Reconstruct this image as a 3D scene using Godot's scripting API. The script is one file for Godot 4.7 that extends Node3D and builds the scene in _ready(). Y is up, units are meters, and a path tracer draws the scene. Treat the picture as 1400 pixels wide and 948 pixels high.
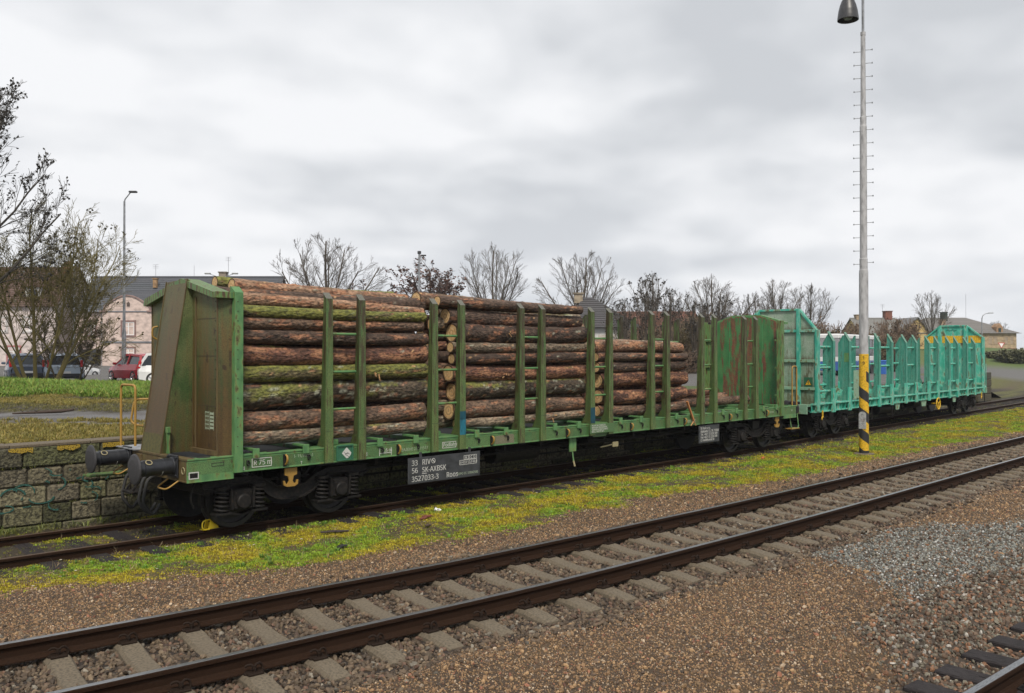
extends Node3D

# ---------------------------------------------------------------- mesh builder
class MB:
	var v := PackedVector3Array()
	var n := PackedVector3Array()
	var c := PackedColorArray()
	var ix := PackedInt32Array()
	var col := Color(1, 1, 1)
	var jit := 0.0
	var rng := RandomNumberGenerator.new()

	func qf(a: Vector3, b: Vector3, d: Vector3, e: Vector3, out: Vector3) -> void:
		# one flat four-sided face that looks towards out
		var nn := (d - a).cross(e - b)
		if nn.length_squared() < 1e-16:
			return
		nn = nn.normalized()
		var k := v.size()
		if nn.dot(out) < 0.0:
			nn = -nn
			v.append_array([a, e, d, b])
		else:
			v.append_array([a, b, d, e])
		n.append_array([nn, nn, nn, nn])
		c.append_array([col, col, col, col])
		ix.append_array([k, k + 2, k + 1, k, k + 3, k + 2])

	func tf(a: Vector3, b: Vector3, d: Vector3, out: Vector3) -> void:
		var nn := (b - a).cross(d - a)
		if nn.length_squared() < 1e-18:
			return
		nn = nn.normalized()
		var k := v.size()
		if nn.dot(out) < 0.0:
			nn = -nn
			v.append_array([a, d, b])
		else:
			v.append_array([a, b, d])
		n.append_array([nn, nn, nn])
		c.append_array([col, col, col])
		ix.append_array([k, k + 2, k + 1])

	func box(o: Vector3, s: Vector3, b := Basis.IDENTITY, bev := 0.0) -> void:
		var h := s * 0.5
		var g := minf(bev, minf(h.x, minf(h.y, h.z)) * 0.6)
		var e := [b.x, b.y, b.z]
		var hh := [h.x, h.y, h.z]
		for a in 3:
			var p: int = (a + 1) % 3
			var q: int = (a + 2) % 3
			var u: Vector3 = e[p] * (hh[p] - g)
			var w: Vector3 = e[q] * (hh[q] - g)
			for sg in [-1.0, 1.0]:
				var m: Vector3 = o + e[a] * (hh[a] * sg)
				qf(m - u - w, m + u - w, m + u + w, m - u + w, e[a] * sg)
		if g <= 0.0:
			return
		for a in 3:
			var p: int = (a + 1) % 3
			var q: int = (a + 2) % 3
			var r: Vector3 = e[a] * (hh[a] - g)
			for sp in [-1.0, 1.0]:
				for sq in [-1.0, 1.0]:
					var m1: Vector3 = o + e[p] * (hh[p] * sp) + e[q] * ((hh[q] - g) * sq)
					var m2: Vector3 = o + e[p] * ((hh[p] - g) * sp) + e[q] * (hh[q] * sq)
					qf(m1 - r, m1 + r, m2 + r, m2 - r, e[p] * sp + e[q] * sq)
		for sx in [-1.0, 1.0]:
			for sy in [-1.0, 1.0]:
				for sz in [-1.0, 1.0]:
					var x1: Vector3 = o + b.x * (h.x * sx) + b.y * ((h.y - g) * sy) + b.z * ((h.z - g) * sz)
					var x2: Vector3 = o + b.x * ((h.x - g) * sx) + b.y * (h.y * sy) + b.z * ((h.z - g) * sz)
					var x3: Vector3 = o + b.x * ((h.x - g) * sx) + b.y * ((h.y - g) * sy) + b.z * (h.z * sz)
					tf(x1, x2, x3, b.x * sx + b.y * sy + b.z * sz)

	func span(x0: float, x1: float, y0: float, y1: float, z0: float, z1: float, bev := 0.0) -> void:
		box(Vector3((x0 + x1) * 0.5, (y0 + y1) * 0.5, (z0 + z1) * 0.5), Vector3(absf(x1 - x0), absf(y1 - y0), absf(z1 - z0)), Basis.IDENTITY, bev)

	func bar(a: Vector3, b: Vector3, w: float, t: float, up := Vector3.UP, bev := 0.0) -> void:
		var d := b - a
		var l := d.length()
		if l < 1e-6:
			return
		d /= l
		var s := d.cross(up)
		if s.length() < 1e-4:
			s = d.cross(Vector3.RIGHT)
		s = s.normalized()
		box((a + b) * 0.5, Vector3(l, t, w), Basis(d, s.cross(d).normalized(), s), bev)

	func tube(pts: PackedVector3Array, rad: PackedFloat32Array, sides := 8, caps := true) -> void:
		var m := pts.size()
		if m < 2:
			return
		var d0 := (pts[1] - pts[0]).normalized()
		var s := d0.cross(Vector3.UP)
		if s.length() < 0.05:
			s = d0.cross(Vector3.RIGHT)
		s = s.normalized()
		var k := v.size()
		for i in m:
			var d := (pts[mini(i + 1, m - 1)] - pts[maxi(i - 1, 0)]).normalized()
			s = (s - d * s.dot(d)).normalized()
			var t := d.cross(s)
			var r := rad[mini(i, rad.size() - 1)]
			for j in sides:
				var an := TAU * j / sides
				var nn := s * cos(an) + t * sin(an)
				v.append(pts[i] + nn * r)
				n.append(nn)
				c.append(col)
		for i in m - 1:
			for j in sides:
				var a := k + i * sides + j
				var b := k + i * sides + (j + 1) % sides
				ix.append_array([a, a + sides, b, b, a + sides, b + sides])
		if caps and sides > 2:
			for en in 2:
				var i := 0 if en == 0 else m - 1
				var d := (pts[0] - pts[1]).normalized() if en == 0 else (pts[m - 1] - pts[m - 2]).normalized()
				var q := v.size()
				for j in sides:
					v.append(v[k + i * sides + j])
					n.append(d)
					c.append(col)
				for j in range(1, sides - 1):
					if en == 0:
						ix.append_array([q, q + j, q + j + 1])
					else:
						ix.append_array([q, q + j + 1, q + j])

	func cyl(a: Vector3, b: Vector3, r: float, sides := 12, r2 := -1.0) -> void:
		tube(PackedVector3Array([a, b]), PackedFloat32Array([r, r if r2 < 0.0 else r2]), sides)

	func lathe(prof: PackedVector2Array, o: Vector3, ax: Vector3, sides := 24) -> void:
		# prof: (radius, distance along ax); each step keeps its own edge
		ax = ax.normalized()
		var s := ax.cross(Vector3.UP)
		if s.length() < 0.05:
			s = ax.cross(Vector3.RIGHT)
		s = s.normalized()
		var t := ax.cross(s)
		for i in prof.size() - 1:
			var dr := prof[i + 1].x - prof[i].x
			var dh := prof[i + 1].y - prof[i].y
			var nl := Vector2(dh, -dr).normalized()
			var k := v.size()
			for e in 2:
				var p := prof[i + e]
				for j in sides + 1:
					var an := TAU * j / sides
					var rd := s * cos(an) + t * sin(an)
					v.append(o + rd * p.x + ax * p.y)
					n.append((rd * nl.x + ax * nl.y).normalized())
					c.append(col)
			for j in sides:
				var a := k + j
				var b := k + j + sides + 1
				ix.append_array([a, b, a + 1, a + 1, b, b + 1])

	func prism(poly: PackedVector2Array, o: Vector3, ax: Vector3, ay: Vector3, d: Vector3) -> void:
		var tri := Geometry2D.triangulate_polygon(poly)
		var cen := Vector2.ZERO
		for p in poly:
			cen += p
		cen /= poly.size()
		for i in range(0, tri.size(), 3):
			var p0 := o + ax * poly[tri[i]].x + ay * poly[tri[i]].y
			var p1 := o + ax * poly[tri[i + 1]].x + ay * poly[tri[i + 1]].y
			var p2 := o + ax * poly[tri[i + 2]].x + ay * poly[tri[i + 2]].y
			tf(p0, p1, p2, -d)
			tf(p0 + d, p1 + d, p2 + d, d)
		var sgn := -1.0 if Geometry2D.is_polygon_clockwise(poly) else 1.0
		for i in poly.size():
			var a := poly[i]
			var b := poly[(i + 1) % poly.size()]
			var o2 := Vector2(b.y - a.y, a.x - b.x) * sgn
			qf(o + ax * a.x + ay * a.y, o + ax * b.x + ay * b.y, o + ax * b.x + ay * b.y + d, o + ax * a.x + ay * a.y + d, ax * o2.x + ay * o2.y)

	func skin(p00: Vector3, p10: Vector3, p11: Vector3, p01: Vector3, out: Vector3, nu: int, nv: int, f: Callable) -> void:
		# a sheet of many small quads whose paint is asked for spot by spot
		var nn := (p10 - p00).cross(p01 - p00).normalized()
		var turned := nn.dot(out) < 0.0
		if turned:
			nn = -nn
		var k := v.size()
		for j in nv + 1:
			for i in nu + 1:
				var p := p00.lerp(p10, float(i) / nu).lerp(p01.lerp(p11, float(i) / nu), float(j) / nv)
				v.append(p)
				n.append(nn)
				c.append(f.call(p))
		for j in nv:
			for i in nu:
				var a := k + j * (nu + 1) + i
				if turned:
					ix.append_array([a, a + 1, a + nu + 1, a + 1, a + nu + 2, a + nu + 1])
				else:
					ix.append_array([a, a + nu + 1, a + 1, a + 1, a + nu + 1, a + nu + 2])

	func torus(o: Vector3, ax: Vector3, r: float, t: float, a0 := 0.0, a1 := TAU, seg := 14, sides := 6) -> void:
		ax = ax.normalized()
		var s := ax.cross(Vector3.UP)
		if s.length() < 0.05:
			s = Vector3.RIGHT
		s = s.normalized()
		var u := ax.cross(s)
		var p := PackedVector3Array()
		for i in seg + 1:
			var an := a0 + (a1 - a0) * i / seg
			p.append(o + (s * cos(an) + u * sin(an)) * r)
		tube(p, PackedFloat32Array([t]), sides, absf(a1 - a0) < TAU - 0.01)

	func mesh() -> ArrayMesh:
		var m := ArrayMesh.new()
		if v.is_empty():
			return m
		var arr := []
		arr.resize(Mesh.ARRAY_MAX)
		arr[Mesh.ARRAY_VERTEX] = v
		arr[Mesh.ARRAY_NORMAL] = n
		arr[Mesh.ARRAY_COLOR] = c
		arr[Mesh.ARRAY_INDEX] = ix
		m.add_surface_from_arrays(Mesh.PRIMITIVE_TRIANGLES, arr)
		return m

# ---------------------------------------------------------------- naming helpers
var rng := RandomNumberGenerator.new()
var taken := {}
var M := {}
var used := {}

func numbered(called: String) -> String:
	if not taken.has(called):
		taken[called] = 0
		return called
	taken[called] += 1
	return "%s_%03d" % [called, taken[called]]

func tag(o: Node, label: String, category: String, group := "", kind := "") -> Node:
	if label:
		o.set_meta("label", label)
	if category:
		o.set_meta("category", category)
	if group:
		o.set_meta("group", group)
	if kind:
		o.set_meta("kind", kind)
	return o

func thing(called: String, label: String, category: String, at := Vector3.ZERO, turn := 0.0, group := "") -> Node3D:
	var o := Node3D.new()
	o.name = numbered(called)
	add_child(o, true)
	o.position = at
	o.rotation.y = turn
	tag(o, label, category, group)
	return o

func part(called: String, mb, mat: Material, parent: Node3D, at := Vector3.ZERO) -> MeshInstance3D:
	var o := MeshInstance3D.new()
	o.mesh = mb.mesh() if mb is MB else mb
	o.material_override = mat
	o.position = at
	if parent == self:
		o.name = numbered(called)
	else:
		# repeats under one parent: plain name, then three-digit numbers
		var key := "%d/%s" % [parent.get_instance_id(), called]
		var q: int = used.get(key, 0)
		used[key] = q + 1
		o.name = called if q == 0 else "%s_%03d" % [called, q]
	parent.add_child(o, true)
	return o

func sub(called: String, parent: Node3D, at := Vector3.ZERO) -> Node3D:
	var o := Node3D.new()
	var key := "%d/%s" % [parent.get_instance_id(), called]
	var q: int = used.get(key, 0)
	used[key] = q + 1
	o.name = called if q == 0 else "%s_%03d" % [called, q]
	o.position = at
	parent.add_child(o, true)
	return o

func dup(o: Node3D, label: String, at: Vector3, turn := 0.0, scl := Vector3.ONE) -> Node3D:
	var r: Node3D = o.duplicate()
	var stem := String(o.name)
	if stem.length() > 4 and stem.substr(stem.length() - 4, 1) == "_" and stem.right(3).is_valid_int():
		stem = stem.left(stem.length() - 4)
	r.name = numbered(stem)
	add_child(r, true)
	r.position = at
	r.rotation = Vector3(0, turn, 0)
	r.scale = scl
	if label:
		r.set_meta("label", label)
	return r

func text(words: String, h: float, parent: Node3D, at: Vector3, mat: Material, turn := 0.0, serif := false) -> MeshInstance3D:
	var t := TextMesh.new()
	var f := SystemFont.new()
	f.font_names = PackedStringArray(["Droid Serif" if serif else "Droid Sans"])
	t.font = f
	t.text = words
	t.font_size = 48
	t.pixel_size = h / 35.0
	t.depth = 0.003
	t.curve_step = 2.0
	t.horizontal_alignment = HORIZONTAL_ALIGNMENT_LEFT
	t.vertical_alignment = VERTICAL_ALIGNMENT_CENTER
	var o := part("lettering", t, mat, parent, at)
	o.rotation.y = turn
	return o

# ---------------------------------------------------------------- textures and materials
func noise_tex(seed_: int, freq: float, stops: Array, oct := 4, type := FastNoiseLite.TYPE_SIMPLEX_SMOOTH, size := 512, cell := -1) -> NoiseTexture2D:
	var f := FastNoiseLite.new()
	f.seed = seed_
	f.noise_type = type
	f.frequency = freq
	f.fractal_type = FastNoiseLite.FRACTAL_FBM if oct > 1 else FastNoiseLite.FRACTAL_NONE
	f.fractal_octaves = oct
	f.fractal_gain = 0.55
	if cell >= 0:
		f.cellular_return_type = cell
	var t := NoiseTexture2D.new()
	t.width = size
	t.height = size
	t.seamless = true
	t.seamless_blend_skirt = 0.2
	t.noise = f
	t.normalize = true
	if stops.size():
		var g := Gradient.new()
		var offs := PackedFloat32Array()
		var cols := PackedColorArray()
		for s in stops:
			offs.append(s[0])
			cols.append(s[1] if s[1] is Color else Color(s[1], s[1], s[1]))
		g.offsets = offs
		g.colors = cols
		t.color_ramp = g
	return t

func lin(r: float, g: float, b: float) -> Color:
	return Color(r, g, b).linear_to_srgb()

func mat(key: String, col: Color, rough := 0.7, tex: Texture2D = null, scl := Vector3.ONE, vcol := true, metal := 0.0) -> StandardMaterial3D:
	var m := StandardMaterial3D.new()
	m.resource_name = key
	m.albedo_color = col
	m.roughness = rough
	m.metallic = metal
	m.vertex_color_use_as_albedo = vcol
	if tex:
		m.albedo_texture = tex
		m.uv1_triplanar = true
		m.uv1_world_triplanar = true
		m.uv1_scale = scl
	M[key] = m
	return m

func relief(m: StandardMaterial3D, tex: Texture2D, cm: float) -> void:
	m.heightmap_enabled = true
	m.heightmap_texture = tex
	m.heightmap_scale = cm

func make_materials() -> void:
	var W := Color(1, 1, 1)
	var n_fine := noise_tex(11, 0.05, [[0.0, 0.55], [0.5, 0.86], [1.0, 1.0]], 5)
	var n_soft := noise_tex(12, 0.012, [[0.0, 0.6], [0.45, 0.86], [1.0, 1.0]], 5)
	var n_bump := noise_tex(13, 0.04, [], 5)
	var n_cell := noise_tex(14, 0.05, [[0.0, 0.45], [0.6, 0.9], [1.0, 1.0]], 2, FastNoiseLite.TYPE_CELLULAR, 512, FastNoiseLite.RETURN_DISTANCE)
	var n_grit := noise_tex(15, 0.16, [[0.0, 0.35], [0.5, 0.8], [1.0, 1.0]], 3)
	# weathered paints: base colour, dull and chalky patches, rust
	var rust := lin(0.10, 0.034, 0.016)
	var t_green := noise_tex(21, 0.016, [[0.0, lin(0.045, 0.125, 0.05)], [0.4, lin(0.08, 0.19, 0.07)], [0.6, lin(0.10, 0.22, 0.08)], [0.72, lin(0.13, 0.19, 0.06)], [0.82, lin(0.085, 0.075, 0.03)], [1.0, rust]], 5)
	var t_stake := noise_tex(22, 0.016, [[0.0, lin(0.04, 0.105, 0.04)], [0.36, lin(0.08, 0.17, 0.055)], [0.5, lin(0.115, 0.20, 0.06)], [0.58, lin(0.105, 0.105, 0.03)], [0.68, lin(0.07, 0.045, 0.022)], [1.0, lin(0.045, 0.027, 0.018)]], 5)
	var t_brown := noise_tex(23, 0.014, [[0.0, lin(0.052, 0.034, 0.012)], [0.45, lin(0.088, 0.058, 0.022)], [0.7, lin(0.10, 0.075, 0.026)], [1.0, lin(0.11, 0.10, 0.035)]], 5)
	var t_rusty := noise_tex(24, 0.014, [[0.0, lin(0.03, 0.17, 0.055)], [0.44, lin(0.045, 0.21, 0.07)], [0.51, lin(0.09, 0.15, 0.05)], [0.56, lin(0.14, 0.05, 0.03)], [1.0, lin(0.11, 0.03, 0.018)]], 6)
	var t_teal := noise_tex(25, 0.014, [[0.0, lin(0.02, 0.24, 0.17)], [0.4, lin(0.045, 0.34, 0.25)], [0.55, lin(0.09, 0.40, 0.30)], [0.66, lin(0.22, 0.43, 0.33)], [0.76, lin(0.13, 0.17, 0.10)], [1.0, lin(0.10, 0.05, 0.03)]], 5)
	var t_tealw := noise_tex(26, 0.018, [[0.0, lin(0.13, 0.22, 0.13)], [0.35, lin(0.18, 0.33, 0.23)], [0.6, lin(0.22, 0.36, 0.25)], [0.72, lin(0.15, 0.19, 0.10)], [0.85, lin(0.14, 0.08, 0.035)], [1.0, rust]], 5)
	var t_iron := noise_tex(27, 0.02, [[0.0, lin(0.006, 0.006, 0.006)], [0.5, lin(0.013, 0.012, 0.012)], [0.8, lin(0.024, 0.02, 0.017)], [1.0, lin(0.045, 0.03, 0.022)]], 5)
	mat("green_paint", W, 0.5, t_green, Vector3(0.55, 0.3, 0.55))
	mat("stake_paint", W, 0.5, t_stake, Vector3(1.6, 0.22, 1.6))
	mat("brown_paint", W, 0.62, t_brown, Vector3(0.7, 0.16, 0.7))
	mat("rusty_paint", W, 0.55, t_rusty, Vector3(0.9, 0.2, 0.62))
	mat("teal_paint", W, 0.45, t_teal, Vector3(0.5, 0.2, 0.5))
	mat("worn_teal", W, 0.5, t_tealw, Vector3(0.5, 0.35, 0.5))
	mat("iron", W, 0.55, t_iron, Vector3(1.2, 1.2, 1.2))
	mat("dark_deck", lin(0.03, 0.028, 0.022), 0.8, n_fine, Vector3(1, 1, 1))
	mat("rail_rust", lin(0.034, 0.018, 0.011), 0.85, n_fine, Vector3(1.3, 4, 1.3))
	mat("rail_head", lin(0.34, 0.35, 0.36), 0.32, n_fine, Vector3(0.4, 3, 3), true, 0.85)
	mat("old_rail_head", lin(0.13, 0.085, 0.055), 0.5, n_fine, Vector3(0.6, 3, 3), true, 0.3)
	var con := mat("concrete", lin(0.165, 0.132, 0.09), 0.88, n_fine, Vector3(1.1, 1.1, 1.1))
	relief(con, n_grit, 0.35)
	var wood := mat("sleeper_wood", lin(0.05, 0.044, 0.045), 0.75, noise_tex(31, 0.03, [[0.0, 0.4], [0.5, 0.85], [1.0, 1.0]], 4), Vector3(4, 4, 0.5))
	relief(wood, n_bump, 0.5)
	wood.metallic_specular = 0.25
	var st := mat("stone", W, 0.9, noise_tex(32, 0.025, [[0.0, 0.35], [0.4, 0.72], [0.55, 0.92], [1.0, 1.0]], 5), Vector3(0.9, 0.9, 0.9))
	relief(st, n_bump, 2.0)
	mat("pebble", W, 0.75, null)
	mat("leafy", W, 0.6, null)
	M.leafy.backlight_enabled = true
	M.leafy.backlight = Color(0.18, 0.2, 0.08)
	var gr := mat("soil", W, 0.9, noise_tex(33, 0.11, [[0.0, 0.42], [0.5, 0.84], [1.0, 1.0]], 4, FastNoiseLite.TYPE_SIMPLEX_SMOOTH, 1024), Vector3(0.83, 0.83, 0.83))
	relief(gr, n_grit, 1.6)
	var bk := mat("bark", W, 0.88, noise_tex(34, 0.04, [[0.0, 0.35], [0.36, 0.7], [0.55, 1.0], [1.0, 1.0]], 4), Vector3(0.42, 0.9, 0.9))
	relief(bk, noise_tex(35, 0.04, [], 4), 2.2)
	mat("cut_wood", W, 0.8, n_fine, Vector3(5, 9, 9))
	mat("twig", W, 0.85, null)
	mat("yellow_paint", lin(0.8, 0.48, 0.02), 0.5, n_soft, Vector3(2.5, 2.5, 2.5))
	mat("ochre_paint", lin(0.45, 0.26, 0.05), 0.55, n_fine, Vector3(3, 3, 3))
	mat("plate_grey", lin(0.05, 0.054, 0.06), 0.5, n_soft, Vector3(0.6, 0.9, 0.6))
	mat("letter_white", lin(0.72, 0.72, 0.68), 0.6, n_fine, Vector3(4, 4, 4))
	mat("letter_dim", lin(0.42, 0.5, 0.36), 0.6, n_fine, Vector3(4, 4, 4))
	mat("dark_print", lin(0.02, 0.02, 0.022), 0.5)
	mat("red_lens", lin(0.45, 0.01, 0.012), 0.15)
	mat("buffer_black", lin(0.024, 0.026, 0.032), 0.36, n_soft, Vector3(2, 2, 2))
	mat("cream_paint", lin(0.42, 0.36, 0.2), 0.6, n_fine, Vector3(3, 3, 3))
	mat("blue_paint", lin(0.012, 0.17, 0.25), 0.5, n_soft, Vector3(2, 1, 2))
	mat("galvanized", lin(0.36, 0.375, 0.40), 0.42, n_soft, Vector3(1.2, 0.5, 1.2), true, 0.35)
	mat("mast_paint", lin(0.5, 0.5, 0.51), 0.5, n_soft, Vector3(1.5, 0.4, 1.5))
	mat("plaster", W, 0.9, n_soft, Vector3(0.25, 0.25, 0.25))
	mat("roof_slate", W, 0.75, noise_tex(36, 0.03, [[0.0, 0.55], [0.5, 0.85], [1.0, 1.0]], 4), Vector3(0.9, 0.9, 0.9))
	mat("rubber", lin(0.02, 0.02, 0.02), 0.75)
	mat("car_paint", W, 0.22, null)
	M.car_paint.clearcoat_enabled = true
	M.car_paint.clearcoat = 0.6
	mat("skin_paint", W, 0.55, n_fine, Vector3(1.6, 1.6, 1.6))
	M.rail_rust.metallic_specular = 0.2
	mat("clip_rust", lin(0.03, 0.02, 0.015), 0.8, n_fine, Vector3(3, 3, 3))
	M.clip_rust.metallic_specular = 0.2
	M.iron.metallic_specular = 0.3
	mat("plain", W, 0.6, null)
	mat("metal_trim", lin(0.5, 0.5, 0.52), 0.3, null, Vector3.ONE, true, 0.8)
	mat("glass_dark", lin(0.02, 0.025, 0.03), 0.08, null)
	mat("asphalt", W, 0.55, n_fine, Vector3(0.6, 0.6, 0.6))
	mat("water", lin(0.05, 0.05, 0.05), 0.06, null)
	mat("olive_paint", lin(0.10, 0.09, 0.02), 0.6, n_soft, Vector3(2, 2, 2))
	mat("teal_dark", lin(0.035, 0.17, 0.09), 0.55, n_fine, Vector3(2, 2, 2))
	mat("pale_patch", lin(0.22, 0.21, 0.13), 0.7, n_fine, Vector3(2, 2, 2))
	mat("plate_green", lin(0.10, 0.2, 0.075), 0.5, n_fine, Vector3(2, 2, 2))
	mat("plate_light", lin(0.42, 0.43, 0.43), 0.5, n_soft, Vector3(2, 2, 2))
	mat("rust_box", lin(0.16, 0.06, 0.035), 0.7, n_fine, Vector3(2, 2, 2))
	mat("shade_grey", lin(0.055, 0.055, 0.06), 0.4, n_soft, Vector3(2, 2, 2))

# ---------------------------------------------------------------- the lie of the land
const CAM := Vector3(-5.09, 2.785, 13.86)
const FWD := Vector3(0.7042, 0, -0.71)
const RGT := Vector3(0.71, 0, 0.7042)
var nz := FastNoiseLite.new()
var nzf := FastNoiseLite.new()

const P1 := [[-40, -3.4], [-14, -0.75], [-6, -0.33], [-1.7, -0.13], [1, -0.05], [4, 0], [12, 0], [16.5, -0.01], [18.4, -0.08], [22, -0.35], [30, -0.69], [39, -1.05], [50, -1.5], [90, -3.3], [300, -13]]
const P2 := [[-40, -1.2], [-12, 4.45], [-6, 5.5], [-2.8, 5.98], [-0.5, 6.22], [2.2, 6.46], [6.65, 6.62], [9.3, 6.66], [19, 6.65], [25, 6.62], [60, 6.3], [300, 2]]
const P3 := [[-40, 9.2], [2.5, 12.37], [20, 13.7], [300, 34]]
const EDGE := [[-40, 0.4], [-6, 1.2], [-2, 1.95], [-0.7, 2.9], [1.5, 3.5], [4.9, 3.85], [9.6, 3.5], [14, 4.2], [21, 4.0], [30, 4.3], [60, 4.0], [300, 0]]

func along(p: Array, x: float) -> float:
	var k := p.size() - 2
	for i in p.size() - 1:
		if x < p[i + 1][0]:
			k = i
			break
	var x0: float = p[k][0]
	var x1: float = p[k + 1][0]
	var y0: float = p[k][1]
	var y1: float = p[k + 1][1]
	var s := (y1 - y0) / (x1 - x0)
	var m0: float = s if k == 0 else ((y1 - p[k - 1][1]) / (x1 - p[k - 1][0]))
	var m1: float = s if k + 2 >= p.size() else ((p[k + 2][1] - y0) / (p[k + 2][0] - x0))
	var h := x1 - x0
	var t := clampf((x - x0) / h, 0.0, 1.0)
	var t2 := t * t
	var t3 := t2 * t
	return (2 * t3 - 3 * t2 + 1) * y0 + (t3 - 2 * t2 + t) * h * m0 + (-2 * t3 + 3 * t2) * y1 + (t3 - t2) * h * m1

func depth_of(x: float, z: float) -> float:
	return (x - CAM.x) * FWD.x + (z - CAM.z) * FWD.z

func in_view(p: Vector3, sx := 0.68, sy := 0.46) -> bool:
	var d := p - CAM
	var dz := d.dot(FWD)
	return dz > 1.0 and absf(d.dot(RGT)) < dz * sx and -d.y < dz * sy

func ground_y(x: float, z: float) -> float:
	var c1 := along(P1, x)
	var c2 := along(P2, x)
	var c3 := along(P3, x)
	var d1 := z - c1
	var d2 := z - c2
	var d3 := z - c3
	var h := -0.14
	if d1 > 1.2:
		h = lerpf(-0.14, -0.07, smoothstep(1.2, 3.0, d1))
	if d1 < -2.0:
		h += 0.1
		h += 2.3 * smoothstep(75.0, 165.0, x) * smoothstep(-4.0, -30.0, d1) + 0.9 * smoothstep(105.0, 135.0, x) * smoothstep(-8.0, -18.0, d1) * (1.0 - smoothstep(150.0, 175.0, x))
		h += 0.6 * smoothstep(-5.0, -12.0, d1) * smoothstep(52.0, 62.0, x)
	h = lerpf(h, -0.02, smoothstep(-2.2, -1.5, d2))
	h = lerpf(h, 0.045, smoothstep(1.35, 1.9, d2))
	h = lerpf(h, 0.10, smoothstep(2.2, 3.4, d2))
	h = lerpf(h, 0.02, smoothstep(-1.9, -1.2, d3))
	h += nz.get_noise_2d(x * 2.0, z * 2.0) * 0.02
	return h

func zone(x: float, z: float) -> int:
	# 0 wagon track soil, 1 moss, 2 path gravel, 3 ballast, 4 grey crushed stone, 5 coarse stone, 6 far grass, 7 far road
	var c1 := along(P1, x)
	var d1 := z - c1
	var w := nz.get_noise_2d(x * 3.0, z * 3.0) * 0.55 + nz.get_noise_2d(x * 14.0 + 50.0, z * 14.0) * 0.3
	if d1 < -1.9:
		if x > 70.0:
			var s := depth_of(x, z)
			if s > 84.0 + 8.0 * w and s < 104.0 + 8.0 * w:
				return 7
			return 6
		return 6 if w > -0.1 else 0
	if d1 < 0.95 + 0.5 * w + 0.35 * smoothstep(10.0, 20.0, x):
		return 1 if w > 0.17 and x < 2.0 or w > 0.33 else 0
	if z < along(EDGE, x) + 0.8 * w:
		return 1
	var d2 := z - along(P2, x)
	if d2 < -1.55 + 0.4 * w:
		return 2
	if d2 < 1.6 + 0.5 * w:
		return 3
	var d3 := z - along(P3, x)
	if d3 > -2.25 + 0.8 * w + 0.75 * maxf(0.0, 3.2 - x):
		return 5
	var q := (z - 8.15) / 2.3
	var l := lerpf(6.6, 4.6, clampf(q, 0, 1))
	if x > l + 1.3 * w and x < l + lerpf(2.6, 7.0, clampf(q, 0, 1)) + 3.0 * w and z > 7.95 + 0.1 * (x - 6.0):
		return 4
	return 2

func zone_col(k: int, x: float, z: float) -> Color:
	var a := nz.get_noise_2d(x * 6.0 + 300.0, z * 6.0)
	var b := nzf.get_noise_2d(x, z)
	match k:
		0: return Color(0.035, 0.028, 0.018).lerp(Color(0.06, 0.045, 0.022), clampf(a + 0.5, 0, 1))
		1: return Color(0.17, 0.145, 0.016).lerp(Color(0.12, 0.165, 0.016), clampf(a * 1.5 + 0.5, 0, 1)).lerp(Color(0.085, 0.055, 0.025), clampf(b * 2.2 - 0.1, 0, 0.9))
		2: return Color(0.115, 0.071, 0.035).lerp(Color(0.08, 0.05, 0.027), clampf(a + 0.5, 0, 1))
		3: return Color(0.036, 0.025, 0.017)
		4: return Color(0.075, 0.062, 0.045)
		5: return Color(0.07, 0.05, 0.032)
		6:
			if x > 85.0:
				return Color(0.10, 0.17, 0.03).lerp(Color(0.14, 0.16, 0.04), clampf(a + 0.4, 0, 1))
			return Color(0.13, 0.13, 0.03).lerp(Color(0.12, 0.09, 0.045), clampf(a * 1.6 + 0.3, 0, 1))
		_: return Color(0.17, 0.165, 0.16)

func axis_steps(lo: float, a: float, b: float, hi: float, fine: float) -> PackedFloat32Array:
	var r := PackedFloat32Array()
	var s := fine
	var p := a
	var left := []
	while p > lo:
		s *= 1.18
		p -= s
		left.append(p)
	left.reverse()
	for q in left:
		r.append(q)
	var m := int((b - a) / fine)
	for i in m + 1:
		r.append(a + i * fine)
	s = fine
	p = b
	while p < hi:
		s *= 1.12
		p += s
		r.append(p)
	return r

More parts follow.
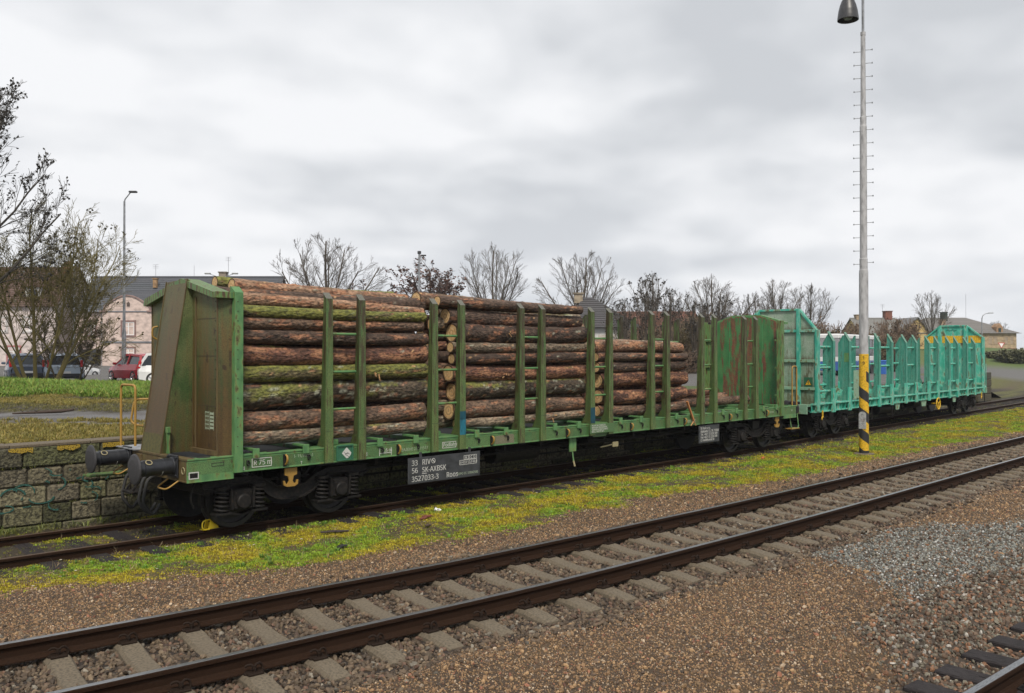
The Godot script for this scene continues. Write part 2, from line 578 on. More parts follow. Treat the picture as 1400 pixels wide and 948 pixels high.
func sheet(called: String, xs: PackedFloat32Array, zs: PackedFloat32Array, hf: Callable, cf: Callable, keep: Callable, material: Material) -> MeshInstance3D:
	var v := PackedVector3Array()
	var n := PackedVector3Array()
	var c := PackedColorArray()
	var ix := PackedInt32Array()
	var w := xs.size()
	var ht := PackedFloat32Array()
	for z in zs:
		for x in xs:
			var y: float = hf.call(x, z)
			ht.append(y)
			v.append(Vector3(x, y, z))
			c.append(cf.call(x, z))
	for j in zs.size():
		for i in w:
			var i0 := maxi(i - 1, 0)
			var i1 := mini(i + 1, w - 1)
			var j0 := maxi(j - 1, 0)
			var j1 := mini(j + 1, zs.size() - 1)
			n.append(Vector3(-(ht[j * w + i1] - ht[j * w + i0]) / (xs[i1] - xs[i0]), 1.0, -(ht[j1 * w + i] - ht[j0 * w + i]) / (zs[j1] - zs[j0])).normalized())
	for j in zs.size() - 1:
		for i in w - 1:
			if keep.call((xs[i] + xs[i + 1]) * 0.5, (zs[j] + zs[j + 1]) * 0.5):
				var a := j * w + i
				ix.append_array([a, a + 1, a + w, a + 1, a + w + 1, a + w])
	var arr := []
	arr.resize(Mesh.ARRAY_MAX)
	arr[Mesh.ARRAY_VERTEX] = v
	arr[Mesh.ARRAY_NORMAL] = n
	arr[Mesh.ARRAY_COLOR] = c
	arr[Mesh.ARRAY_INDEX] = ix
	var m := ArrayMesh.new()
	m.add_surface_from_arrays(Mesh.PRIMITIVE_TRIANGLES, arr)
	var o := part(called, m, material, self)
	o.set_meta("kind", "structure")
	return o

func rock(seed_: int, flat_ := 0.7) -> ArrayMesh:
	var r := RandomNumberGenerator.new()
	r.seed = seed_
	var t := (1.0 + sqrt(5.0)) / 2.0
	var p := [Vector3(-1, t, 0), Vector3(1, t, 0), Vector3(-1, -t, 0), Vector3(1, -t, 0), Vector3(0, -1, t), Vector3(0, 1, t), Vector3(0, -1, -t), Vector3(0, 1, -t), Vector3(t, 0, -1), Vector3(t, 0, 1), Vector3(-t, 0, -1), Vector3(-t, 0, 1)]
	var f := [0, 11, 5, 0, 5, 1, 0, 1, 7, 0, 7, 10, 0, 10, 11, 1, 5, 9, 5, 11, 4, 11, 10, 2, 10, 7, 6, 7, 1, 8, 3, 9, 4, 3, 4, 2, 3, 2, 6, 3, 6, 8, 3, 8, 9, 4, 9, 5, 2, 4, 11, 6, 2, 10, 8, 6, 7, 9, 8, 1]
	var st := Vector3(r.randf_range(0.8, 1.3), flat_ * r.randf_range(0.8, 1.1), r.randf_range(0.7, 1.0))
	for i in 12:
		p[i] = p[i].normalized() * r.randf_range(0.68, 1.15) * st * 0.5
	var m := MB.new()
	for i in range(0, 60, 3):
		m.tf(p[f[i]], p[f[i + 1]], p[f[i + 2]], p[f[i]] + p[f[i + 1]] + p[f[i + 2]])
	return m.mesh()

func multi(called: String, parent: Node3D, mesh_: Mesh, material: Material, buf: PackedFloat32Array) -> void:
	var mm := MultiMesh.new()
	mm.transform_format = MultiMesh.TRANSFORM_3D
	mm.use_colors = true
	mm.mesh = mesh_
	mm.instance_count = buf.size() / 16
	mm.buffer = buf
	var o := MultiMeshInstance3D.new()
	o.multimesh = mm
	o.material_override = material
	o.name = called
	o.set_meta("kind", "stuff")
	parent.add_child(o, true)

func put(buf: PackedFloat32Array, b: Basis, p: Vector3, c: Color) -> void:
	buf.append_array([b.x.x, b.y.x, b.z.x, p.x, b.x.y, b.y.y, b.z.y, p.y, b.x.z, b.y.z, b.z.z, p.z, c.r, c.g, c.b, 1.0])

func rot(r: RandomNumberGenerator, s: float, tilt := 6.0) -> Basis:
	return Basis.from_euler(Vector3(r.randf_range(-tilt, tilt), r.randf_range(0, TAU), r.randf_range(-tilt, tilt))).scaled(Vector3(s, s, s))

func stones_colour(k: int, r: RandomNumberGenerator) -> Color:
	var t := r.randf()
	var g := r.randf_range(0.4, 1.45)
	match k:
		2:
			if t < 0.42: return Color(0.19, 0.113, 0.056) * g
			if t < 0.68: return Color(0.255, 0.16, 0.08) * g
			if t < 0.84: return Color(0.09, 0.062, 0.043) * g
			if t < 0.95: return Color(0.32, 0.245, 0.17) * g
			return Color(0.19, 0.08, 0.045) * g
		3:
			if t < 0.55: return Color(0.085, 0.058, 0.036) * g
			if t < 0.82: return Color(0.125, 0.09, 0.056) * g
			if t < 0.94: return Color(0.10, 0.056, 0.036) * g
			return Color(0.16, 0.14, 0.11) * g
		4:
			if t < 0.75: return Color(0.165, 0.168, 0.15) * g
			if t < 0.9: return Color(0.13, 0.10, 0.075) * g
			return Color(0.34, 0.34, 0.33) * g
		_:
			if t < 0.45: return Color(0.10, 0.065, 0.042) * g
			if t < 0.75: return Color(0.13, 0.115, 0.085) * g
			if t < 0.93: return Color(0.17, 0.085, 0.045) * g
			return Color(0.26, 0.24, 0.21) * g

func on_sleeper(x: float, z: float) -> bool:
	var c2 := along(P2, x)
	if absf(z - c2) < 1.33:
		var m := (along(P2, x + 0.1) - along(P2, x - 0.1)) / 0.2
		var q := (x + m * (z - c2) + 7.3) / 0.6
		return absf(q - roundf(q)) * 0.6 < 0.105
	var c3 := along(P3, x)
	if absf(z - c3 - 0.03) < 1.40:
		var q := (x + 0.075 * (z - c3) - 2.81) / 0.585
		return absf(q - roundf(q)) * 0.585 < 0.14
	return false

func build_ground() -> void:
	var xs := axis_steps(-600.0, -6.0, 26.0, 900.0, 0.13)
	var zs := axis_steps(-700.0, -2.0, 12.6, 300.0, 0.13)
	sheet("ground", xs, zs, ground_y, func(x, z): return zone_col(zone(x, z), x, z), func(_x, _z): return true, M.soil)
	# loose stones: the zone of a spot says what lies there
	var r := RandomNumberGenerator.new()
	r.seed = 5
	var bufs := {2: [PackedFloat32Array(), PackedFloat32Array()], 3: [PackedFloat32Array(), PackedFloat32Array(), PackedFloat32Array()], 4: [PackedFloat32Array(), PackedFloat32Array()], 5: [PackedFloat32Array(), PackedFloat32Array(), PackedFloat32Array()]}
	var moss := [PackedFloat32Array(), PackedFloat32Array()]
	var tufts := PackedFloat32Array()
	var stalks := PackedFloat32Array()
	var cell := 0.5
	for iz in range(int((13.0 + 2.0) / cell)):
		for ixx in range(int(76.0 / cell)):
			var x0 := -6.0 + ixx * cell
			var z0 := -2.0 + iz * cell
			var mid := Vector3(x0 + cell / 2, 0, z0 + cell / 2)
			var dz := depth_of(mid.x, mid.z)
			if dz < 1.0 or dz > 52.0 or not in_view(mid, 0.74, 0.56):
				continue
			var fall := clampf(pow(9.0 / dz, 1.55), 0.03, 1.0)
			var grow := clampf(pow(dz / 10.0, 0.55), 1.0, 2.1)
			for i in int(2300 * cell * cell * fall):
				var p := Vector3(x0 + r.randf() * cell, 0, z0 + r.randf() * cell)
				var jit := 0.55 * r.randf() * r.randf()
				var ja := r.randf() * TAU
				var k := zone(p.x + cos(ja) * jit, p.z + sin(ja) * jit)
				if k == 4 and r.randf() < 0.3:
					k = 2 if r.randf() < 0.6 else 5
				if on_sleeper(p.x, p.z) and r.randf() > 0.035:
					continue
				p.y = ground_y(p.x, p.z)
				if k == 2:
					var s := r.randf_range(0.011, 0.028) * grow * (r.randf_range(1.6, 2.6) if r.randf() < 0.06 else 1.0)
					p.y += s * 0.12
					put(bufs[2][i % 2], rot(r, s), p, stones_colour(2, r))
				elif k == 3:
					if r.randf() > 0.33:
						continue
					var s := r.randf_range(0.032, 0.072) * grow
					p.y += s * r.randf_range(-0.1, 0.3)
					put(bufs[3][i % 3], rot(r, s), p, stones_colour(3, r))
				elif k == 4:
					if r.randf() > 0.7:
						continue
					var s := r.randf_range(0.016, 0.042) * grow
					p.y += s * 0.15
					put(bufs[4][i % 2], rot(r, s), p, stones_colour(4, r))
				elif k == 5:
					if r.randf() > 0.45:
						continue
					var s := r.randf_range(0.02, 0.066) * grow
					p.y += s * r.randf_range(-0.1, 0.3)
					put(bufs[5][i % 3], rot(r, s), p, stones_colour(5, r))
				elif k == 1:
					if r.randf() > 0.62:
						continue
					var b := nzf.get_noise_2d(p.x, p.z)
					if b > 0.16 and r.randf() < 0.8:
						if r.randf() < 0.5:
							put(bufs[2][i % 2], rot(r, r.randf_range(0.012, 0.03) * grow), p, stones_colour(3, r))
						continue
					var a := nz.get_noise_2d(p.x * 6.0 + 300.0, p.z * 6.0)
					var cc := Color(0.37, 0.30, 0.012).lerp(Color(0.20, 0.31, 0.014), clampf(a * 1.5 + 0.45 + r.randf_range(-0.3, 0.3), 0, 1)) * r.randf_range(0.55, 1.3)
					if r.randf() < 0.1:
						cc = Color(0.15, 0.085, 0.03)
					var s := r.randf_range(0.5, 1.15) * grow
					put(moss[i % 2], rot(r, s, 0.25).scaled(Vector3(1, r.randf_range(0.35, 1.0), 1)), p, cc)
					if r.randf() < 0.010:
						put(stalks, rot(r, r.randf_range(0.5, 1.2), 0.5), p, Color(0.27, 0.2, 0.10) * r.randf_range(0.5, 1.2))
					if r.randf() < 0.022 and a > 0.0:
						put(tufts, rot(r, r.randf_range(0.3, 0.7), 0.2), p, Color(0.10, 0.2, 0.02) * r.randf_range(0.6, 1.3))
				else:
					if r.randf() < 0.10:
						put(bufs[5][i % 3], rot(r, r.randf_range(0.015, 0.05) * grow), p, stones_colour(3, r) * 0.6)
					elif r.randf() < 0.05:
						put(moss[i % 2], rot(r, r.randf_range(0.5, 1.0) * grow, 0.25), p, Color(0.14, 0.14, 0.02) * r.randf_range(0.4, 1.1))
	var names := {2: "path_gravel", 3: "track_ballast", 4: "crushed_stone", 5: "coarse_ballast"}
	for k in names:
		var o := Node3D.new()
		o.name = names[k]
		add_child(o, true)
		o.set_meta("kind", "stuff")
		for i in bufs[k].size():
			multi("stones" if i == 0 else "stones_%03d" % i, o, rock(100 + k * 10 + i, 0.62), M.pebble, bufs[k][i])
	var mo := Node3D.new()
	mo.name = "moss_cover"
	add_child(mo, true)
	mo.set_meta("kind", "stuff")
	for q in 2:
		multi("moss" if q == 0 else "moss_001", mo, tuft_mesh(9 + q, 9, 0.045, 0.03, 0.012, 1.1), M.leafy, moss[q])
	multi("dry_stalks", mo, tuft_mesh(23, 5, 0.07, 0.16, 0.006, 1.6), M.leafy, stalks)
	multi("weeds", mo, tuft_mesh(17, 12, 0.10, 0.12, 0.03, 0.8), M.leafy, tufts)

func tuft_mesh(seed_: int, blades: int, spread: float, high: float, wide: float, lean: float) -> ArrayMesh:
	var r := RandomNumberGenerator.new()
	r.seed = seed_
	var m := MB.new()
	for i in blades:
		var an := r.randf() * TAU
		var o := Vector3(cos(an), 0, sin(an)) * spread * sqrt(r.randf())
		var dr := Vector3(cos(an + r.randf_range(-1, 1)), 0, sin(an + r.randf_range(-1, 1))) * lean * r.randf()
		var h := high * r.randf_range(0.5, 1.0)
		var sd := Vector3(-sin(an), 0, cos(an)).rotated(Vector3.UP, r.randf_range(-1, 1)) * wide * 0.5
		var top := o + (Vector3.UP + dr).normalized() * h
		var midp := o + (Vector3.UP + dr * 0.5).normalized() * h * 0.55
		m.qf(o - sd * 0.6, o + sd * 0.6, midp + sd, midp - sd, sd.cross(Vector3.UP) + Vector3(0, 0.6, 0))
		m.tf(midp - sd, midp + sd, top, sd.cross(Vector3.UP) + Vector3(0, 0.6, 0))
	return m.mesh()

# ---------------------------------------------------------------- tracks
func path_points(p: Array, off: float, y: float, a: float, b: float) -> PackedVector3Array:
	var r := PackedVector3Array()
	var x := a
	while x < b:
		var e := 0.05
		var t := Vector2(2 * e, along(p, x + e) - along(p, x - e)).normalized()
		r.append(Vector3(x - t.y * off, y, along(p, x) + t.x * off))
		x += clampf(absf(x - 4.0) * 0.06, 0.5, 8.0)
	return r

func sweep(m: MB, prof: PackedVector2Array, pts: PackedVector3Array, closed := true) -> void:
	var cnt := prof.size() if closed else prof.size() - 1
	for i in pts.size() - 1:
		var d0 := (pts[mini(i + 1, pts.size() - 1)] - pts[maxi(i - 1, 0)]).normalized()
		var d1 := (pts[mini(i + 2, pts.size() - 1)] - pts[i]).normalized()
		var s0 := Vector3(-d0.z, 0, d0.x)
		var s1 := Vector3(-d1.z, 0, d1.x)
		for j in cnt:
			var a := prof[j]
			var b := prof[(j + 1) % prof.size()]
			var o := Vector2(b.y - a.y, a.x - b.x)
			m.qf(pts[i] + s0 * a.x + Vector3.UP * a.y, pts[i] + s0 * b.x + Vector3.UP * b.y, pts[i + 1] + s1 * b.x + Vector3.UP * b.y, pts[i + 1] + s1 * a.x + Vector3.UP * a.y, s0 * o.x + Vector3.UP * o.y)

func rail(parent: Node3D, p: Array, off: float, top: float, a: float, b: float, shiny: Material) -> void:
	var prof := PackedVector2Array([Vector2(-0.032, 0.0), Vector2(-0.0355, -0.008), Vector2(-0.0355, -0.036), Vector2(-0.014, -0.05), Vector2(-0.009, -0.08), Vector2(-0.009, -0.13), Vector2(-0.02, -0.145), Vector2(-0.075, -0.16), Vector2(-0.075, -0.172), Vector2(0.075, -0.172), Vector2(0.075, -0.16), Vector2(0.02, -0.145), Vector2(0.009, -0.13), Vector2(0.009, -0.08), Vector2(0.014, -0.05), Vector2(0.0355, -0.036), Vector2(0.0355, -0.008), Vector2(0.032, 0.0)])
	var m := MB.new()
	var pts := path_points(p, off, top, a, b)
	sweep(m, prof, pts)
	var r := part("rail", m, M.rail_rust, parent)
	var h := MB.new()
	sweep(h, PackedVector2Array([Vector2(0.0352, -0.0085), Vector2(0.026, 0.0025), Vector2(-0.026, 0.0025), Vector2(-0.0352, -0.0085)]), pts, false)
	part("running_surface", h, shiny, r)

func concrete_sleeper() -> ArrayMesh:
	var m := MB.new()
	var pr := [Vector2(-1.3, -0.005), Vector2(-1.24, 0.012), Vector2(-0.98, 0.042), Vector2(-0.56, 0.042), Vector2(-0.36, 0.012), Vector2(-0.15, 0.0), Vector2(0.15, 0.0), Vector2(0.36, 0.012), Vector2(0.56, 0.042), Vector2(0.98, 0.042), Vector2(1.24, 0.012), Vector2(1.3, -0.005)]
	for i in pr.size() - 1:
		var a: Vector2 = pr[i]
		var b: Vector2 = pr[i + 1]
		m.qf(Vector3(-0.085, a.y, a.x), Vector3(0.085, a.y, a.x), Vector3(0.085, b.y, b.x), Vector3(-0.085, b.y, b.x), Vector3.UP)
		for s in [-1.0, 1.0]:
			m.qf(Vector3(0.085 * s, a.y, a.x), Vector3(0.085 * s, b.y, b.x), Vector3(0.112 * s, b.y - 0.03, b.x), Vector3(0.112 * s, a.y - 0.03, a.x), Vector3(s, 1, 0))
			m.qf(Vector3(0.112 * s, a.y - 0.03, a.x), Vector3(0.112 * s, b.y - 0.03, b.x), Vector3(0.145 * s, -0.2, b.x), Vector3(0.145 * s, -0.2, a.x), Vector3(s, 0.1, 0))
	for s in [-1.0, 1.0]:
		m.qf(Vector3(-0.10, -0.005, 1.3 * s), Vector3(0.10, -0.005, 1.3 * s), Vector3(0.145, -0.2, 1.33 * s), Vector3(-0.145, -0.2, 1.33 * s), Vector3(0, 0.1, s))
	return m.mesh()

func rail_clip_mesh() -> ArrayMesh:
	var m := MB.new()
	# base plate, screw with its nut, and the bowed spring wire on both sides of it
	m.span(-0.07, 0.07, -0.012, 0.006, -0.075, 0.06, 0.004)
	m.cyl(Vector3(0, 0.0, 0.01), Vector3(0, 0.06, 0.01), 0.013, 6)
	m.cyl(Vector3(0, 0.03, 0.01), Vector3(0, 0.048, 0.01), 0.022, 6)
	for s in [-1.0, 1.0]:
		m.torus(Vector3(0.042 * s, 0.024, 0.0), Vector3(0.35 * s, 0.25, 1.0), 0.046, 0.0115, 0.3, 5.6, 9, 5)
	return m.mesh()

func wood_sleeper(seed_: int, hl: float) -> ArrayMesh:
	var r := RandomNumberGenerator.new()
	r.seed = seed_
	var m := MB.new()
	var g := r.randf_range(0.8, 1.15)
	m.col = Color(g, g, g)
	m.box(Vector3(0, -0.08, 0), Vector3(0.25, 0.16, hl * 2), Basis.IDENTITY, 0.012)
	# long drying cracks stand open as dark grooves between slightly raised boards of grain
	for i in 3:
		var x := r.randf_range(-0.09, 0.09)
		var z := r.randf_range(-hl * 0.8, hl * 0.5)
		m.col = Color(0.3, 0.3, 0.3)
		m.box(Vector3(x, 0.0008, z + 0.2), Vector3(0.006, 0.003, r.randf_range(0.25, 0.7)), Basis(Vector3.UP, r.randf_range(-0.03, 0.03)))
	return m.mesh()

func build_tracks() -> void:
	# the line in front of the wagons
	var t := thing("railway_track", "railway track on pale concrete sleepers between the moss strip and the brown gravel", "railway track")
	for s in [-0.7525, 0.7525]:
		rail(t, P2, s, 0.22, -9.0, 150.0, M.rail_head)
	var sl := concrete_sleeper()
	var cl := rail_clip_mesh()
	var x := -7.3
	var r := RandomNumberGenerator.new()
	r.seed = 77
	var far := MB.new()
	var i := 0
	while x < 95.0:
		var tt := Vector2(0.1, along(P2, x + 0.05) - along(P2, x - 0.05)).normalized()
		var ang := -atan2(tt.y, tt.x)
		if x < 62.0:
			var q := part("sleeper", sl, M.concrete, t, Vector3(x, 0.004 + r.randf_range(-0.004, 0.004), along(P2, x)))
			q.rotation.y = ang + r.randf_range(-0.006, 0.006)
			if x < 24.0:
				for s in [-1, 1]:
					for e in [-1, 1]:
						var c := part("rail_clip", cl, M.clip_rust, q, Vector3(0, 0.055, 0.7525 * s + e * 0.105))
						c.rotation.y = 0.0 if e > 0 else PI
		else:
			far.box(Vector3(x, -0.06, along(P2, x)), Vector3(0.24, 0.2, 2.6), Basis(Vector3.UP, ang), 0.02)
		x += 0.6
		i += 1
	var fo := part("distant_sleepers", far, M.concrete, t)
	fo.set_meta("kind", "stuff")
	# the line that carries the wagons
	t = thing("railway_track", "old rusty siding with moss between its sunken dark sleepers, under the timber wagons", "railway track")
	for s in [-0.7525, 0.7525]:
		rail(t, P1, s, 0.0, -9.0, 160.0, M.old_rail_head)
	var ws := [wood_sleeper(1, 1.3), wood_sleeper(2, 1.28), wood_sleeper(3, 1.32)]
	x = -7.0
	while x < 62.0:
		var tt := Vector2(0.1, along(P1, x + 0.05) - along(P1, x - 0.05)).normalized()
		var q := part("sleeper", ws[r.randi() % 3], M.sleeper_wood, t, Vector3(x, -0.118 + r.randf_range(-0.016, 0.01), along(P1, x) + r.randf_range(-0.04, 0.04)))
		q.rotation.y = -atan2(tt.y, tt.x) + r.randf_range(-0.03, 0.03)
		x += 0.66 + r.randf_range(-0.04, 0.04)
	# the line at the platform
	t = thing("railway_track", "railway track with dark wooden sleepers crossing the coarse stones at the frame's corner", "railway track")
	for s in [-0.7525, 0.7525]:
		rail(t, P3, s, 0.22, -6.0, 60.0, M.rail_head)
	x = 2.71 - 0.585 * 8
	for k in 70:
		var q := part("sleeper", ws[r.randi() % 3], M.sleeper_wood, t, Vector3(x + 0.1, 0.062, along(P3, x) + 0.03))
		q.rotation.y = -0.075 + r.randf_range(-0.015, 0.015)
		q.scale = Vector3(1.0, 1.0, 1.06)
		if k > 5 and k < 20:
			for s in [-1, 1]:
				for e in [-1, 1]:
					var c := part("rail_clip", cl, M.iron, q, Vector3(0, 0.012, 0.71 * s + e * 0.105))
					c.rotation.y = 0.0 if e > 0 else PI
		x += 0.585

# ---------------------------------------------------------------- loading dock
func dock_face(x: float) -> float:
	return along(P1, x) - 1.72

func dock_y(x: float, z: float) -> float:
	var s := depth_of(x, z)
	var h := 1.235 + nz.get_noise_2d(x * 1.3, z * 1.3) * 0.05
	h -= 0.06 * smoothstep(18.0, 19.0, s) * (1.0 - smoothstep(22.5, 24.0, s))
	var lat := (x - CAM.x) * RGT.x + (z - CAM.z) * RGT.z
	h += (0.62 * smoothstep(0.0, -22.0, lat + s * 0.36) + 0.06) * smoothstep(30.0, 35.0, s) * (1.0 - smoothstep(38.0, 41.0, s))
	var xe := 50.0 + maxf(0.0, -z - 3.5) * 1.5
	h -= 1.5 * smoothstep(xe - 1.0, xe + 6.0, x)
	return h

func dock_zone(x: float, z: float) -> int:
	var w := nz.get_noise_2d(x * 2.0 + 90.0, z * 2.0) * 1.6 + nz.get_noise_2d(x * 8.0, z * 8.0) * 0.8
	var s := depth_of(x, z) + w
	if s < 18.2 or (s > 19.6 and s < 20.6 and w > -0.35):
		return 0
	if s < 23.6:
		return 1
	if s < 26.0:
		return 2
	if s < 28.6:
		return 0
	if s < 30.6:
		return 2 if w > 0 else 0
	if s < 40.0 + 0.5 * w:
		return 3
	return 4

func dock_col(x: float, z: float) -> Color:
	var a := nz.get_noise_2d(x * 7.0, z * 7.0)
	var b := nzf.get_noise_2d(x, z)
	match dock_zone(x, z):
		0: return Color(0.21, 0.16, 0.045).lerp(Color(0.14, 0.105, 0.035), clampf(a + 0.5, 0, 1)).lerp(Color(0.06, 0.045, 0.028), clampf(b * 1.5 - 0.3, 0, 1))
		1: return Color(0.21, 0.205, 0.21).lerp(Color(0.12, 0.11, 0.10), clampf(b * 1.2 + 0.3, 0, 1))
		2: return Color(0.055, 0.045, 0.035).lerp(Color(0.13, 0.11, 0.04), clampf(a * 2.0, 0, 1))
		3: return Color(0.085, 0.13, 0.022).lerp(Color(0.14, 0.15, 0.03), clampf(a * 1.5 + 0.4, 0, 1))
		_: return Color(0.14, 0.135, 0.13).lerp(Color(0.18, 0.17, 0.16), clampf(a + 0.5, 0, 1))

func build_dock() -> void:
	var xs := axis_steps(-45.0, -4.0, 20.0, 190.0, 0.35)
	var zs := axis_steps(-110.0, -30.0, -1.9, -1.9, 0.3)
	sheet("dock_ground", xs, zs, dock_y, dock_col, func(x, z): return z < dock_face(x) - 0.3 and z < -1.9, M.soil)
	var r := RandomNumberGenerator.new()
	r.seed = 21
	var w := thing("loading_dock_wall", "long weathered stone block wall of the loading dock behind the log wagon", "wall")
	w.set_meta("kind", "thing")
	# mortar core behind the blocks
	var core := MB.new()
	core.col = Color(0.06, 0.052, 0.035)
	var x := -9.0
	while x < 49.0:
		var a := Vector3(x, 0.5, dock_face(x) - 0.19)
		var b := Vector3(x + 2.0, 0.5, dock_face(x + 2.0) - 0.19)
		core.bar(a, b, 0.3, 1.46)
		x += 2.0
	part("mortar_core", core, M.stone, w)
	var rows := [[0.91, 1.235], [0.60, 0.895], [0.29, 0.585], [-0.03, 0.275], [-0.3, -0.045]]
	var rest := MB.new()
	var made := 0
	for k in rows.size():
		x = -6.0 - r.randf() * 0.6
		while x < 49.2:
			var l := r.randf_range(0.75, 1.25) if k == 0 else r.randf_range(0.38, 0.72)
			if k == 4:
				l *= 1.6
			var g := r.randf_range(0.6, 1.2)
			var cc := Color(0.33, 0.285, 0.19).lerp(Color(0.19, 0.185, 0.09), r.randf()) * g * 0.74
			if r.randf() < 0.3:
				cc = cc.lerp(Color(0.10, 0.12, 0.025), r.randf_range(0.2, 0.7))
			if r.randf() < 0.16:
				cc = cc * 0.5
			if k == 0:
				cc = cc.lerp(Color(0.10, 0.10, 0.06), 0.35)
			var xm := x + l * 0.5
			var y0: float = rows[k][0]
			var y1: float = rows[k][1]
			var ang := -atan2(dock_face(xm + 0.1) - dock_face(xm - 0.1), 0.2)
			var at := Vector3(xm, (y0 + y1) * 0.5, dock_face(xm) - 0.14 + r.randf_range(-0.03, 0.02))
			var m := rest if x > 36.0 or k == 4 else MB.new()
			m.col = cc
			var bs := Basis(Vector3.UP, ang + r.randf_range(-0.012, 0.012))
			if m == rest:
				m.box(at, Vector3(l - 0.016, y1 - y0, 0.3), bs, 0.016)
			else:
				m.box(Vector3.ZERO, Vector3(l - 0.016, y1 - y0, 0.3), bs, r.randf_range(0.018, 0.04))
				part("stone_block", m, M.stone, w, at)
				made += 1
			x += l
	var ro := part("distant_stone_blocks", rest, M.stone, w)
	ro.set_meta("kind", "stuff")
	# flat edging slabs on top
	x = -6.0
	while x < 49.0:
		var l := r.randf_range(0.9, 1.3)
		var g := r.randf_range(0.85, 1.1)
		var m := MB.new()
		m.col = Color(g, g * 0.97, g * 0.9) * 1.6
		m.box(Vector3.ZERO, Vector3(l - 0.012, 0.05, 0.42), Basis(Vector3.UP, -atan2(dock_face(x + l) - dock_face(x), l)), 0.008)
		part("edging_slab", m, M.concrete, w, Vector3(x + l * 0.5, 1.2605 + r.randf_range(-0.004, 0.004), dock_face(x + l * 0.5) - 0.212))
		x += l
	# worn yellow and dark warning marks along the top edge
	var ym := mat("edge_yellow", lin(0.46, 0.31, 0.03), 0.7, noise_tex(61, 0.05, [[0.0, 0.2], [0.42, 0.45], [0.5, 0.95], [1.0, 1.0]], 4), Vector3(2, 2, 2))
	x = -2.9
	while x < 4.0:
		var pr := PackedVector2Array()
		for i in 7:
			pr.append(Vector2(-0.18 + 0.06 * i, 0.066))
		for i in 7:
			pr.append(Vector2(0.18 - 0.06 * i, 0.03 - r.randf() * 0.06))
		var m := MB.new()
		m.prism(pr, Vector3.ZERO, Vector3(1, 0, 0), Vector3.UP, Vector3(0, 0, 0.005))
		part("yellow_marking", m, ym, w, Vector3(x, 1.165, dock_face(x) + 0.026))
		x += 0.72
	# spray paint scrawl
	var gm := mat("spray_paint", lin(0.04, 0.15, 0.12), 0.6, M.edge_yellow.albedo_texture, Vector3(3, 3, 3))
	var gr := MB.new()
	for k in 22:
		var cx := -1.2 + r.randf() * 1.7
		var cy := r.randf_range(0.26, 0.84)
		var ra := r.randf_range(0.04, 0.14)
		var a0 := r.randf() * TAU
		var sw := r.randf_range(0.8, 3.4)
		var sq := r.randf_range(0.4, 1.2)
		for e in 9:
			var u := Vector3(cx + cos(a0 + sw * e / 9.0) * ra * 1.4, cy + sin(a0 + sw * e / 9.0) * ra * sq, 0)
			var v := Vector3(cx + cos(a0 + sw * (e + 1) / 9.0) * ra * 1.4, cy + sin(a0 + sw * (e + 1) / 9.0) * ra * sq, 0)
			u.z = dock_face(u.x) + 0.026
			v.z = dock_face(v.x) + 0.026
			gr.bar(u, v, 0.005, r.randf_range(0.012, 0.03))
	part("paint_scrawl", gr, gm, w)
	# end pier of the dock
	var pier := thing("stone_pier", "square mossy stone pier at the far end of the loading dock", "pier", Vector3(48.9, 0, -3.4))
	for k in 4:
		var m := MB.new()
		var g := r.randf_range(0.7, 1.0)
		m.col = Color(0.13, 0.115, 0.07) * g if k < 3 else Color(0.09, 0.085, 0.06)
		m.box(Vector3(0, 0.2 + k * 0.41, 0), Vector3(2.3 if k % 2 == 0 else 2.24, 0.4, 1.7), Basis.IDENTITY, 0.03)
		part("stone_block", m, M.stone, pier)
	# grass on the dock
	var g0 := PackedFloat32Array()
	var g1 := PackedFloat32Array()
	for i in 90000:
		var s := r.randf_range(14.0, 41.0)
		var lat := r.randf_range(-0.66, -0.10) * s
		var p := CAM + FWD * s + RGT * lat
		if p.z > dock_face(p.x) - 0.45:
			continue
		p.y = dock_y(p.x, p.z)
		var k := dock_zone(p.x, p.z)
		if k == 0 and i % 3 != 0:
			put(g0, rot(r, r.randf_range(0.7, 1.6), 0.3), p, Color(0.26, 0.195, 0.05).lerp(Color(0.15, 0.145, 0.025), r.randf()) * r.randf_range(0.6, 1.3))
		elif k == 2 and i % 4 == 0:
			put(g0, rot(r, r.randf_range(0.6, 1.3), 0.3), p, Color(0.13, 0.12, 0.03) * r.randf_range(0.5, 1.2))
		elif k == 3:
			put(g1, rot(r, r.randf_range(0.7, 1.7), 0.25), p, Color(0.11, 0.24, 0.022).lerp(Color(0.23, 0.24, 0.05), pow(r.randf(), 1.3)) * r.randf_range(0.6, 1.35))
	for i in 420:
		# weeds rooted in the wall's foot and joints
		var px := r.randf_range(-3.5, 8.0)
		var py: float = [-0.12, -0.1, -0.08, 0.28, 0.59, 0.9][r.randi() % 6]
		put(g1 if i % 3 else g0, rot(r, r.randf_range(0.25, 0.8) * (1.0 if py < 0.0 else 0.5), 0.4), Vector3(px, py, dock_face(px) + (r.randf_range(0.0, 0.35) if py < 0.0 else 0.02)), Color(0.08, 0.13, 0.02).lerp(Color(0.17, 0.16, 0.03), r.randf()) * r.randf_range(0.5, 1.2))
	var go := Node3D.new()
	go.name = "dock_grass"
	add_child(go, true)
	go.set_meta("kind", "stuff")
	multi("short_grass", go, tuft_mesh(41, 7, 0.09, 0.07, 0.012, 0.9), M.leafy, g0)
	multi("lush_grass", go, tuft_mesh(42, 9, 0.14, 0.2, 0.02, 0.8), M.leafy, g1)

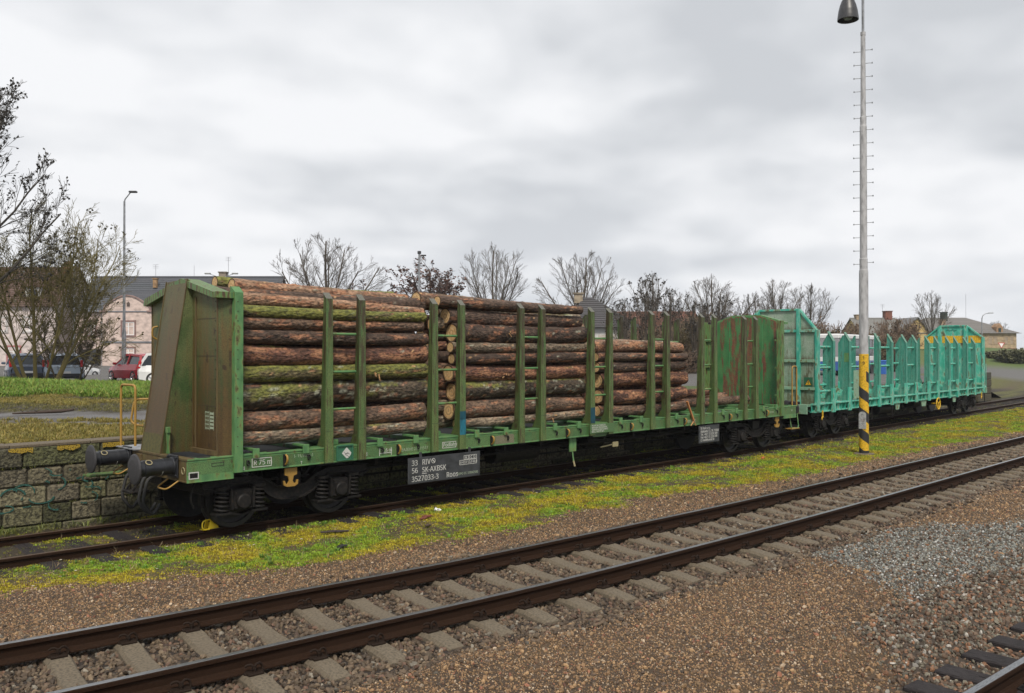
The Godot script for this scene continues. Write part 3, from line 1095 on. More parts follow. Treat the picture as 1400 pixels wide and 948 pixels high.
# ---------------------------------------------------------------- logs
func log_mesh(l: float, r0: float, r1: float, seed_: int, base: Color, flake: float, moss: float, lichen: float) -> Array:
	var f := FastNoiseLite.new()
	f.seed = seed_
	f.frequency = 1.0
	f.fractal_octaves = 3
	var sides := 28
	var segs := int(l / 0.045)
	var v := PackedVector3Array()
	var n := PackedVector3Array()
	var c := PackedColorArray()
	var ix := PackedInt32Array()
	var b1 := f.get_noise_1d(3.7) * 0.10
	var b2 := f.get_noise_1d(9.1) * 0.08
	for i in segs + 1:
		var t := float(i) / segs
		var x := t * l
		var r := lerpf(r0, r1, t)
		var oy := sin(t * PI) * b1
		var oz := sin(t * PI) * b2
		for j in sides:
			var an := TAU * j / sides
			var ca := cos(an)
			var sa := sin(an)
			var p := Vector3(x * 1.6, ca * r * 7.0, sa * r * 7.0)
			var d := f.get_noise_3d(p.x * 0.7, p.y * 0.5, p.z * 0.5) * 0.10 + f.get_noise_3d(p.x * 2.3 + 40.0, p.y * 2.6, p.z * 2.6) * 0.07
			# knots stand out a little here and there
			var kn := f.get_noise_3d(x * 3.0 + 80.0, ca * 1.5, sa * 1.5)
			d += maxf(0.0, kn - 0.42) * 0.45
			var fl := 1.15 * f.get_noise_3d(p.x * 0.9 + 11.0, p.y * 1.1, p.z * 1.1) + 0.4 * f.get_noise_3d(p.x * 5.0, p.y * 5.0 + 7.0, p.z * 5.0)
			var cc := base * maxf(0.2, 1.05 + 0.8 * f.get_noise_3d(p.x * 3.1, p.y * 3.1 + 20.0, p.z * 3.1) + 0.5 * f.get_noise_3d(p.x * 0.8, p.y + 27.0, p.z))
			if fl > 0.52 - flake:
				# bark has come off: red brown bast, in places pale wood
				var e := clampf((fl - (0.52 - flake)) * 7.0, 0.0, 1.0)
				var inner := Color(0.21, 0.075, 0.044).lerp(Color(0.39, 0.195, 0.105), clampf((fl - (0.52 - flake)) * 3.0, 0, 1))
				cc = cc.lerp(inner, e * 0.9)
				d -= 0.035 * e
			var ms := f.get_noise_3d(p.x * 0.55 + 60.0, p.y * 0.7, p.z * 0.7) * 0.9 + ca * 0.35 + 0.25 * f.get_noise_3d(p.x * 6.0, p.y * 6.0, p.z * 6.0 + 9.0)
			if ms > 0.85 - moss:
				cc = cc.lerp(Color(0.24, 0.235, 0.05).lerp(Color(0.12, 0.135, 0.03), clampf(f.get_noise_3d(p.x * 2.0, p.y * 2.0, p.z * 2.0) + 0.5, 0, 1)), clampf((ms - 0.85 + moss) * 3.5, 0, 0.92))
			var lc := f.get_noise_3d(p.x * 1.7 + 130.0, p.y * 2.0, p.z * 2.0)
			if lc > 0.66 - lichen:
				cc = cc.lerp(Color(0.42, 0.43, 0.33), clampf((lc - 0.66 + lichen) * 5.0, 0, 0.75))
			var rr := r * (1.0 + d)
			if f.get_noise_3d(p.x * 3.4 + 210.0, p.y * 3.0, p.z * 3.0) > 0.60:
				cc = Color(0.55, 0.34, 0.17)
			v.append(Vector3(x + 0.01 * f.get_noise_2d(an * 3.0, t * 90.0), oy + ca * rr, oz + sa * rr))
			n.append(Vector3.ZERO)
			c.append(cc)
	for i in segs:
		for j in sides:
			var a := i * sides + j
			var b := i * sides + (j + 1) % sides
			for q in [[a, a + sides, b], [b, a + sides, b + sides]]:
				var nn := (v[q[2]] - v[q[0]]).cross(v[q[1]] - v[q[0]])
				var mid := Vector3(0, (v[q[0]] + v[q[1]]).y * 0.5 - oy_at(b1, i, segs), (v[q[0]] + v[q[1]]).z * 0.5 - oy_at(b2, i, segs))
				if nn.dot(mid) < 0.0:
					nn = -nn
					ix.append_array([q[0], q[2], q[1]] if false else [q[0], q[1], q[2]])
				else:
					ix.append_array([q[0], q[1], q[2]])
				for e in 3:
					n[q[e]] += nn
	for i in n.size():
		n[i] = n[i].normalized()
	var arr := []
	arr.resize(Mesh.ARRAY_MAX)
	arr[Mesh.ARRAY_VERTEX] = v
	arr[Mesh.ARRAY_NORMAL] = n
	arr[Mesh.ARRAY_COLOR] = c
	arr[Mesh.ARRAY_INDEX] = ix
	var m := ArrayMesh.new()
	m.add_surface_from_arrays(Mesh.PRIMITIVE_TRIANGLES, arr)
	var out := [m]
	for en in 2:
		var e := MB.new()
		var i := 0 if en == 0 else segs
		var dir := Vector3(-1 if en == 0 else 1, 0, 0)
		var cen := Vector3(v[i * sides].x, 0, 0) + dir * 0.002
		var rings := 6
		for k in rings:
			for j in sides:
				var pa := v[i * sides + j]
				var pb := v[i * sides + (j + 1) % sides]
				pa.x = cen.x
				pb.x = cen.x
				var t0 := float(k) / rings
				var t1 := float(k + 1) / rings
				var g := 1.0 + 0.22 * sin(t0 * 21.0 + seed_) + 0.2 * f.get_noise_2d(j * 0.9, k * 2.0)
				e.col = Color(0.82, 0.58, 0.30).lerp(Color(0.66, 0.38, 0.15), clampf(f.get_noise_2d(j * 0.25, k * 0.6 + seed_) + 0.4, 0, 1)) * g
				if k == rings - 1:
					e.col = Color(0.1, 0.06, 0.035)
				e.qf(cen.lerp(pa, t0), cen.lerp(pb, t0), cen.lerp(pb, t1), cen.lerp(pa, t1), dir)
		out.append(e.mesh())
	return out

func oy_at(b: float, i: int, segs: int) -> float:
	return sin((i + 0.5) / segs * PI) * b

var log_count := 0

func timber(label: String, group: String, x0: float, x1: float, y: float, z: float, r0: float, r1: float, tone: int, tilt := 0.0, yaw := 0.0) -> void:
	log_count += 1
	var rr := RandomNumberGenerator.new()
	rr.seed = 4000 + log_count * 7
	var g := rr.randf_range(0.8, 1.2)
	var pal: Array = [
		[Color(0.078, 0.05, 0.036), 0.26, 0.0, 0.14],   # 0 dark brown
		[Color(0.13, 0.082, 0.055), 0.32, 0.12, 0.18],    # 1 mid brown, flaking
		[Color(0.105, 0.05, 0.034), 0.52, 0.24, 0.10],   # 2 reddish
		[Color(0.105, 0.085, 0.04), 0.16, 1.1, 0.2],  # 3 mossy
		[Color(0.075, 0.056, 0.038), 0.2, 0.66, 0.36],   # 4 dark with lichen
		[Color(0.27, 0.165, 0.105), 0.42, 0.06, 0.16],  # 5 pale pinkish
		[Color(0.19, 0.145, 0.10), 0.26, 0.25, 0.3],   # 6 grey brown
	][tone]
	var t := thing("log", label, "log", Vector3(x0, y, z), 0.0, group)
	t.rotation = Vector3(0, yaw, tilt)
	var a := log_mesh(x1 - x0, r0, r1, 900 + log_count * 13, pal[0] * g, pal[1], pal[2], pal[3])
	part("bark", a[0], M.bark, t)
	part("cut_end", a[1], M.cut_wood, t)
	part("cut_end", a[2], M.cut_wood, t)
	if log_count % 3 == 0:
		# a torn strip of bark or a broken branch stub
		var s := MB.new()
		s.col = Color(0.36, 0.2, 0.09)
		var px := rr.randf_range(0.3, 0.8) * (x1 - x0)
		for q in 3:
			var an := rr.randf_range(-0.5, 0.9)
			var o := Vector3(px + q * 0.05, sin(an) * r0 * 1.0, cos(an) * r0 * 1.0)
			s.bar(o, o + Vector3(rr.randf_range(-0.12, 0.12), rr.randf_range(-0.14, 0.02), 0.03), 0.025, 0.006, Vector3(0, 0.3, 1))
		part("torn_bark", s, M.bark, t)

func build_logs() -> void:
	var ord := ["first", "second", "third", "fourth", "fifth", "sixth", "seventh", "eighth", "ninth", "tenth", "eleventh", "twelfth", "thirteenth", "fourteenth"]
	var look := ["dark brown log", "flaky brown log", "torn reddish log", "green mossy log", "pale spotted log", "pale pinkish log", "grey brown log"]
	var stacks := [
		["in the front of the stack by the end wall", 1.55, 5.36, [[3.75, 3.53, 5], [3.53, 3.35, 3], [3.352, 3.15, 1], [3.15, 2.923, 0], [2.923, 2.565, 2], [2.565, 2.273, 3], [2.273, 1.85, 4], [1.85, 1.516, 1], [1.516, 1.289, 6]]],
		["in the front of the middle stack", 6.05, 9.98, [[3.628, 3.337, 0], [3.337, 2.98, 0], [2.98, 2.767, 6], [2.767, 2.542, 0], [2.542, 2.194, 2], [2.194, 1.818, 4], [1.818, 1.477, 1], [1.477, 1.302, 6]]],
		["in the front of the low third stack", 10.48, 13.98, [[3.03, 2.76, 5], [2.76, 2.571, 0], [2.571, 2.307, 0], [2.307, 1.933, 2], [1.933, 1.564, 2], [1.564, 1.3, 1]]]]
	var r := RandomNumberGenerator.new()
	r.seed = 31
	var si := 0
	for s in stacks:
		var grp: String = ["logs of the stack by the end wall", "logs of the middle stack", "logs of the low third stack"][si]
		for k in s[3].size():
			var row: Array = s[3][k]
			var rad: float = (row[0] - row[1]) * 0.5
			var d: float = r.randf_range(-0.09, 0.09)
			var pos: String = "topmost" if k == 0 else (("lowest" if k == s[3].size() - 1 else ord[k] + " from top"))
			timber("%s, %s %s" % [look[row[2]], pos, s[0]], grp, s[1] + d, s[2] + r.randf_range(-0.06, 0.06), (row[0] + row[1]) * 0.5 + rad * 0.02, 1.075 - rad - (0.12 if k == 0 else r.randf_range(0.0, 0.02)), rad * r.randf_range(0.96, 1.12), rad * r.randf_range(0.86, 1.02), row[2], -0.03 if k == 0 and si == 0 else r.randf_range(-0.006, 0.006), r.randf_range(-0.006, 0.006))
		# the second row of logs, seen through the gaps and at the stack's end
		var y := 1.30
		var k2 := -1
		var top: float = s[3][0][0] - 0.1
		while y < top:
			var rad := r.randf_range(0.085, 0.165)
			k2 += 1
			timber("second row log, %s from the bottom, %s" % [ord[k2], ["stack by the end wall", "middle stack", "low third stack"][si]], grp + ", second row", s[1] + r.randf_range(-0.2, 0.1) - (0.16 if si > 0 else 0.0), s[2] + r.randf_range(0.0, 0.25), y + rad, 0.60 + r.randf_range(-0.04, 0.05), rad, rad * 0.93, [0, 1, 0, 6, 2][r.randi() % 5], 0, r.randf_range(-0.01, 0.01))
			y += rad * 1.9
		y = 1.42
		k2 = -1
		while y < top - 0.1:
			k2 += 1
			timber("third row log, %s from the bottom, deep in the %s" % [ord[k2], ["stack by the end wall", "middle stack", "low third stack"][si]], grp + ", third row", s[1] + r.randf_range(-0.25, -0.1) * (0.0 if si == 0 else 1.0), s[2] + r.randf_range(0.1, 0.35), y, 0.26, 0.15, 0.14, [0, 1, 6][r.randi() % 3])
			y += 0.28
		si += 1
	# on top of the piles
	timber("long pale log lying on top of the stack by the end wall", "logs on top", 1.7, 5.28, 3.86, 0.55, 0.125, 0.11, 5, -0.022, 0.012)
	timber("mossy log on top of the first stack, just behind the end wall roof", "logs on top", 1.62, 5.2, 3.93, 0.12, 0.115, 0.1, 3, -0.022, -0.02)
	timber("pale log with a bright cut end on top between two stacks", "logs on top", 5.45, 9.7, 3.80, 0.62, 0.15, 0.11, 1, -0.012, 0.01)
	timber("small log with a bright cut end on top behind the second stakes", "logs on top", 5.72, 9.9, 3.76, 0.93, 0.105, 0.092, 0, -0.008, 0.0)
	timber("grey log along the top of the middle stack", "logs on top", 5.9, 10.02, 3.73, 0.24, 0.11, 0.1, 6, -0.004, 0.0)
	timber("brown log low on the rear side of the first stack top", "logs on top", 1.7, 5.4, 3.70, -0.3, 0.14, 0.12, 1, -0.01, 0.0)
	timber("rough log on top of the low third stack at its rear", "logs on top", 10.3, 14.1, 2.92, 0.35, 0.15, 0.12, 5, 0.0, 0.02)
	timber("knotty log on the rear top of the low third stack", "logs on top", 10.5, 14.0, 2.93, -0.15, 0.13, 0.14, 6, 0.0, -0.02)
	for k in 4:
		timber("rear log of the low third stack, %s from its top" % ord[k], "rear logs of the low third stack", 10.3, 13.95, 2.74 - 0.28 * k, -0.3, 0.14, 0.13, [0, 1, 0, 2][k])
	timber("thin log lying on the floor before the rusty end wall, nearest the camera", "floor logs", 14.0, 17.6, 1.44, 0.62, 0.125, 0.11, 1)
	timber("orange log end on the floor behind the last stake pairs", "floor logs", 14.2, 17.1, 1.46, 0.12, 0.15, 0.13, 5)
	timber("brown log across the floor at the rear, dark end by the rusty wall", "floor logs", 14.4, 18.0, 1.44, -0.38, 0.14, 0.15, 0)
	timber("short log on the floor logs in front of the rusty wall", "floor logs", 14.1, 16.3, 1.70, 0.35, 0.12, 0.10, 2)

# ---------------------------------------------------------------- wagon details
func bogie_into(w: Node3D, x: float) -> void:
	var b := sub("bogie", w, Vector3(x, 0, 0))
	for s in [-1.0, 1.0]:
		# side frame: drops from the axle guards to a deep belly between the wheels
		var m := MB.new()
		var outline := PackedVector2Array([Vector2(-1.5, 0.80), Vector2(-1.52, 0.69), Vector2(-1.3, 0.64), Vector2(-1.12, 0.72), Vector2(-0.72, 0.73), Vector2(-0.55, 0.62), Vector2(-0.4, 0.48), Vector2(-0.24, 0.405), Vector2(0.0, 0.385), Vector2(0.24, 0.405), Vector2(0.4, 0.48), Vector2(0.55, 0.62), Vector2(0.72, 0.73), Vector2(1.12, 0.72), Vector2(1.3, 0.64), Vector2(1.52, 0.69), Vector2(1.5, 0.80), Vector2(0.7, 0.82), Vector2(0.45, 0.74), Vector2(0.24, 0.60), Vector2(0.0, 0.57), Vector2(-0.24, 0.60), Vector2(-0.45, 0.74), Vector2(-0.7, 0.82)])
		m.prism(outline, Vector3(0, 0, s * 1.0), Vector3.RIGHT, Vector3.UP, Vector3(0, 0, s * 0.022))
		# flanges along the lower and the upper edge
		for i in range(1, 15):
			m.bar(Vector3(outline[i].x, outline[i].y, s * 1.0), Vector3(outline[i + 1].x, outline[i + 1].y, s * 1.0), 0.16, 0.024)
		for i in range(16, 23):
			m.bar(Vector3(outline[i].x, outline[i].y, s * 1.0), Vector3(outline[i + 1].x, outline[i + 1].y, s * 1.0), 0.15, 0.024)
		m.span(-0.18, 0.18, 0.60, 0.84, s * 0.9, s * 1.06, 0.02)
		part("side_frame", m, M.iron, b)
		for e in [-0.9, 0.9]:
			var a := MB.new()
			a.span(e - 0.165, e + 0.165, 0.32, 0.64, s * 0.97, s * 1.14, 0.03)
			a.lathe(PackedVector2Array([Vector2(0.118, 0), Vector2(0.118, 0.045), Vector2(0.10, 0.06), Vector2(0.0, 0.062)]), Vector3(e, 0.455, s * 1.14), Vector3(0, 0, s), 16)
			for q in [[-0.12, -0.1], [0.12, -0.1], [-0.12, 0.13], [0.12, 0.13]]:
				a.cyl(Vector3(e + q[0], 0.455 + q[1], s * 1.13), Vector3(e + q[0], 0.455 + q[1], s * 1.165), 0.018, 6)
			# horns and the cradle below the springs
			for q in [-1.0, 1.0]:
				a.bar(Vector3(e + q * 0.19, 0.66, s * 1.07), Vector3(e + q * 0.175, 0.34, s * 1.07), 0.16, 0.035)
				a.span(e + q * 0.15, e + q * 0.44, 0.265, 0.30, s * 0.93, s * 1.12)
				a.bar(Vector3(e + q * 0.16, 0.27, s * 1.03), Vector3(e, 0.235, s * 1.03), 0.14, 0.03)
			part("axle_box", a, M.iron, b)
			for q in [-1.0, 1.0]:
				var c := MB.new()
				var pts := PackedVector3Array()
				for i in 46:
					var an := TAU * i / 9.0
					pts.append(Vector3(e + q * 0.305 + cos(an) * 0.098, 0.315 + 0.335 * i / 45.0, s * 1.025 + sin(an) * 0.098))
				c.tube(pts, PackedFloat32Array([0.021]), 6)
				c.cyl(Vector3(e + q * 0.305, 0.30, s * 1.025), Vector3(e + q * 0.305, 0.66, s * 1.025), 0.05, 8)
				c.cyl(Vector3(e + q * 0.305, 0.65, s * 1.025), Vector3(e + q * 0.305, 0.70, s * 1.025), 0.125, 12)
				part("coil_spring", c, M.iron, b)
	for e in [-0.9, 0.9]:
		for s in [-1.0, 1.0]:
			var m := MB.new()
			m.lathe(PackedVector2Array([Vector2(0.0, 0.085), Vector2(0.11, 0.085), Vector2(0.12, 0.03), Vector2(0.33, 0.0), Vector2(0.385, 0.02), Vector2(0.388, 0.07), Vector2(0.455, 0.07), Vector2(0.461, 0.055), Vector2(0.466, -0.035), Vector2(0.492, -0.05), Vector2(0.492, -0.066), Vector2(0.40, -0.066), Vector2(0.12, -0.05), Vector2(0.0, -0.05)]), Vector3(e, 0.461, s * 0.75), Vector3(0, 0, s), 36)
			part("wheel", m, M.wheel_steel, b)
		var ax := MB.new()
		ax.cyl(Vector3(e, 0.461, -1.0), Vector3(e, 0.461, 1.0), 0.08, 14)
		for s in [-1.0, 1.0]:
			# brake block and its hanger
			ax.span(e + s * 0.475, e + s * 0.53, 0.36, 0.62, -0.80, -0.69)
			ax.span(e + s * 0.475, e + s * 0.53, 0.36, 0.62, 0.69, 0.80)
			ax.bar(Vector3(e + s * 0.5, 0.6, 0.75), Vector3(e + s * 0.54, 0.9, 0.75), 0.03, 0.03)
		part("axle", ax, M.iron, b)
	var cb := MB.new()
	cb.span(-0.2, 0.2, 0.5, 0.80, -0.95, 0.95, 0.03)
	for s in [-1.0, 1.0]:
		var eb := MB.new()
		eb.span(s * 1.36, s * 1.48, 0.58, 0.76, -1.0, 1.0, 0.02)
		part("end_beam", eb, M.iron, b)
	cb.cyl(Vector3(0, 0.78, 0), Vector3(0, 0.95, 0), 0.22, 16)
	part("cross_beam", cb, M.iron, b)

func buffer_into(w: Node3D, x: float, z: float, d: float, mark: bool) -> void:
	# d: which way the buffer looks (-1 towards the wagon's start)
	var g := sub("buffer", w, Vector3(x, 1.07, z))
	var ax := Vector3(-d, 0, 0)
	var h := MB.new()
	h.lathe(PackedVector2Array([Vector2(0.0, -0.012), Vector2(0.14, -0.006), Vector2(0.212, 0.008), Vector2(0.226, 0.02), Vector2(0.226, 0.034), Vector2(0.212, 0.042), Vector2(0.10, 0.05), Vector2(0.0, 0.05)]), Vector3.ZERO, ax, 32)
	part("buffer_head", h, M.buffer_face, g)
	var s := MB.new()
	s.lathe(PackedVector2Array([Vector2(0.16, 0.035), Vector2(0.16, 0.055), Vector2(0.112, 0.06), Vector2(0.112, 0.14), Vector2(0.122, 0.145), Vector2(0.122, 0.42), Vector2(0.127, 0.425), Vector2(0.127, 0.56), Vector2(0.135, 0.57), Vector2(0.135, 0.60)]), Vector3.ZERO, ax, 28)
	s.span(minf(-d * 0.585, -d * 0.612), maxf(-d * 0.585, -d * 0.612), -0.17, 0.17, -0.17, 0.17, 0.008)
	for q in [[-1, -1], [-1, 1], [1, -1], [1, 1]]:
		s.cyl(Vector3(-d * 0.56, q[0] * 0.135, q[1] * 0.135), Vector3(-d * 0.59, q[0] * 0.135, q[1] * 0.135), 0.02, 6)
	for i in 6:
		var an := TAU * i / 6.0
		s.cyl(Vector3(-d * 0.05, sin(an) * 0.14, cos(an) * 0.14), Vector3(-d * 0.068, sin(an) * 0.14, cos(an) * 0.14), 0.011, 6)
	part("buffer_sleeve", s, M.buffer_black, g)
	if mark:
		var k := MB.new()
		k.torus(Vector3(-d * 0.20, 0.093, 0.085), Vector3(0, 0.76, 0.65), 0.045, 0.008, 0, TAU, 20, 6)
		part("painted_ring", k, M.cream_paint, g)
		var l := MB.new()
		l.torus(Vector3(-d * 0.40, 0, 0), Vector3(1, 0, 0), 0.1235, 0.004, 0.5, 1.35, 10, 5)
		part("white_dash", l, M.letter_white, g)

func tri_sign(parent: Node3D, at: Vector3, sz: float, turn: float) -> void:
	var m := MB.new()
	m.prism(PackedVector2Array([Vector2(-0.5, -0.4) * sz, Vector2(0.5, -0.4) * sz, Vector2(0, 0.46) * sz]), Vector3.ZERO, Vector3.RIGHT, Vector3.UP, Vector3(0, 0, 0.004))
	var p := part("warning_triangle", m, M.yellow_paint, parent, at)
	p.rotation.y = turn
	var k := MB.new()
	var q := [Vector2(-0.5, -0.4) * sz, Vector2(0.5, -0.4) * sz, Vector2(0, 0.46) * sz]
	for i in 3:
		k.bar(Vector3(q[i].x, q[i].y, 0.005), Vector3(q[(i + 1) % 3].x, q[(i + 1) % 3].y, 0.005), 0.006, 0.06 * sz, Vector3.UP)
	k.bar(Vector3(0.04 * sz, 0.22 * sz, 0.005), Vector3(-0.06 * sz, -0.02 * sz, 0.005), 0.006, 0.07 * sz)
	k.bar(Vector3(-0.06 * sz, -0.02 * sz, 0.005), Vector3(0.05 * sz, -0.04 * sz, 0.005), 0.006, 0.06 * sz)
	k.bar(Vector3(0.05 * sz, -0.04 * sz, 0.005), Vector3(-0.01 * sz, -0.27 * sz, 0.005), 0.006, 0.06 * sz)
	part("flash_symbol", k, M.dark_print, p)

func frame_box(parent: Node3D, x0: float, x1: float, y0: float, y1: float, z: float, t: float, material: Material, called := "painted_frame") -> void:
	var m := MB.new()
	m.span(x0, x1, y0, y0 + t, z, z + 0.004)
	m.span(x0, x1, y1 - t, y1, z, z + 0.004)
	m.span(x0, x0 + t, y0 + t, y1 - t, z, z + 0.0036)
	m.span(x1 - t, x1, y0 + t, y1 - t, z, z + 0.0036)
	part(called, m, material, parent)

func stake_mesh(h: float, seed_: float) -> ArrayMesh:
	# origin at the foot of the front face, z runs inwards as negative; narrower and shallower towards the top
	var m := MB.new()
	for s in [-1.0, 1.0]:
		var x0: float = 0.066 * s
		var x1: float = 0.048 * s
		var out := Vector3(s, 0, 0)
		# side cheeks, painted spot by spot, flared inwards at the foot
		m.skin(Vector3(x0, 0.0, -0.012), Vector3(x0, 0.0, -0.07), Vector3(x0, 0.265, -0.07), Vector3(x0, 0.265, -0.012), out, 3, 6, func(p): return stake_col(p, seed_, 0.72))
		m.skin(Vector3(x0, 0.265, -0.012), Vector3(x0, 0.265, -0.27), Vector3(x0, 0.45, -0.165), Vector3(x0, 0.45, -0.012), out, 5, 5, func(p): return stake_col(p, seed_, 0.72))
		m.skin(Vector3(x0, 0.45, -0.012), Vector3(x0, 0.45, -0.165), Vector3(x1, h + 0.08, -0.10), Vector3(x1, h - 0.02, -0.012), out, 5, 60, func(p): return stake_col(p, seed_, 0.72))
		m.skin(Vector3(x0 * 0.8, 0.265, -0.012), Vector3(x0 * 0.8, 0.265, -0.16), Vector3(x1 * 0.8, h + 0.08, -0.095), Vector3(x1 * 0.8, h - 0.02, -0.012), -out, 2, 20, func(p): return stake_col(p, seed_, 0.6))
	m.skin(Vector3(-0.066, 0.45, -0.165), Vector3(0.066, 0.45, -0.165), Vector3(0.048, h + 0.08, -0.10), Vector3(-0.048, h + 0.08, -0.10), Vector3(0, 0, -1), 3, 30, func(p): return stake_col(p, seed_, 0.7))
	# front plate with thickness, slanted cap, foot bracket
	m.skin(Vector3(-0.08, 0.0, 0.004), Vector3(0.08, 0.0, 0.004), Vector3(0.062, h, 0.004), Vector3(-0.062, h, 0.004), Vector3(0, 0, 1), 8, 130, func(p): return stake_col(p, seed_, 1.0))
	m.col = stake_col(Vector3(0, 0.5, 0), seed_, 0.8)
	for s in [-1.0, 1.0]:
		m.qf(Vector3(s * 0.08, 0.0, 0.004), Vector3(s * 0.062, h, 0.004), Vector3(s * 0.062, h, -0.012), Vector3(s * 0.08, 0.0, -0.012), Vector3(s, 0, 0))
		m.qf(Vector3(s * 0.08, 0.0, -0.012), Vector3(s * 0.062, h, -0.012), Vector3(s * 0.04, h, -0.012), Vector3(s * 0.05, 0.0, -0.012), Vector3(0, 0, -1))
	m.col = Color(0.17, 0.17, 0.14)
	m.prism(PackedVector2Array([Vector2(0.004, h), Vector2(-0.105, h + 0.105), Vector2(-0.11, h + 0.097), Vector2(-0.001, h - 0.008)]), Vector3(-0.062, 0, 0), Vector3(0, 0, 1), Vector3.UP, Vector3(0.124, 0, 0))
	m.col = Color(0.02, 0.035, 0.018)
	m.prism(PackedVector2Array([Vector2(0.004, 0.0), Vector2(0.004, -0.012), Vector2(-0.07, -0.012), Vector2(-0.07, 0.0)]), Vector3(-0.08, 0, 0), Vector3(0, 0, 1), Vector3.UP, Vector3(0.16, 0, 0))
	m.span(-0.081, 0.081, 0.52, 0.526, 0.0035, 0.0052)
	return m.mesh()

func stake_col(p: Vector3, sd: float, k: float) -> Color:
	var q := p + Vector3(sd * 7.3, sd * 3.1, 0)
	var st := nn3(q, 38.0, 0.9, 20.0) + 0.5 * nn3(q, 70.0, 3.0, 40.0, 5.0)
	var bl := nn3(q, 8.0, 1.6, 8.0, 20.0) + 0.5 * nn3(q, 30.0, 9.0, 30.0, 40.0)
	var t := p.y / 2.7
	var c := Color(0.085, 0.165, 0.052).lerp(Color(0.16, 0.225, 0.07), clampf(0.5 + bl * 0.9, 0, 1))
	c = c.lerp(Color(0.15, 0.15, 0.04), clampf(st * 1.1 + 0.1, 0, 0.7))
	c = c.lerp(Color(0.07, 0.045, 0.024), clampf(smoothstep(0.22, 0.6, st * 0.65 + bl * 0.5 + t * 0.56 + 0.12 * sin(sd * 5.0)), 0, 0.9))
	return c * k * (1.0 + 0.12 * nn3(q, 80.0, 60.0, 80.0))

func teal_col(p: Vector3, sd: float, k: float) -> Color:
	var q := p + Vector3(sd * 5.3, sd * 2.1, 0)
	var st := nn3(q, 24.0, 0.8, 24.0) + 0.5 * nn3(q, 60.0, 3.0, 60.0, 5.0)
	var bl := nn3(q, 5.0, 1.8, 5.0, 20.0) + 0.5 * nn3(q, 22.0, 9.0, 22.0, 40.0)
	var c := Color(0.035, 0.30, 0.215).lerp(Color(0.11, 0.42, 0.32), clampf(0.5 + bl * 0.9, 0, 1))
	c = c.lerp(Color(0.24, 0.45, 0.35), clampf(smoothstep(0.25, 0.7, st * 0.7 + 0.5 * exp(-p.y * 1.6)), 0, 0.55))
	c = c.lerp(Color(0.07, 0.12, 0.075), clampf(smoothstep(0.25, 0.7, bl * 0.8 - st * 0.3 + 0.22 * exp(-p.y * 2.0)), 0, 0.8))
	c = c.lerp(Color(0.11, 0.045, 0.022), clampf(smoothstep(0.46, 0.66, st * 0.4 + bl * 0.5 + 0.18 * exp(-p.y * 3.0)), 0, 0.9))
	return c * k * (1.0 + 0.1 * nn3(q, 70.0, 50.0, 70.0))

func teal_stake(seed_: float) -> ArrayMesh:
	var m := MB.new()
	for s in [-1.0, 1.0]:
		var x: float = 0.07 * s
		var out := Vector3(s, 0, 0)
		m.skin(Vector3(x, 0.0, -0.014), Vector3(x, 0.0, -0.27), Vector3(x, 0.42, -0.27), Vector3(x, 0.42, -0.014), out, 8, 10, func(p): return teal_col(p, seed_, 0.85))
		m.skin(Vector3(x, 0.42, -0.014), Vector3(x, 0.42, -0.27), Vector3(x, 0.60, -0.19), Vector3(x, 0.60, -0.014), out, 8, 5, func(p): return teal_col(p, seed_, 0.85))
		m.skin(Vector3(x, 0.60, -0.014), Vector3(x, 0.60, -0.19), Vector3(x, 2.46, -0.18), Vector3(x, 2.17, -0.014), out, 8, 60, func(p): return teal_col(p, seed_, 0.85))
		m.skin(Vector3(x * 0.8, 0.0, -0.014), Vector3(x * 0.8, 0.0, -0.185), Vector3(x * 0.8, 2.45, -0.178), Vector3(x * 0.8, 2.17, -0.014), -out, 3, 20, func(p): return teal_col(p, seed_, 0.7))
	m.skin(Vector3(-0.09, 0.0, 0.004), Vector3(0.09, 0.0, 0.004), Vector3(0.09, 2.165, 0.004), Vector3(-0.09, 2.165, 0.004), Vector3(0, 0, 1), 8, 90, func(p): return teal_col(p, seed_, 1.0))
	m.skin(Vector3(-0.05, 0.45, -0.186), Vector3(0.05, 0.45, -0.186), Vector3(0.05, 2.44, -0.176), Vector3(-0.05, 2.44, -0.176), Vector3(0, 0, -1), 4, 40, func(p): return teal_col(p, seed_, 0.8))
	m.col = teal_col(Vector3(0, 1.2, 0), seed_, 0.9)
	for s in [-1.0, 1.0]:
		m.qf(Vector3(s * 0.09, 0.0, 0.004), Vector3(s * 0.09, 2.165, 0.004), Vector3(s * 0.09, 2.165, -0.014), Vector3(s * 0.09, 0.0, -0.014), Vector3(s, 0, 0))
		m.qf(Vector3(s * 0.09, 0.0, -0.014), Vector3(s * 0.09, 2.165, -0.014), Vector3(s * 0.05, 2.165, -0.014), Vector3(s * 0.05, 0.0, -0.014), Vector3(0, 0, -1))
	m.col = Color(0.17, 0.36, 0.27)
	m.prism(PackedVector2Array([Vector2(0.004, 2.165), Vector2(-0.18, 2.485), Vector2(-0.19, 2.475), Vector2(-0.006, 2.155)]), Vector3(-0.09, 0, 0), Vector3(0, 0, 1), Vector3.UP, Vector3(0.18, 0, 0))
	return m.mesh()

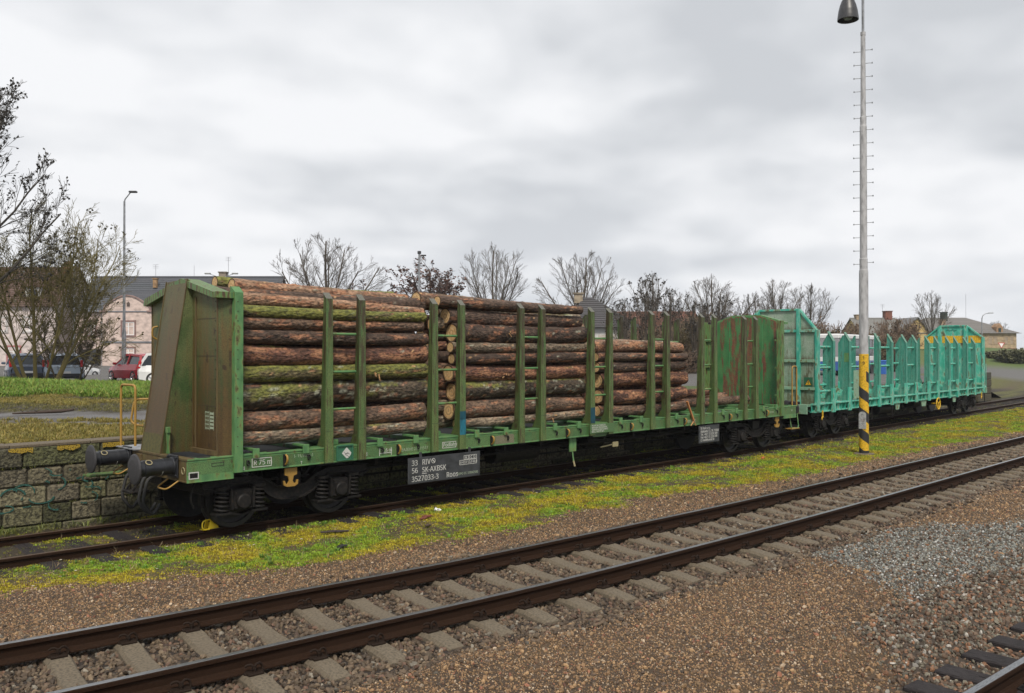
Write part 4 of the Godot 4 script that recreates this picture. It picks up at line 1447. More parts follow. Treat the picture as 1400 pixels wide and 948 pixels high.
func side_col(p: Vector3) -> Color:
	var st := nn3(p, 9.0, 1.2, 9.0) + 0.5 * nn3(p, 26.0, 4.0, 26.0, 5.0)
	var bl := nn3(p, 0.7, 1.6, 0.7, 20.0) + 0.5 * nn3(p, 5.0, 7.0, 5.0, 40.0)
	var c := Color(0.075, 0.18, 0.062).lerp(Color(0.125, 0.24, 0.085), clampf(0.5 + bl, 0, 1))
	c = c.lerp(Color(0.14, 0.15, 0.05), clampf(st * 0.8, 0, 0.6))
	c = c.lerp(Color(0.05, 0.04, 0.022), clampf(smoothstep(0.45, 0.85, st * 0.6 + bl * 0.35 + (1.0 - p.y) * 1.6), 0, 0.8))
	if nn3(p, 16.0, 16.0, 16.0, 60.0) > 0.62:
		c = c.lerp(Color(0.08, 0.035, 0.018), 0.8)
	return c * (1.0 + 0.1 * nn3(p, 60.0, 50.0, 60.0))

func tubing(called: String, parent: Node3D, pts: Array, r: float, material: Material, sides := 8) -> MeshInstance3D:
	# rounded corners
	var q := PackedVector3Array()
	for i in pts.size():
		var p: Vector3 = pts[i]
		if i == 0 or i == pts.size() - 1:
			q.append(p)
			continue
		var a: Vector3 = pts[i - 1]
		var b: Vector3 = pts[i + 1]
		var k := minf(0.09, minf(p.distance_to(a), p.distance_to(b)) * 0.45)
		var pa := p + (a - p).normalized() * k
		var pb := p + (b - p).normalized() * k
		for e in 5:
			var t := e / 4.0
			q.append(pa.lerp(p, t).lerp(p.lerp(pb, t), t))
	var m := MB.new()
	m.tube(q, PackedFloat32Array([r]), sides)
	return part(called, m, material, parent)

func hanging_hose(w: Node3D, x: float, d: float) -> void:
	for s in [-0.32, 0.30, 0.46]:
		tubing("brake_hose", w, [Vector3(x, 0.92, s), Vector3(x + d * 0.22, 0.86, s * 1.02), Vector3(x + d * 0.30, 0.5, s * 1.05), Vector3(x + d * 0.14, 0.28, s * 1.0), Vector3(x + d * 0.02, 0.45, s)], 0.026, M.rubber)
	var m := MB.new()
	m.span(x + d * 0.16, x, 0.98, 1.08, -0.06, 0.06, 0.01)
	m.torus(Vector3(x + d * 0.24, 1.04, 0), Vector3(0, 0, 1), 0.07, 0.03, -2.4, 1.4, 10, 6)
	m.span(x + d * 0.36, x + d * 0.06, 0.60, 0.64, -0.16, 0.16, 0.01)
	for s in [-0.12, 0.12]:
		m.bar(Vector3(x + d * 0.05, 1.0, s), Vector3(x + d * 0.32, 0.62, s), 0.03, 0.03)
	part("coupling_hook", m, M.iron, w)

# ---------------------------------------------------------------- worn paint, spot by spot
var nzs := FastNoiseLite.new()

func nn3(p: Vector3, a: float, b: float, c: float, o := 0.0) -> float:
	return nzs.get_noise_3d(p.x * a + o, p.y * b, p.z * c + o)

func brake_dust(p: Vector3, dusty: float) -> Color:
	# brown brake dust that has stuck to green paint, thicker towards the frame, washed off in streaks
	var t := clampf((p.y - 1.2) / 2.7, 0, 1)
	var st := nn3(p, 9.0, 0.35, 9.0) + 0.5 * nn3(p, 26.0, 0.9, 26.0, 9.0)
	var bl := nn3(p, 1.3, 0.9, 1.3, 30.0) + 0.4 * nn3(p, 7.0, 6.0, 7.0, 50.0)
	var b := clampf(dusty + 1.1 - t * 0.95 + st * 0.42 + bl * 0.5, 0.0, 1.0)
	var green := Color(0.05, 0.10, 0.026).lerp(Color(0.17, 0.20, 0.08), clampf(t * 1.1 - 0.1 + bl * 0.8, 0, 1))
	var brown := Color(0.08, 0.044, 0.012).lerp(Color(0.145, 0.092, 0.026), clampf(t + st * 0.6 + bl * 0.3, 0, 1))
	var c := green.lerp(brown, b) * (1.0 + 0.16 * nn3(p, 40.0, 30.0, 40.0, 3.0))
	if nn3(p, 5.0, 3.2, 5.0, 80.0) + 0.35 * st > 0.60:
		c = c.lerp(Color(0.035, 0.018, 0.01), 0.75)
	return c

func rust_streaks(p: Vector3) -> Color:
	var st := nn3(p, 5.0, 0.55, 5.0) + 0.6 * nn3(p, 14.0, 2.2, 14.0, 9.0) + 0.4 * nn3(p, 36.0, 16.0, 36.0, 17.0)
	var t := (p.y - 1.2) / 2.7
	var mid := exp(-pow((p.z - 0.1) * 2.4, 2.0)) * 0.35
	var r := 0.92 * smoothstep(-0.05, 0.55, st * 0.9 + 1.1 * mid + 0.2 * t * t + 0.55 * nn3(p, 1.1, 0.6, 1.1, 70.0))
	var green := Color(0.032, 0.19, 0.055).lerp(Color(0.085, 0.25, 0.085), clampf(0.5 + nn3(p, 3.0, 1.5, 3.0, 40.0), 0, 1))
	var rust := Color(0.25, 0.07, 0.04).lerp(Color(0.14, 0.045, 0.03), clampf(0.5 + nn3(p, 8.0, 5.0, 8.0, 60.0), 0, 1))
	return green.lerp(rust, r) * (1.0 + 0.15 * nn3(p, 45.0, 35.0, 45.0, 3.0))

func chalky_teal(p: Vector3) -> Color:
	# pale weathered turquoise, rusting above the ribs
	var st := nn3(p, 10.0, 1.0, 10.0) + 0.5 * nn3(p, 28.0, 6.0, 28.0, 9.0)
	var bl := nn3(p, 2.2, 1.8, 2.2, 30.0) + 0.4 * nn3(p, 9.0, 7.0, 9.0, 50.0)
	var c := Color(0.26, 0.40, 0.28).lerp(Color(0.42, 0.53, 0.42), clampf(0.5 + bl, 0, 1))
	c = c.lerp(Color(0.11, 0.11, 0.05), clampf(smoothstep(0.1, 0.75, st * 0.5 + bl * 0.5 + (2.75 - p.y) * 0.28), 0, 0.85))
	var above := 9.0
	for y in [0.93, 1.67, 2.55, 3.5]:
		if p.y > y:
			above = p.y - y
	var k := clampf(exp(-above * 9.0) * 1.1 + st * 0.45 - 0.25 + bl * 0.2, 0, 1)
	c = c.lerp(Color(0.12, 0.055, 0.024), k)
	return c * (1.0 + 0.12 * nn3(p, 45.0, 35.0, 45.0, 3.0))

# ---------------------------------------------------------------- the green log wagon
const PAIRS := [[3.03, 3.69], [5.31, 5.99], [7.60, 8.23], [9.82, 10.46], [12.06, 12.68], [14.2, 14.8], [16.3, 16.9]]

func build_log_wagon() -> void:
	mat("wheel_steel", lin(0.045, 0.038, 0.033), 0.5, M.iron.albedo_texture, Vector3(1, 1, 1))
	M.wheel_steel.albedo_color = lin(1, 1, 1)
	mat("buffer_face", lin(0.05, 0.048, 0.052), 0.6, M.dark_deck.albedo_texture, Vector3(1.5, 1.5, 1.5))
	var w := thing("timber_wagon", "long green stake wagon loaded with stacked logs, brown end wall at its near end", "freight wagon")
	# frame
	for s in [1.0, -1.0]:
		var m := MB.new()
		m.span(0.62, 19.24, 0.955, 1.175, s * 1.285, s * 1.30)
		m.span(0.62, 19.24, 1.175, 1.20, s * 1.17, s * 1.312, 0.004)
		m.span(1.36, 18.5, 0.93, 0.955, s * 1.17, s * 1.312, 0.004)
		m.span(0.62, 19.24, 1.145, 1.152, s * 1.30, s * 1.304)
		if s > 0:
			var sk := MB.new()
			sk.skin(Vector3(0.63, 0.957, 1.3008), Vector3(19.23, 0.957, 1.3008), Vector3(19.23, 1.144, 1.3008), Vector3(0.63, 1.144, 1.3008), Vector3(0, 0, 1), 560, 9, side_col)
			part("weathered_side", sk, M.skin_paint, w)
		for e in [[0.62, 1.36], [18.5, 19.24]]:
			m.span(e[0], e[1], 0.85, 0.953, s * 1.285, s * 1.302, 0.003)
			m.span(e[0], e[1], 0.845, 0.862, s * 1.2, s * 1.306, 0.003)
		var q := part("sole_bar", m, M.green_paint, w)
		if s > 0:
			# little fittings on the near side only show here
			for px in [0.9, 2.05, 4.4, 6.75, 9.0, 11.3, 13.5, 15.6, 17.6]:
				var b := MB.new()
				b.span(px - 0.09, px + 0.09, 1.2, 1.212, 1.2, 1.29, 0.003)
				part("cover_strip", b, M.dark_deck, q)
			frame_box(q, 1.0, 1.2, 1.06, 1.115, 1.301, 0.008, M.dark_deck)
			frame_box(q, 0.645, 0.80, 0.90, 1.005, 1.303, 0.014, M.letter_white)
			var rb := MB.new()
			rb.span(0.665, 0.785, 0.915, 0.985, 1.302, 1.306)
			part("label_clip", rb, M.iron, q)
	for x in [0.64, 19.22]:
		var m := MB.new()
		var d := -1.0 if x < 5 else 1.0
		m.span(x - 0.02, x + 0.02, 0.86, 1.17, -1.27, 1.27, 0.004)
		m.span(x - 0.03, x + 0.10, 1.17, 1.205, -1.31, 1.31, 0.004)
		m.span(x - 0.03, x + 0.08, 0.85, 0.872, -1.29, 1.29, 0.004)
		for z in [-0.42, 0.42]:
			m.span(x + d * 0.02, x + d * 0.05, 0.9, 1.15, z - 0.1, z + 0.1, 0.006)
			m.span(x + d * 0.05, x + d * 0.065, 1.0, 1.08, z - 0.06, z + 0.06, 0.006)
		var h := part("headstock", m, M.brown_paint if x < 5 else M.green_paint, w)
		if x < 5:
			var k := MB.new()
			k.torus(Vector3(x - 0.024, 1.02, 1.18), Vector3(1, 0, 0), 0.05, 0.007, 0, TAU, 18, 5)
			part("painted_ring", k, M.cream_paint, h)
	var dk := MB.new()
	dk.span(0.7, 19.16, 1.05, 1.12, -1.16, 1.16)
	part("deck_plate", dk, M.dark_deck, w)
	for p in PAIRS:
		var m := MB.new()
		m.span((p[0] + p[1]) * 0.5 - 0.44, (p[0] + p[1]) * 0.5 + 0.44, 1.12, 1.19, -1.16, 1.16, 0.006)
		m.span((p[0] + p[1]) * 0.5 - 0.06, (p[0] + p[1]) * 0.5 + 0.06, 1.19, 1.285, -1.05, 1.05, 0.01)
		part("cross_bolster", m, M.green_paint, w)
	for x in [17.5, 17.85, 18.2, 15.55, 15.2]:
		var m := MB.new()
		m.span(x - 0.03, x + 0.03, 1.12, 1.22, -1.15, 1.15, 0.006)
		part("floor_bar", m, M.galvanized if x < 17 else M.green_paint, w)
	# centre sill and what hangs below
	var cs := MB.new()
	cs.span(0.68, 19.2, 0.70, 1.05, -0.28, 0.28, 0.01)
	cs.span(3.9, 16.0, 0.62, 0.70, -0.34, 0.34, 0.01)
	for s in [-1, 1]:
		cs.span(4.2, 15.7, 0.84, 1.05, s * 0.82, s * 0.86)
	for i in 12:
		cs.span(4.1 + i * 1.06, 4.16 + i * 1.06, 0.80, 1.05, -1.16, 1.16)
	part("centre_sill", cs, M.iron, w)
	for e in [[7.4, 8.7, 0.66, 0.62, 0.19], [11.0, 12.0, 0.62, -0.6, 0.22], [10.5, 11.1, 0.7, 0.5, 0.15]]:
		var tk := MB.new()
		tk.cyl(Vector3(e[0], e[2], e[3]), Vector3(e[1], e[2], e[3]), e[4], 18)
		part("air_tank", tk, M.iron, w)
	var br := MB.new()
	for z in [-0.45, 0.42]:
		br.cyl(Vector3(4.2, 0.52, z), Vector3(15.6, 0.52, z), 0.022, 8)
	br.cyl(Vector3(1.0, 0.72, 0.95), Vector3(18.8, 0.72, 0.95), 0.018, 8)
	for i in 6:
		br.bar(Vector3(5.0 + i * 2.0, 0.52, 0.42), Vector3(5.1 + i * 2.0, 0.8, 0.42), 0.03, 0.02)
	part("brake_rigging", br, M.iron, w)
	bogie_into(w, 2.5)
	bogie_into(w, 17.36)
	for z in [0.875, -0.875]:
		buffer_into(w, 0.0, z, -1.0, true)
		buffer_into(w, 19.86, z, 1.0, false)
	hanging_hose(w, 0.6, -1.0)
	hanging_hose(w, 19.26, 1.0)
	# stakes and the rungs between each pair
	var sms := []
	for i in 7:
		sms.append(stake_mesh(2.73, i + 1.0))
	var si := 0
	for p in PAIRS:
		for s in [1.0, -1.0]:
			for x in p:
				var o := part("stake", sms[(si * 3) % 7], M.skin_paint, w, Vector3(x, 0.945, s * 1.36))
				si += 1
				if s < 0:
					o.rotation.y = PI
			for y in [3.09, 2.45, 1.82]:
				var m := MB.new()
				m.cyl(Vector3(p[0] + 0.05, y, s * 1.24), Vector3(p[1] - 0.05, y, s * 1.24), 0.023, 8)
				part("rung", m, M.green_paint, w)
	for e in [[5.99, 1.215, 1.50, 1.0], [5.99, 1.502, 1.66, 0.45], [9.82, 1.215, 1.56, 0.4]]:
		var m := MB.new()
		m.col = Color(1, 1, 1) * e[3]
		m.span(e[0] - 0.0755, e[0] + 0.0755, e[1], e[2], 1.3645, 1.3665)
		part("blue_paint_patch", m, M.blue_paint, w)
	# lashing blocks, rings and hooks along the side
	var lug := MB.new()
	lug.span(-0.055, 0.055, -0.06, 0.09, 0.0, 0.035, 0.006)
	lug.span(-0.045, 0.045, 0.05, 0.085, -0.34, 0.0, 0.004)
	var lugm := lug.mesh()
	var ring := MB.new()
	ring.torus(Vector3(0, 0, 0.018), Vector3(0.35, 0, 1), 0.034, 0.009, 0, TAU, 12, 5)
	ring.span(-0.02, 0.02, 0.02, 0.045, -0.005, 0.022)
	var ringm := ring.mesh()
	var hook := MB.new()
	hook.tube(PackedVector3Array([Vector3(0, -0.09, 0.0), Vector3(0, -0.06, 0.05), Vector3(0, 0.0, 0.075), Vector3(0, 0.05, 0.06), Vector3(0, 0.07, 0.02)]), PackedFloat32Array([0.014, 0.016, 0.018, 0.018, 0.014]), 8)
	var hookm := hook.mesh()
	var hb := MB.new()
	hb.span(-0.04, 0.02, -0.12, 0.08, 0.0, 0.012, 0.004)
	var hbm := hb.mesh()
	var spots := [1.72, 18.05]
	for p in PAIRS:
		spots.append(p[0] - 0.42)
		spots.append(p[1] + 0.40)
	for x in spots:
		for s in [1.0, -1.0]:
			var a := part("lashing_block", lugm, M.green_paint, w, Vector3(x, 1.19, s * 1.305))
			if s < 0:
				a.rotation.y = PI
		part("lashing_ring", ringm, M.iron, w, Vector3(x + (-0.13 if x < 2 else 0.06), 1.06, 1.304))
	for i in PAIRS.size() - 1:
		var x: float = (PAIRS[i][1] + PAIRS[i + 1][0]) * 0.5
		var q := part("rope_hook", hookm, M.ochre_paint, w, Vector3(x, 1.06, 1.305))
		part("hook_plate", hbm, M.iron, q)
	for x in [2.24, 17.5]:
		var q := part("rope_hook", hookm, M.ochre_paint, w, Vector3(x, 1.07, 1.305))
		part("hook_plate", hbm, M.iron, q)
	# anchor-shaped lifting lugs
	for x in [2.38, 18.22]:
		var pr := PackedVector2Array([Vector2(-0.11, 0.13), Vector2(-0.11, 0.02), Vector2(-0.05, 0.0), Vector2(-0.03, -0.08), Vector2(-0.06, -0.125), Vector2(-0.095, -0.12), Vector2(-0.11, -0.07), Vector2(-0.135, -0.07), Vector2(-0.125, -0.14), Vector2(-0.07, -0.17), Vector2(0.07, -0.17), Vector2(0.125, -0.14), Vector2(0.135, -0.07), Vector2(0.11, -0.07), Vector2(0.095, -0.12), Vector2(0.06, -0.125), Vector2(0.03, -0.08), Vector2(0.05, 0.0), Vector2(0.11, 0.02), Vector2(0.11, 0.13)])
		var m := MB.new()
		m.prism(pr, Vector3(x, 0.78, 1.22), Vector3.RIGHT, Vector3.UP, Vector3(0, 0, 0.03))
		part("towing_lug", m, M.ochre_paint, w)
	# end wall at the near end
	var ew := sub("end_wall", w)
	var pm := MB.new()
	pm.prism(PackedVector2Array([Vector2(-1.2, 1.2), Vector2(1.2, 1.2), Vector2(1.2, 3.64), Vector2(0.1, 3.90), Vector2(-1.2, 3.64)]), Vector3(1.14, 0, 0), Vector3(0, 0, 1), Vector3.UP, Vector3(0.02, 0, 0))
	for s in [-1.0, 1.0]:
		pm.qf(Vector3(1.15, 1.2, s * 1.2), Vector3(1.15, 3.64, s * 1.2), Vector3(1.42, 3.64, s * 1.28), Vector3(1.42, 1.2, s * 1.28), Vector3(0, 0, s))
		pm.qf(Vector3(1.17, 1.2, s * 1.18), Vector3(1.17, 3.64, s * 1.18), Vector3(1.42, 3.64, s * 1.26), Vector3(1.42, 1.2, s * 1.26), Vector3(0, 0, -s))
		pm.span(1.125, 1.15, 1.2, 3.64, s * 1.19, s * 1.212, 0.004)
		pm.span(1.12, 1.14, 1.2, 3.66, s * 0.46, s * 0.50, 0.004)
	pm.span(1.10, 1.14, 1.2, 1.28, 0.36, 1.2, 0.004)
	part("panel", pm, M.brown_paint, ew)
	var dust := func(p): return brake_dust(p, 0.16)
	var sk := MB.new()
	sk.skin(Vector3(1.1375, 1.285, 0.37), Vector3(1.1375, 1.285, 1.19), Vector3(1.1375, 3.635, 1.19), Vector3(1.1375, 3.82, 0.37), Vector3(-1, 0, 0), 34, 90, dust)
	sk.skin(Vector3(1.1375, 1.21, -1.19), Vector3(1.1375, 1.21, -0.40), Vector3(1.1375, 3.80, -0.40), Vector3(1.1375, 3.635, -1.19), Vector3(-1, 0, 0), 30, 80, dust)
	sk.skin(Vector3(1.15, 1.21, 1.2025), Vector3(1.345, 1.21, 1.26), Vector3(1.345, 3.62, 1.26), Vector3(1.15, 3.62, 1.2025), Vector3(0, 0, 1), 12, 90, dust)
	part("dusty_paint", sk, M.skin_paint, ew)
	var rv := MB.new()
	rv.col = Color(0.07, 0.05, 0.025)
	for i in 16:
		var y := 1.34 + i * 0.148
		rv.cyl(Vector3(1.1375, y, 1.15), Vector3(1.129, y, 1.15), 0.011, 6)
		rv.cyl(Vector3(1.39, y, 1.362), Vector3(1.39, y, 1.369), 0.009, 6)
	for y in [1.95, 2.72, 3.3]:
		rv.span(1.134, 1.1374, y, y + 0.009, 0.40, 1.18)
	part("rivets", rv, M.skin_paint, ew).set_meta("kind", "stuff")
	var cap := MB.new()
	cap.prism(PackedVector2Array([Vector2(-1.34, 3.58), Vector2(-1.3, 3.695), Vector2(0.14, 3.965), Vector2(1.25, 3.70), Vector2(1.25, 3.61), Vector2(0.14, 3.86), Vector2(-1.3, 3.57)]), Vector3(1.04, 0, 0), Vector3(0, 0, 1), Vector3.UP, Vector3(0.3, 0, 0))
	cap.span(1.045, 1.42, 3.605, 3.705, 1.2505, 1.33, 0.006)
	part("roof_cap", cap, M.stake_paint, ew)
	var bc := MB.new()
	var o0 := [Vector3(1.05, 3.93, -0.42), Vector3(1.05, 3.955, 0.36), Vector3(0.63, 1.205, 0.33), Vector3(0.63, 1.205, -0.38)]
	var i0 := [Vector3(1.14, 3.87, -0.42), Vector3(1.14, 3.88, 0.36), Vector3(1.14, 1.205, 0.33), Vector3(1.14, 1.205, -0.38)]
	bc.skin(o0[3], o0[2], o0[1], o0[0], Vector3(-1, 0, 0), 30, 100, func(p): return brake_dust(p + Vector3(3, 0.0, 0), 0.22).lerp(Color(0.13, 0.088, 0.045), 0.5))
	part("brace", bc, M.skin_paint, ew)
	var bs := MB.new()
	bs.skin(o0[2], i0[2], i0[1], o0[1], Vector3(0, 0, 1), 26, 100, func(p): return brake_dust(p + Vector3(0, 0.25, 0), -0.42))
	bs.qf(o0[0], o0[3], i0[3], i0[0], Vector3(0, 0, -1))
	part("brace_side", bs, M.skin_paint, ew)
	for z in [0.335, -0.385]:
		var zz := 0.362 if z > 0 else -0.422
		var e := MB.new()
		e.bar(Vector3(0.627, 1.21, z), Vector3(1.047, 3.94, zz), 0.016, 0.016, Vector3(0, 0, 1))
		part("brace_edge", e, M.brown_paint, ew)
	var ob := MB.new()
	ob.qf(Vector3(0.626, 1.206, -0.382), Vector3(0.626, 1.206, 0.332), Vector3(0.668, 1.50, 0.335), Vector3(0.668, 1.50, -0.385), Vector3(-1, 0, 0))
	part("olive_band", ob, M.olive_paint, ew)
	var ft := MB.new()
	ft.span(0.55, 1.12, 1.2, 1.215, -1.25, -0.45)
	part("step_grating", ft, M.galvanized, ew)
	for s in [-1.0, 1.0]:
		var m := MB.new()
		m.span(1.345, 1.485, 0.935, 3.70, s * 1.2, s * 1.362, 0.006)
		m.prism(PackedVector2Array([Vector2(s * 1.362, 3.70), Vector2(s * 1.22, 3.80), Vector2(s * 1.2, 3.80), Vector2(s * 1.2, 3.70)]), Vector3(1.345, 0, 0), Vector3(0, 0, 1), Vector3.UP, Vector3(0.14, 0, 0))
		part("corner_post", m, M.green_paint, ew)
		m = MB.new()
		m.bar(Vector3(0.72, 1.21, s * 0.42), Vector3(0.72, 1.55, s * 0.42), 0.03, 0.05)
		m.span(0.69, 0.76, 1.53, 1.62, s * 0.38, s * 0.46, 0.004)
		part("short_bracket", m, M.stake_paint, ew)
	# stencilled drawing on the panel
	var pl := MB.new()
	for i in 5:
		pl.span(1.1365, 1.139, 1.60 + i * 0.062, 1.612 + i * 0.062, 0.80, 0.92)
		pl.span(1.1365, 1.139, 1.60 + i * 0.055, 1.635 + i * 0.055, 0.96, 1.08)
	for z in [0.80, 0.86, 0.92, 0.955, 1.08]:
		pl.span(1.1368, 1.1392, 1.58, 1.87, z, z + 0.010)
	part("stencil_drawing", pl, M.letter_dim, ew)
	# yellow handrails
	tubing("hand_rail", w, [Vector3(0.64, 1.2, -1.26), Vector3(0.64, 2.24, -1.26), Vector3(0.64, 2.24, -0.66), Vector3(0.64, 1.25, -0.66)], 0.021, M.ochre_paint)
	tubing("hand_rail", w, [Vector3(1.06, 2.0, -0.72), Vector3(0.74, 2.0, -0.95), Vector3(0.70, 1.62, -1.0), Vector3(0.78, 1.56, -0.9), Vector3(1.1, 1.56, -0.72)], 0.018, M.ochre_paint)
	tubing("hand_rail", w, [Vector3(1.13, 3.0, -1.0), Vector3(1.05, 3.05, -1.0), Vector3(1.05, 3.2, -0.98), Vector3(1.13, 3.22, -0.96)], 0.016, M.ochre_paint)
	tubing("hand_rail", w, [Vector3(19.2, 1.2, 1.2), Vector3(19.2, 2.36, 1.2), Vector3(19.48, 2.36, 1.2), Vector3(19.48, 1.2, 1.2)], 0.021, M.ochre_paint)
	tubing("coupling_handle", w, [Vector3(0.6, 0.86, 0.7), Vector3(0.42, 0.75, 0.7), Vector3(0.42, 0.75, 1.05), Vector3(0.6, 0.86, 1.05)], 0.013, M.ochre_paint)
	tubing("coupling_handle", w, [Vector3(0.6, 0.9, -1.05), Vector3(0.42, 0.8, -1.05), Vector3(0.42, 0.8, -0.75), Vector3(0.6, 0.9, -0.75)], 0.013, M.ochre_paint)
	tubing("foot_step", w, [Vector3(19.05, 0.9, 1.2), Vector3(19.05, 0.52, 1.25), Vector3(19.5, 0.52, 1.25), Vector3(19.5, 0.95, 1.2)], 0.016, M.green_paint)
	var sp := MB.new()
	sp.span(19.03, 19.52, 0.50, 0.525, 1.05, 1.28, 0.004)
	part("foot_step", sp, M.ochre_paint, w)
	tubing("foot_step", w, [Vector3(0.86, 0.42, 1.02), Vector3(0.80, 0.56, 1.02), Vector3(0.86, 0.74, 0.98), Vector3(0.95, 0.84, 0.9)], 0.02, M.iron)
	var lc := MB.new()
	lc.span(0.1, 0.75, 0.74, 0.77, -1.45, -1.15, 0.004)
	part("foot_step", lc, M.stake_paint, w)
	# end wall at the far end, red rusty green inside
	var fw := sub("end_wall", w)
	fw.set_meta("label", "rust streaked green end wall")
	var fm := MB.new()
	fm.prism(PackedVector2Array([Vector2(-1.0, 1.22), Vector2(1.2, 1.22), Vector2(1.2, 3.63), Vector2(0.45, 3.86), Vector2(-0.5, 3.86), Vector2(-1.0, 3.70)]), Vector3(18.62, 0, 0), Vector3(0, 0, 1), Vector3.UP, Vector3(0.03, 0, 0))
	for z in [-0.55, 0.0, 0.55]:
		fm.span(18.612, 18.62, 1.24, 3.8, z - 0.012, z + 0.012)
	part("panel", fm, M.rusty_paint, fw)
	var fs2 := MB.new()
	for e in [[-1.0, -0.56], [-0.54, -0.01], [0.01, 0.54], [0.56, 1.2]]:
		var ya := lerpf(3.70, 3.86, (e[0] + 1.0) / 0.5) if e[0] < -0.5 else (3.86 if e[0] < 0.45 else lerpf(3.86, 3.63, (e[0] - 0.45) / 0.75))
		var yb := lerpf(3.70, 3.86, (e[1] + 1.0) / 0.5) if e[1] < -0.5 else (3.86 if e[1] < 0.45 else lerpf(3.86, 3.63, (e[1] - 0.45) / 0.75))
		fs2.skin(Vector3(18.616, 1.23, e[0]), Vector3(18.616, 1.23, e[1]), Vector3(18.616, yb - 0.03, e[1]), Vector3(18.616, ya - 0.03, e[0]), Vector3(-1, 0, 0), 24, 110, rust_streaks)
	part("rusty_paint", fs2, M.skin_paint, fw)
	for s in [-1.0, 1.0]:
		var fr := MB.new()
		fr.span(18.27, 18.42, 0.935, 3.70, s * 1.2, s * 1.362, 0.006)
		fr.span(18.42, 18.66, 1.2, 3.64, s * 1.19, s * 1.22, 0.004)
		for y in [1.5, 2.3, 3.1]:
			fr.span(18.28, 18.62, y, y + 0.05, s * 1.13, s * 1.19, 0.004)
		part("corner_post", fr, M.stake_paint, fw)
	var fc := MB.new()
	fc.prism(PackedVector2Array([Vector2(-1.25, 3.58), Vector2(-1.2, 3.67), Vector2(-0.5, 3.90), Vector2(0.45, 3.90), Vector2(1.25, 3.67), Vector2(1.25, 3.60), Vector2(0.45, 3.83), Vector2(-0.5, 3.83)]), Vector3(18.66, 0, 0), Vector3(0, 0, 1), Vector3.UP, Vector3(0.2, 0, 0))
	part("roof_cap", fc, M.green_paint, fw)
	# writing on the side
	var sg: Material = M.letter_white
	frame_box(w, 1.66, 2.0, 0.985, 1.125, 1.3015, 0.010, sg)
	text("R 75 m", 0.078, w, Vector3(1.685, 1.055, 1.302), sg)
	text("4", 0.06, w, Vector3(1.50, 0.985, 1.302), sg)
	text("I- 15,90m -I", 0.05, w, Vector3(2.40, 1.10, 1.302), M.letter_dim)
	text("T", 0.05, w, Vector3(2.52, 0.985, 1.302), sg)
	text("17,6 m", 0.062, w, Vector3(4.11, 1.055, 1.302), sg)
	var sc := MB.new()
	sc.span(4.09, 4.10, 0.96, 1.10, 1.302, 1.305)
	sc.span(4.345, 4.355, 0.96, 1.10, 1.302, 1.305)
	sc.span(4.10, 4.345, 1.002, 1.012, 1.302, 1.305)
	part("painted_scale", sc, sg, w)
	text("3", 0.07, w, Vector3(3.79, 1.02, 1.302), sg)
	text("6AZEHE 2.0 11517", 0.055, w, Vector3(4.58, 1.03, 1.302), M.letter_dim)
	frame_box(w, 5.53, 5.87, 0.985, 1.10, 1.3015, 0.009, sg)
	text("Podlahy", 0.07, w, Vector3(5.55, 1.045, 1.302), sg)
	text("2", 0.05, w, Vector3(17.0, 1.0, 1.302), sg)
	for e in [[12.75, "80-17"], [17.75, "B7160"], [19.0, "M"]]:
		text(e[1], 0.055, w, Vector3(e[0] - 0.05, 1.07, 1.302), M.letter_dim)
	text("brenner", 0.10, w, Vector3(13.45, 1.05, 1.302), M.letter_dim).set_meta("label", "faded lettering under a splinter of wood")
	# document holder with a torn white diamond label
	var dh := MB.new()
	dh.span(3.20, 3.53, 0.95, 1.21, 1.30, 1.318, 0.004)
	dh.span(3.20, 3.53, 1.19, 1.215, 1.318, 1.34, 0.004)
	dh.span(3.20, 3.225, 0.95, 1.19, 1.318, 1.335, 0.004)
	dh.span(3.505, 3.53, 0.95, 1.19, 1.318, 1.335, 0.004)
	dh.span(3.225, 3.505, 0.95, 0.965, 1.318, 1.335, 0.004)
	var dp := part("document_holder", dh, M.teal_dark, w)
	var dl := MB.new()
	dl.prism(PackedVector2Array([Vector2(0, 0.098), Vector2(0.093, 0.0), Vector2(0.08, -0.035), Vector2(0.03, -0.085), Vector2(-0.005, -0.09), Vector2(-0.095, 0.0)]), Vector3(3.40, 1.075, 1.3185), Vector3.RIGHT, Vector3.UP, Vector3(0, 0, 0.003))
	part("diamond_label", dl, M.letter_white, dp)
	var dr := MB.new()
	for i in 3:
		dr.bar(Vector3(3.34 + i * 0.03, 1.10 - i * 0.03, 1.3222), Vector3(3.40 + i * 0.03, 1.03 - i * 0.02 + 0.05 * (i % 2), 1.3222), 0.001, 0.007)
		dr.bar(Vector3(3.37 + i * 0.025, 1.04 + i * 0.02, 1.3222), Vector3(3.42 + i * 0.02, 1.09 - i * 0.02, 1.3222), 0.001, 0.006)
	part("label_lines", dr, M.plate_grey, dp)
	# number board
	var nb := MB.new()
	nb.span(4.70, 6.46, 0.40, 0.87, 1.322, 1.334, 0.004)
	for x in [5.0, 6.2]:
		nb.span(x - 0.03, x + 0.03, 0.87, 0.96, 1.312, 1.322)
	var np := part("number_board", nb, M.plate_grey, w)
	for e in [["33", 4.78, 0.775], ["RIV", 5.02, 0.775], ["56", 4.78, 0.635], ["SK-AXBSK", 5.02, 0.635], ["3527", 4.78, 0.485], ["033-3", 5.08, 0.485], ["Roos", 5.60, 0.485]]:
		text(e[0], 0.098, np, Vector3(e[1], e[2], 1.335), sg)
	text("DEPO ST. STRAZSKE", 0.045, np, Vector3(5.87, 0.475, 1.335), M.letter_dim)
	var cm := MB.new()
	cm.torus(Vector3(5.29, 0.78, 1.335), Vector3(0, 0, 1), 0.042, 0.006, 0, TAU, 20, 5)
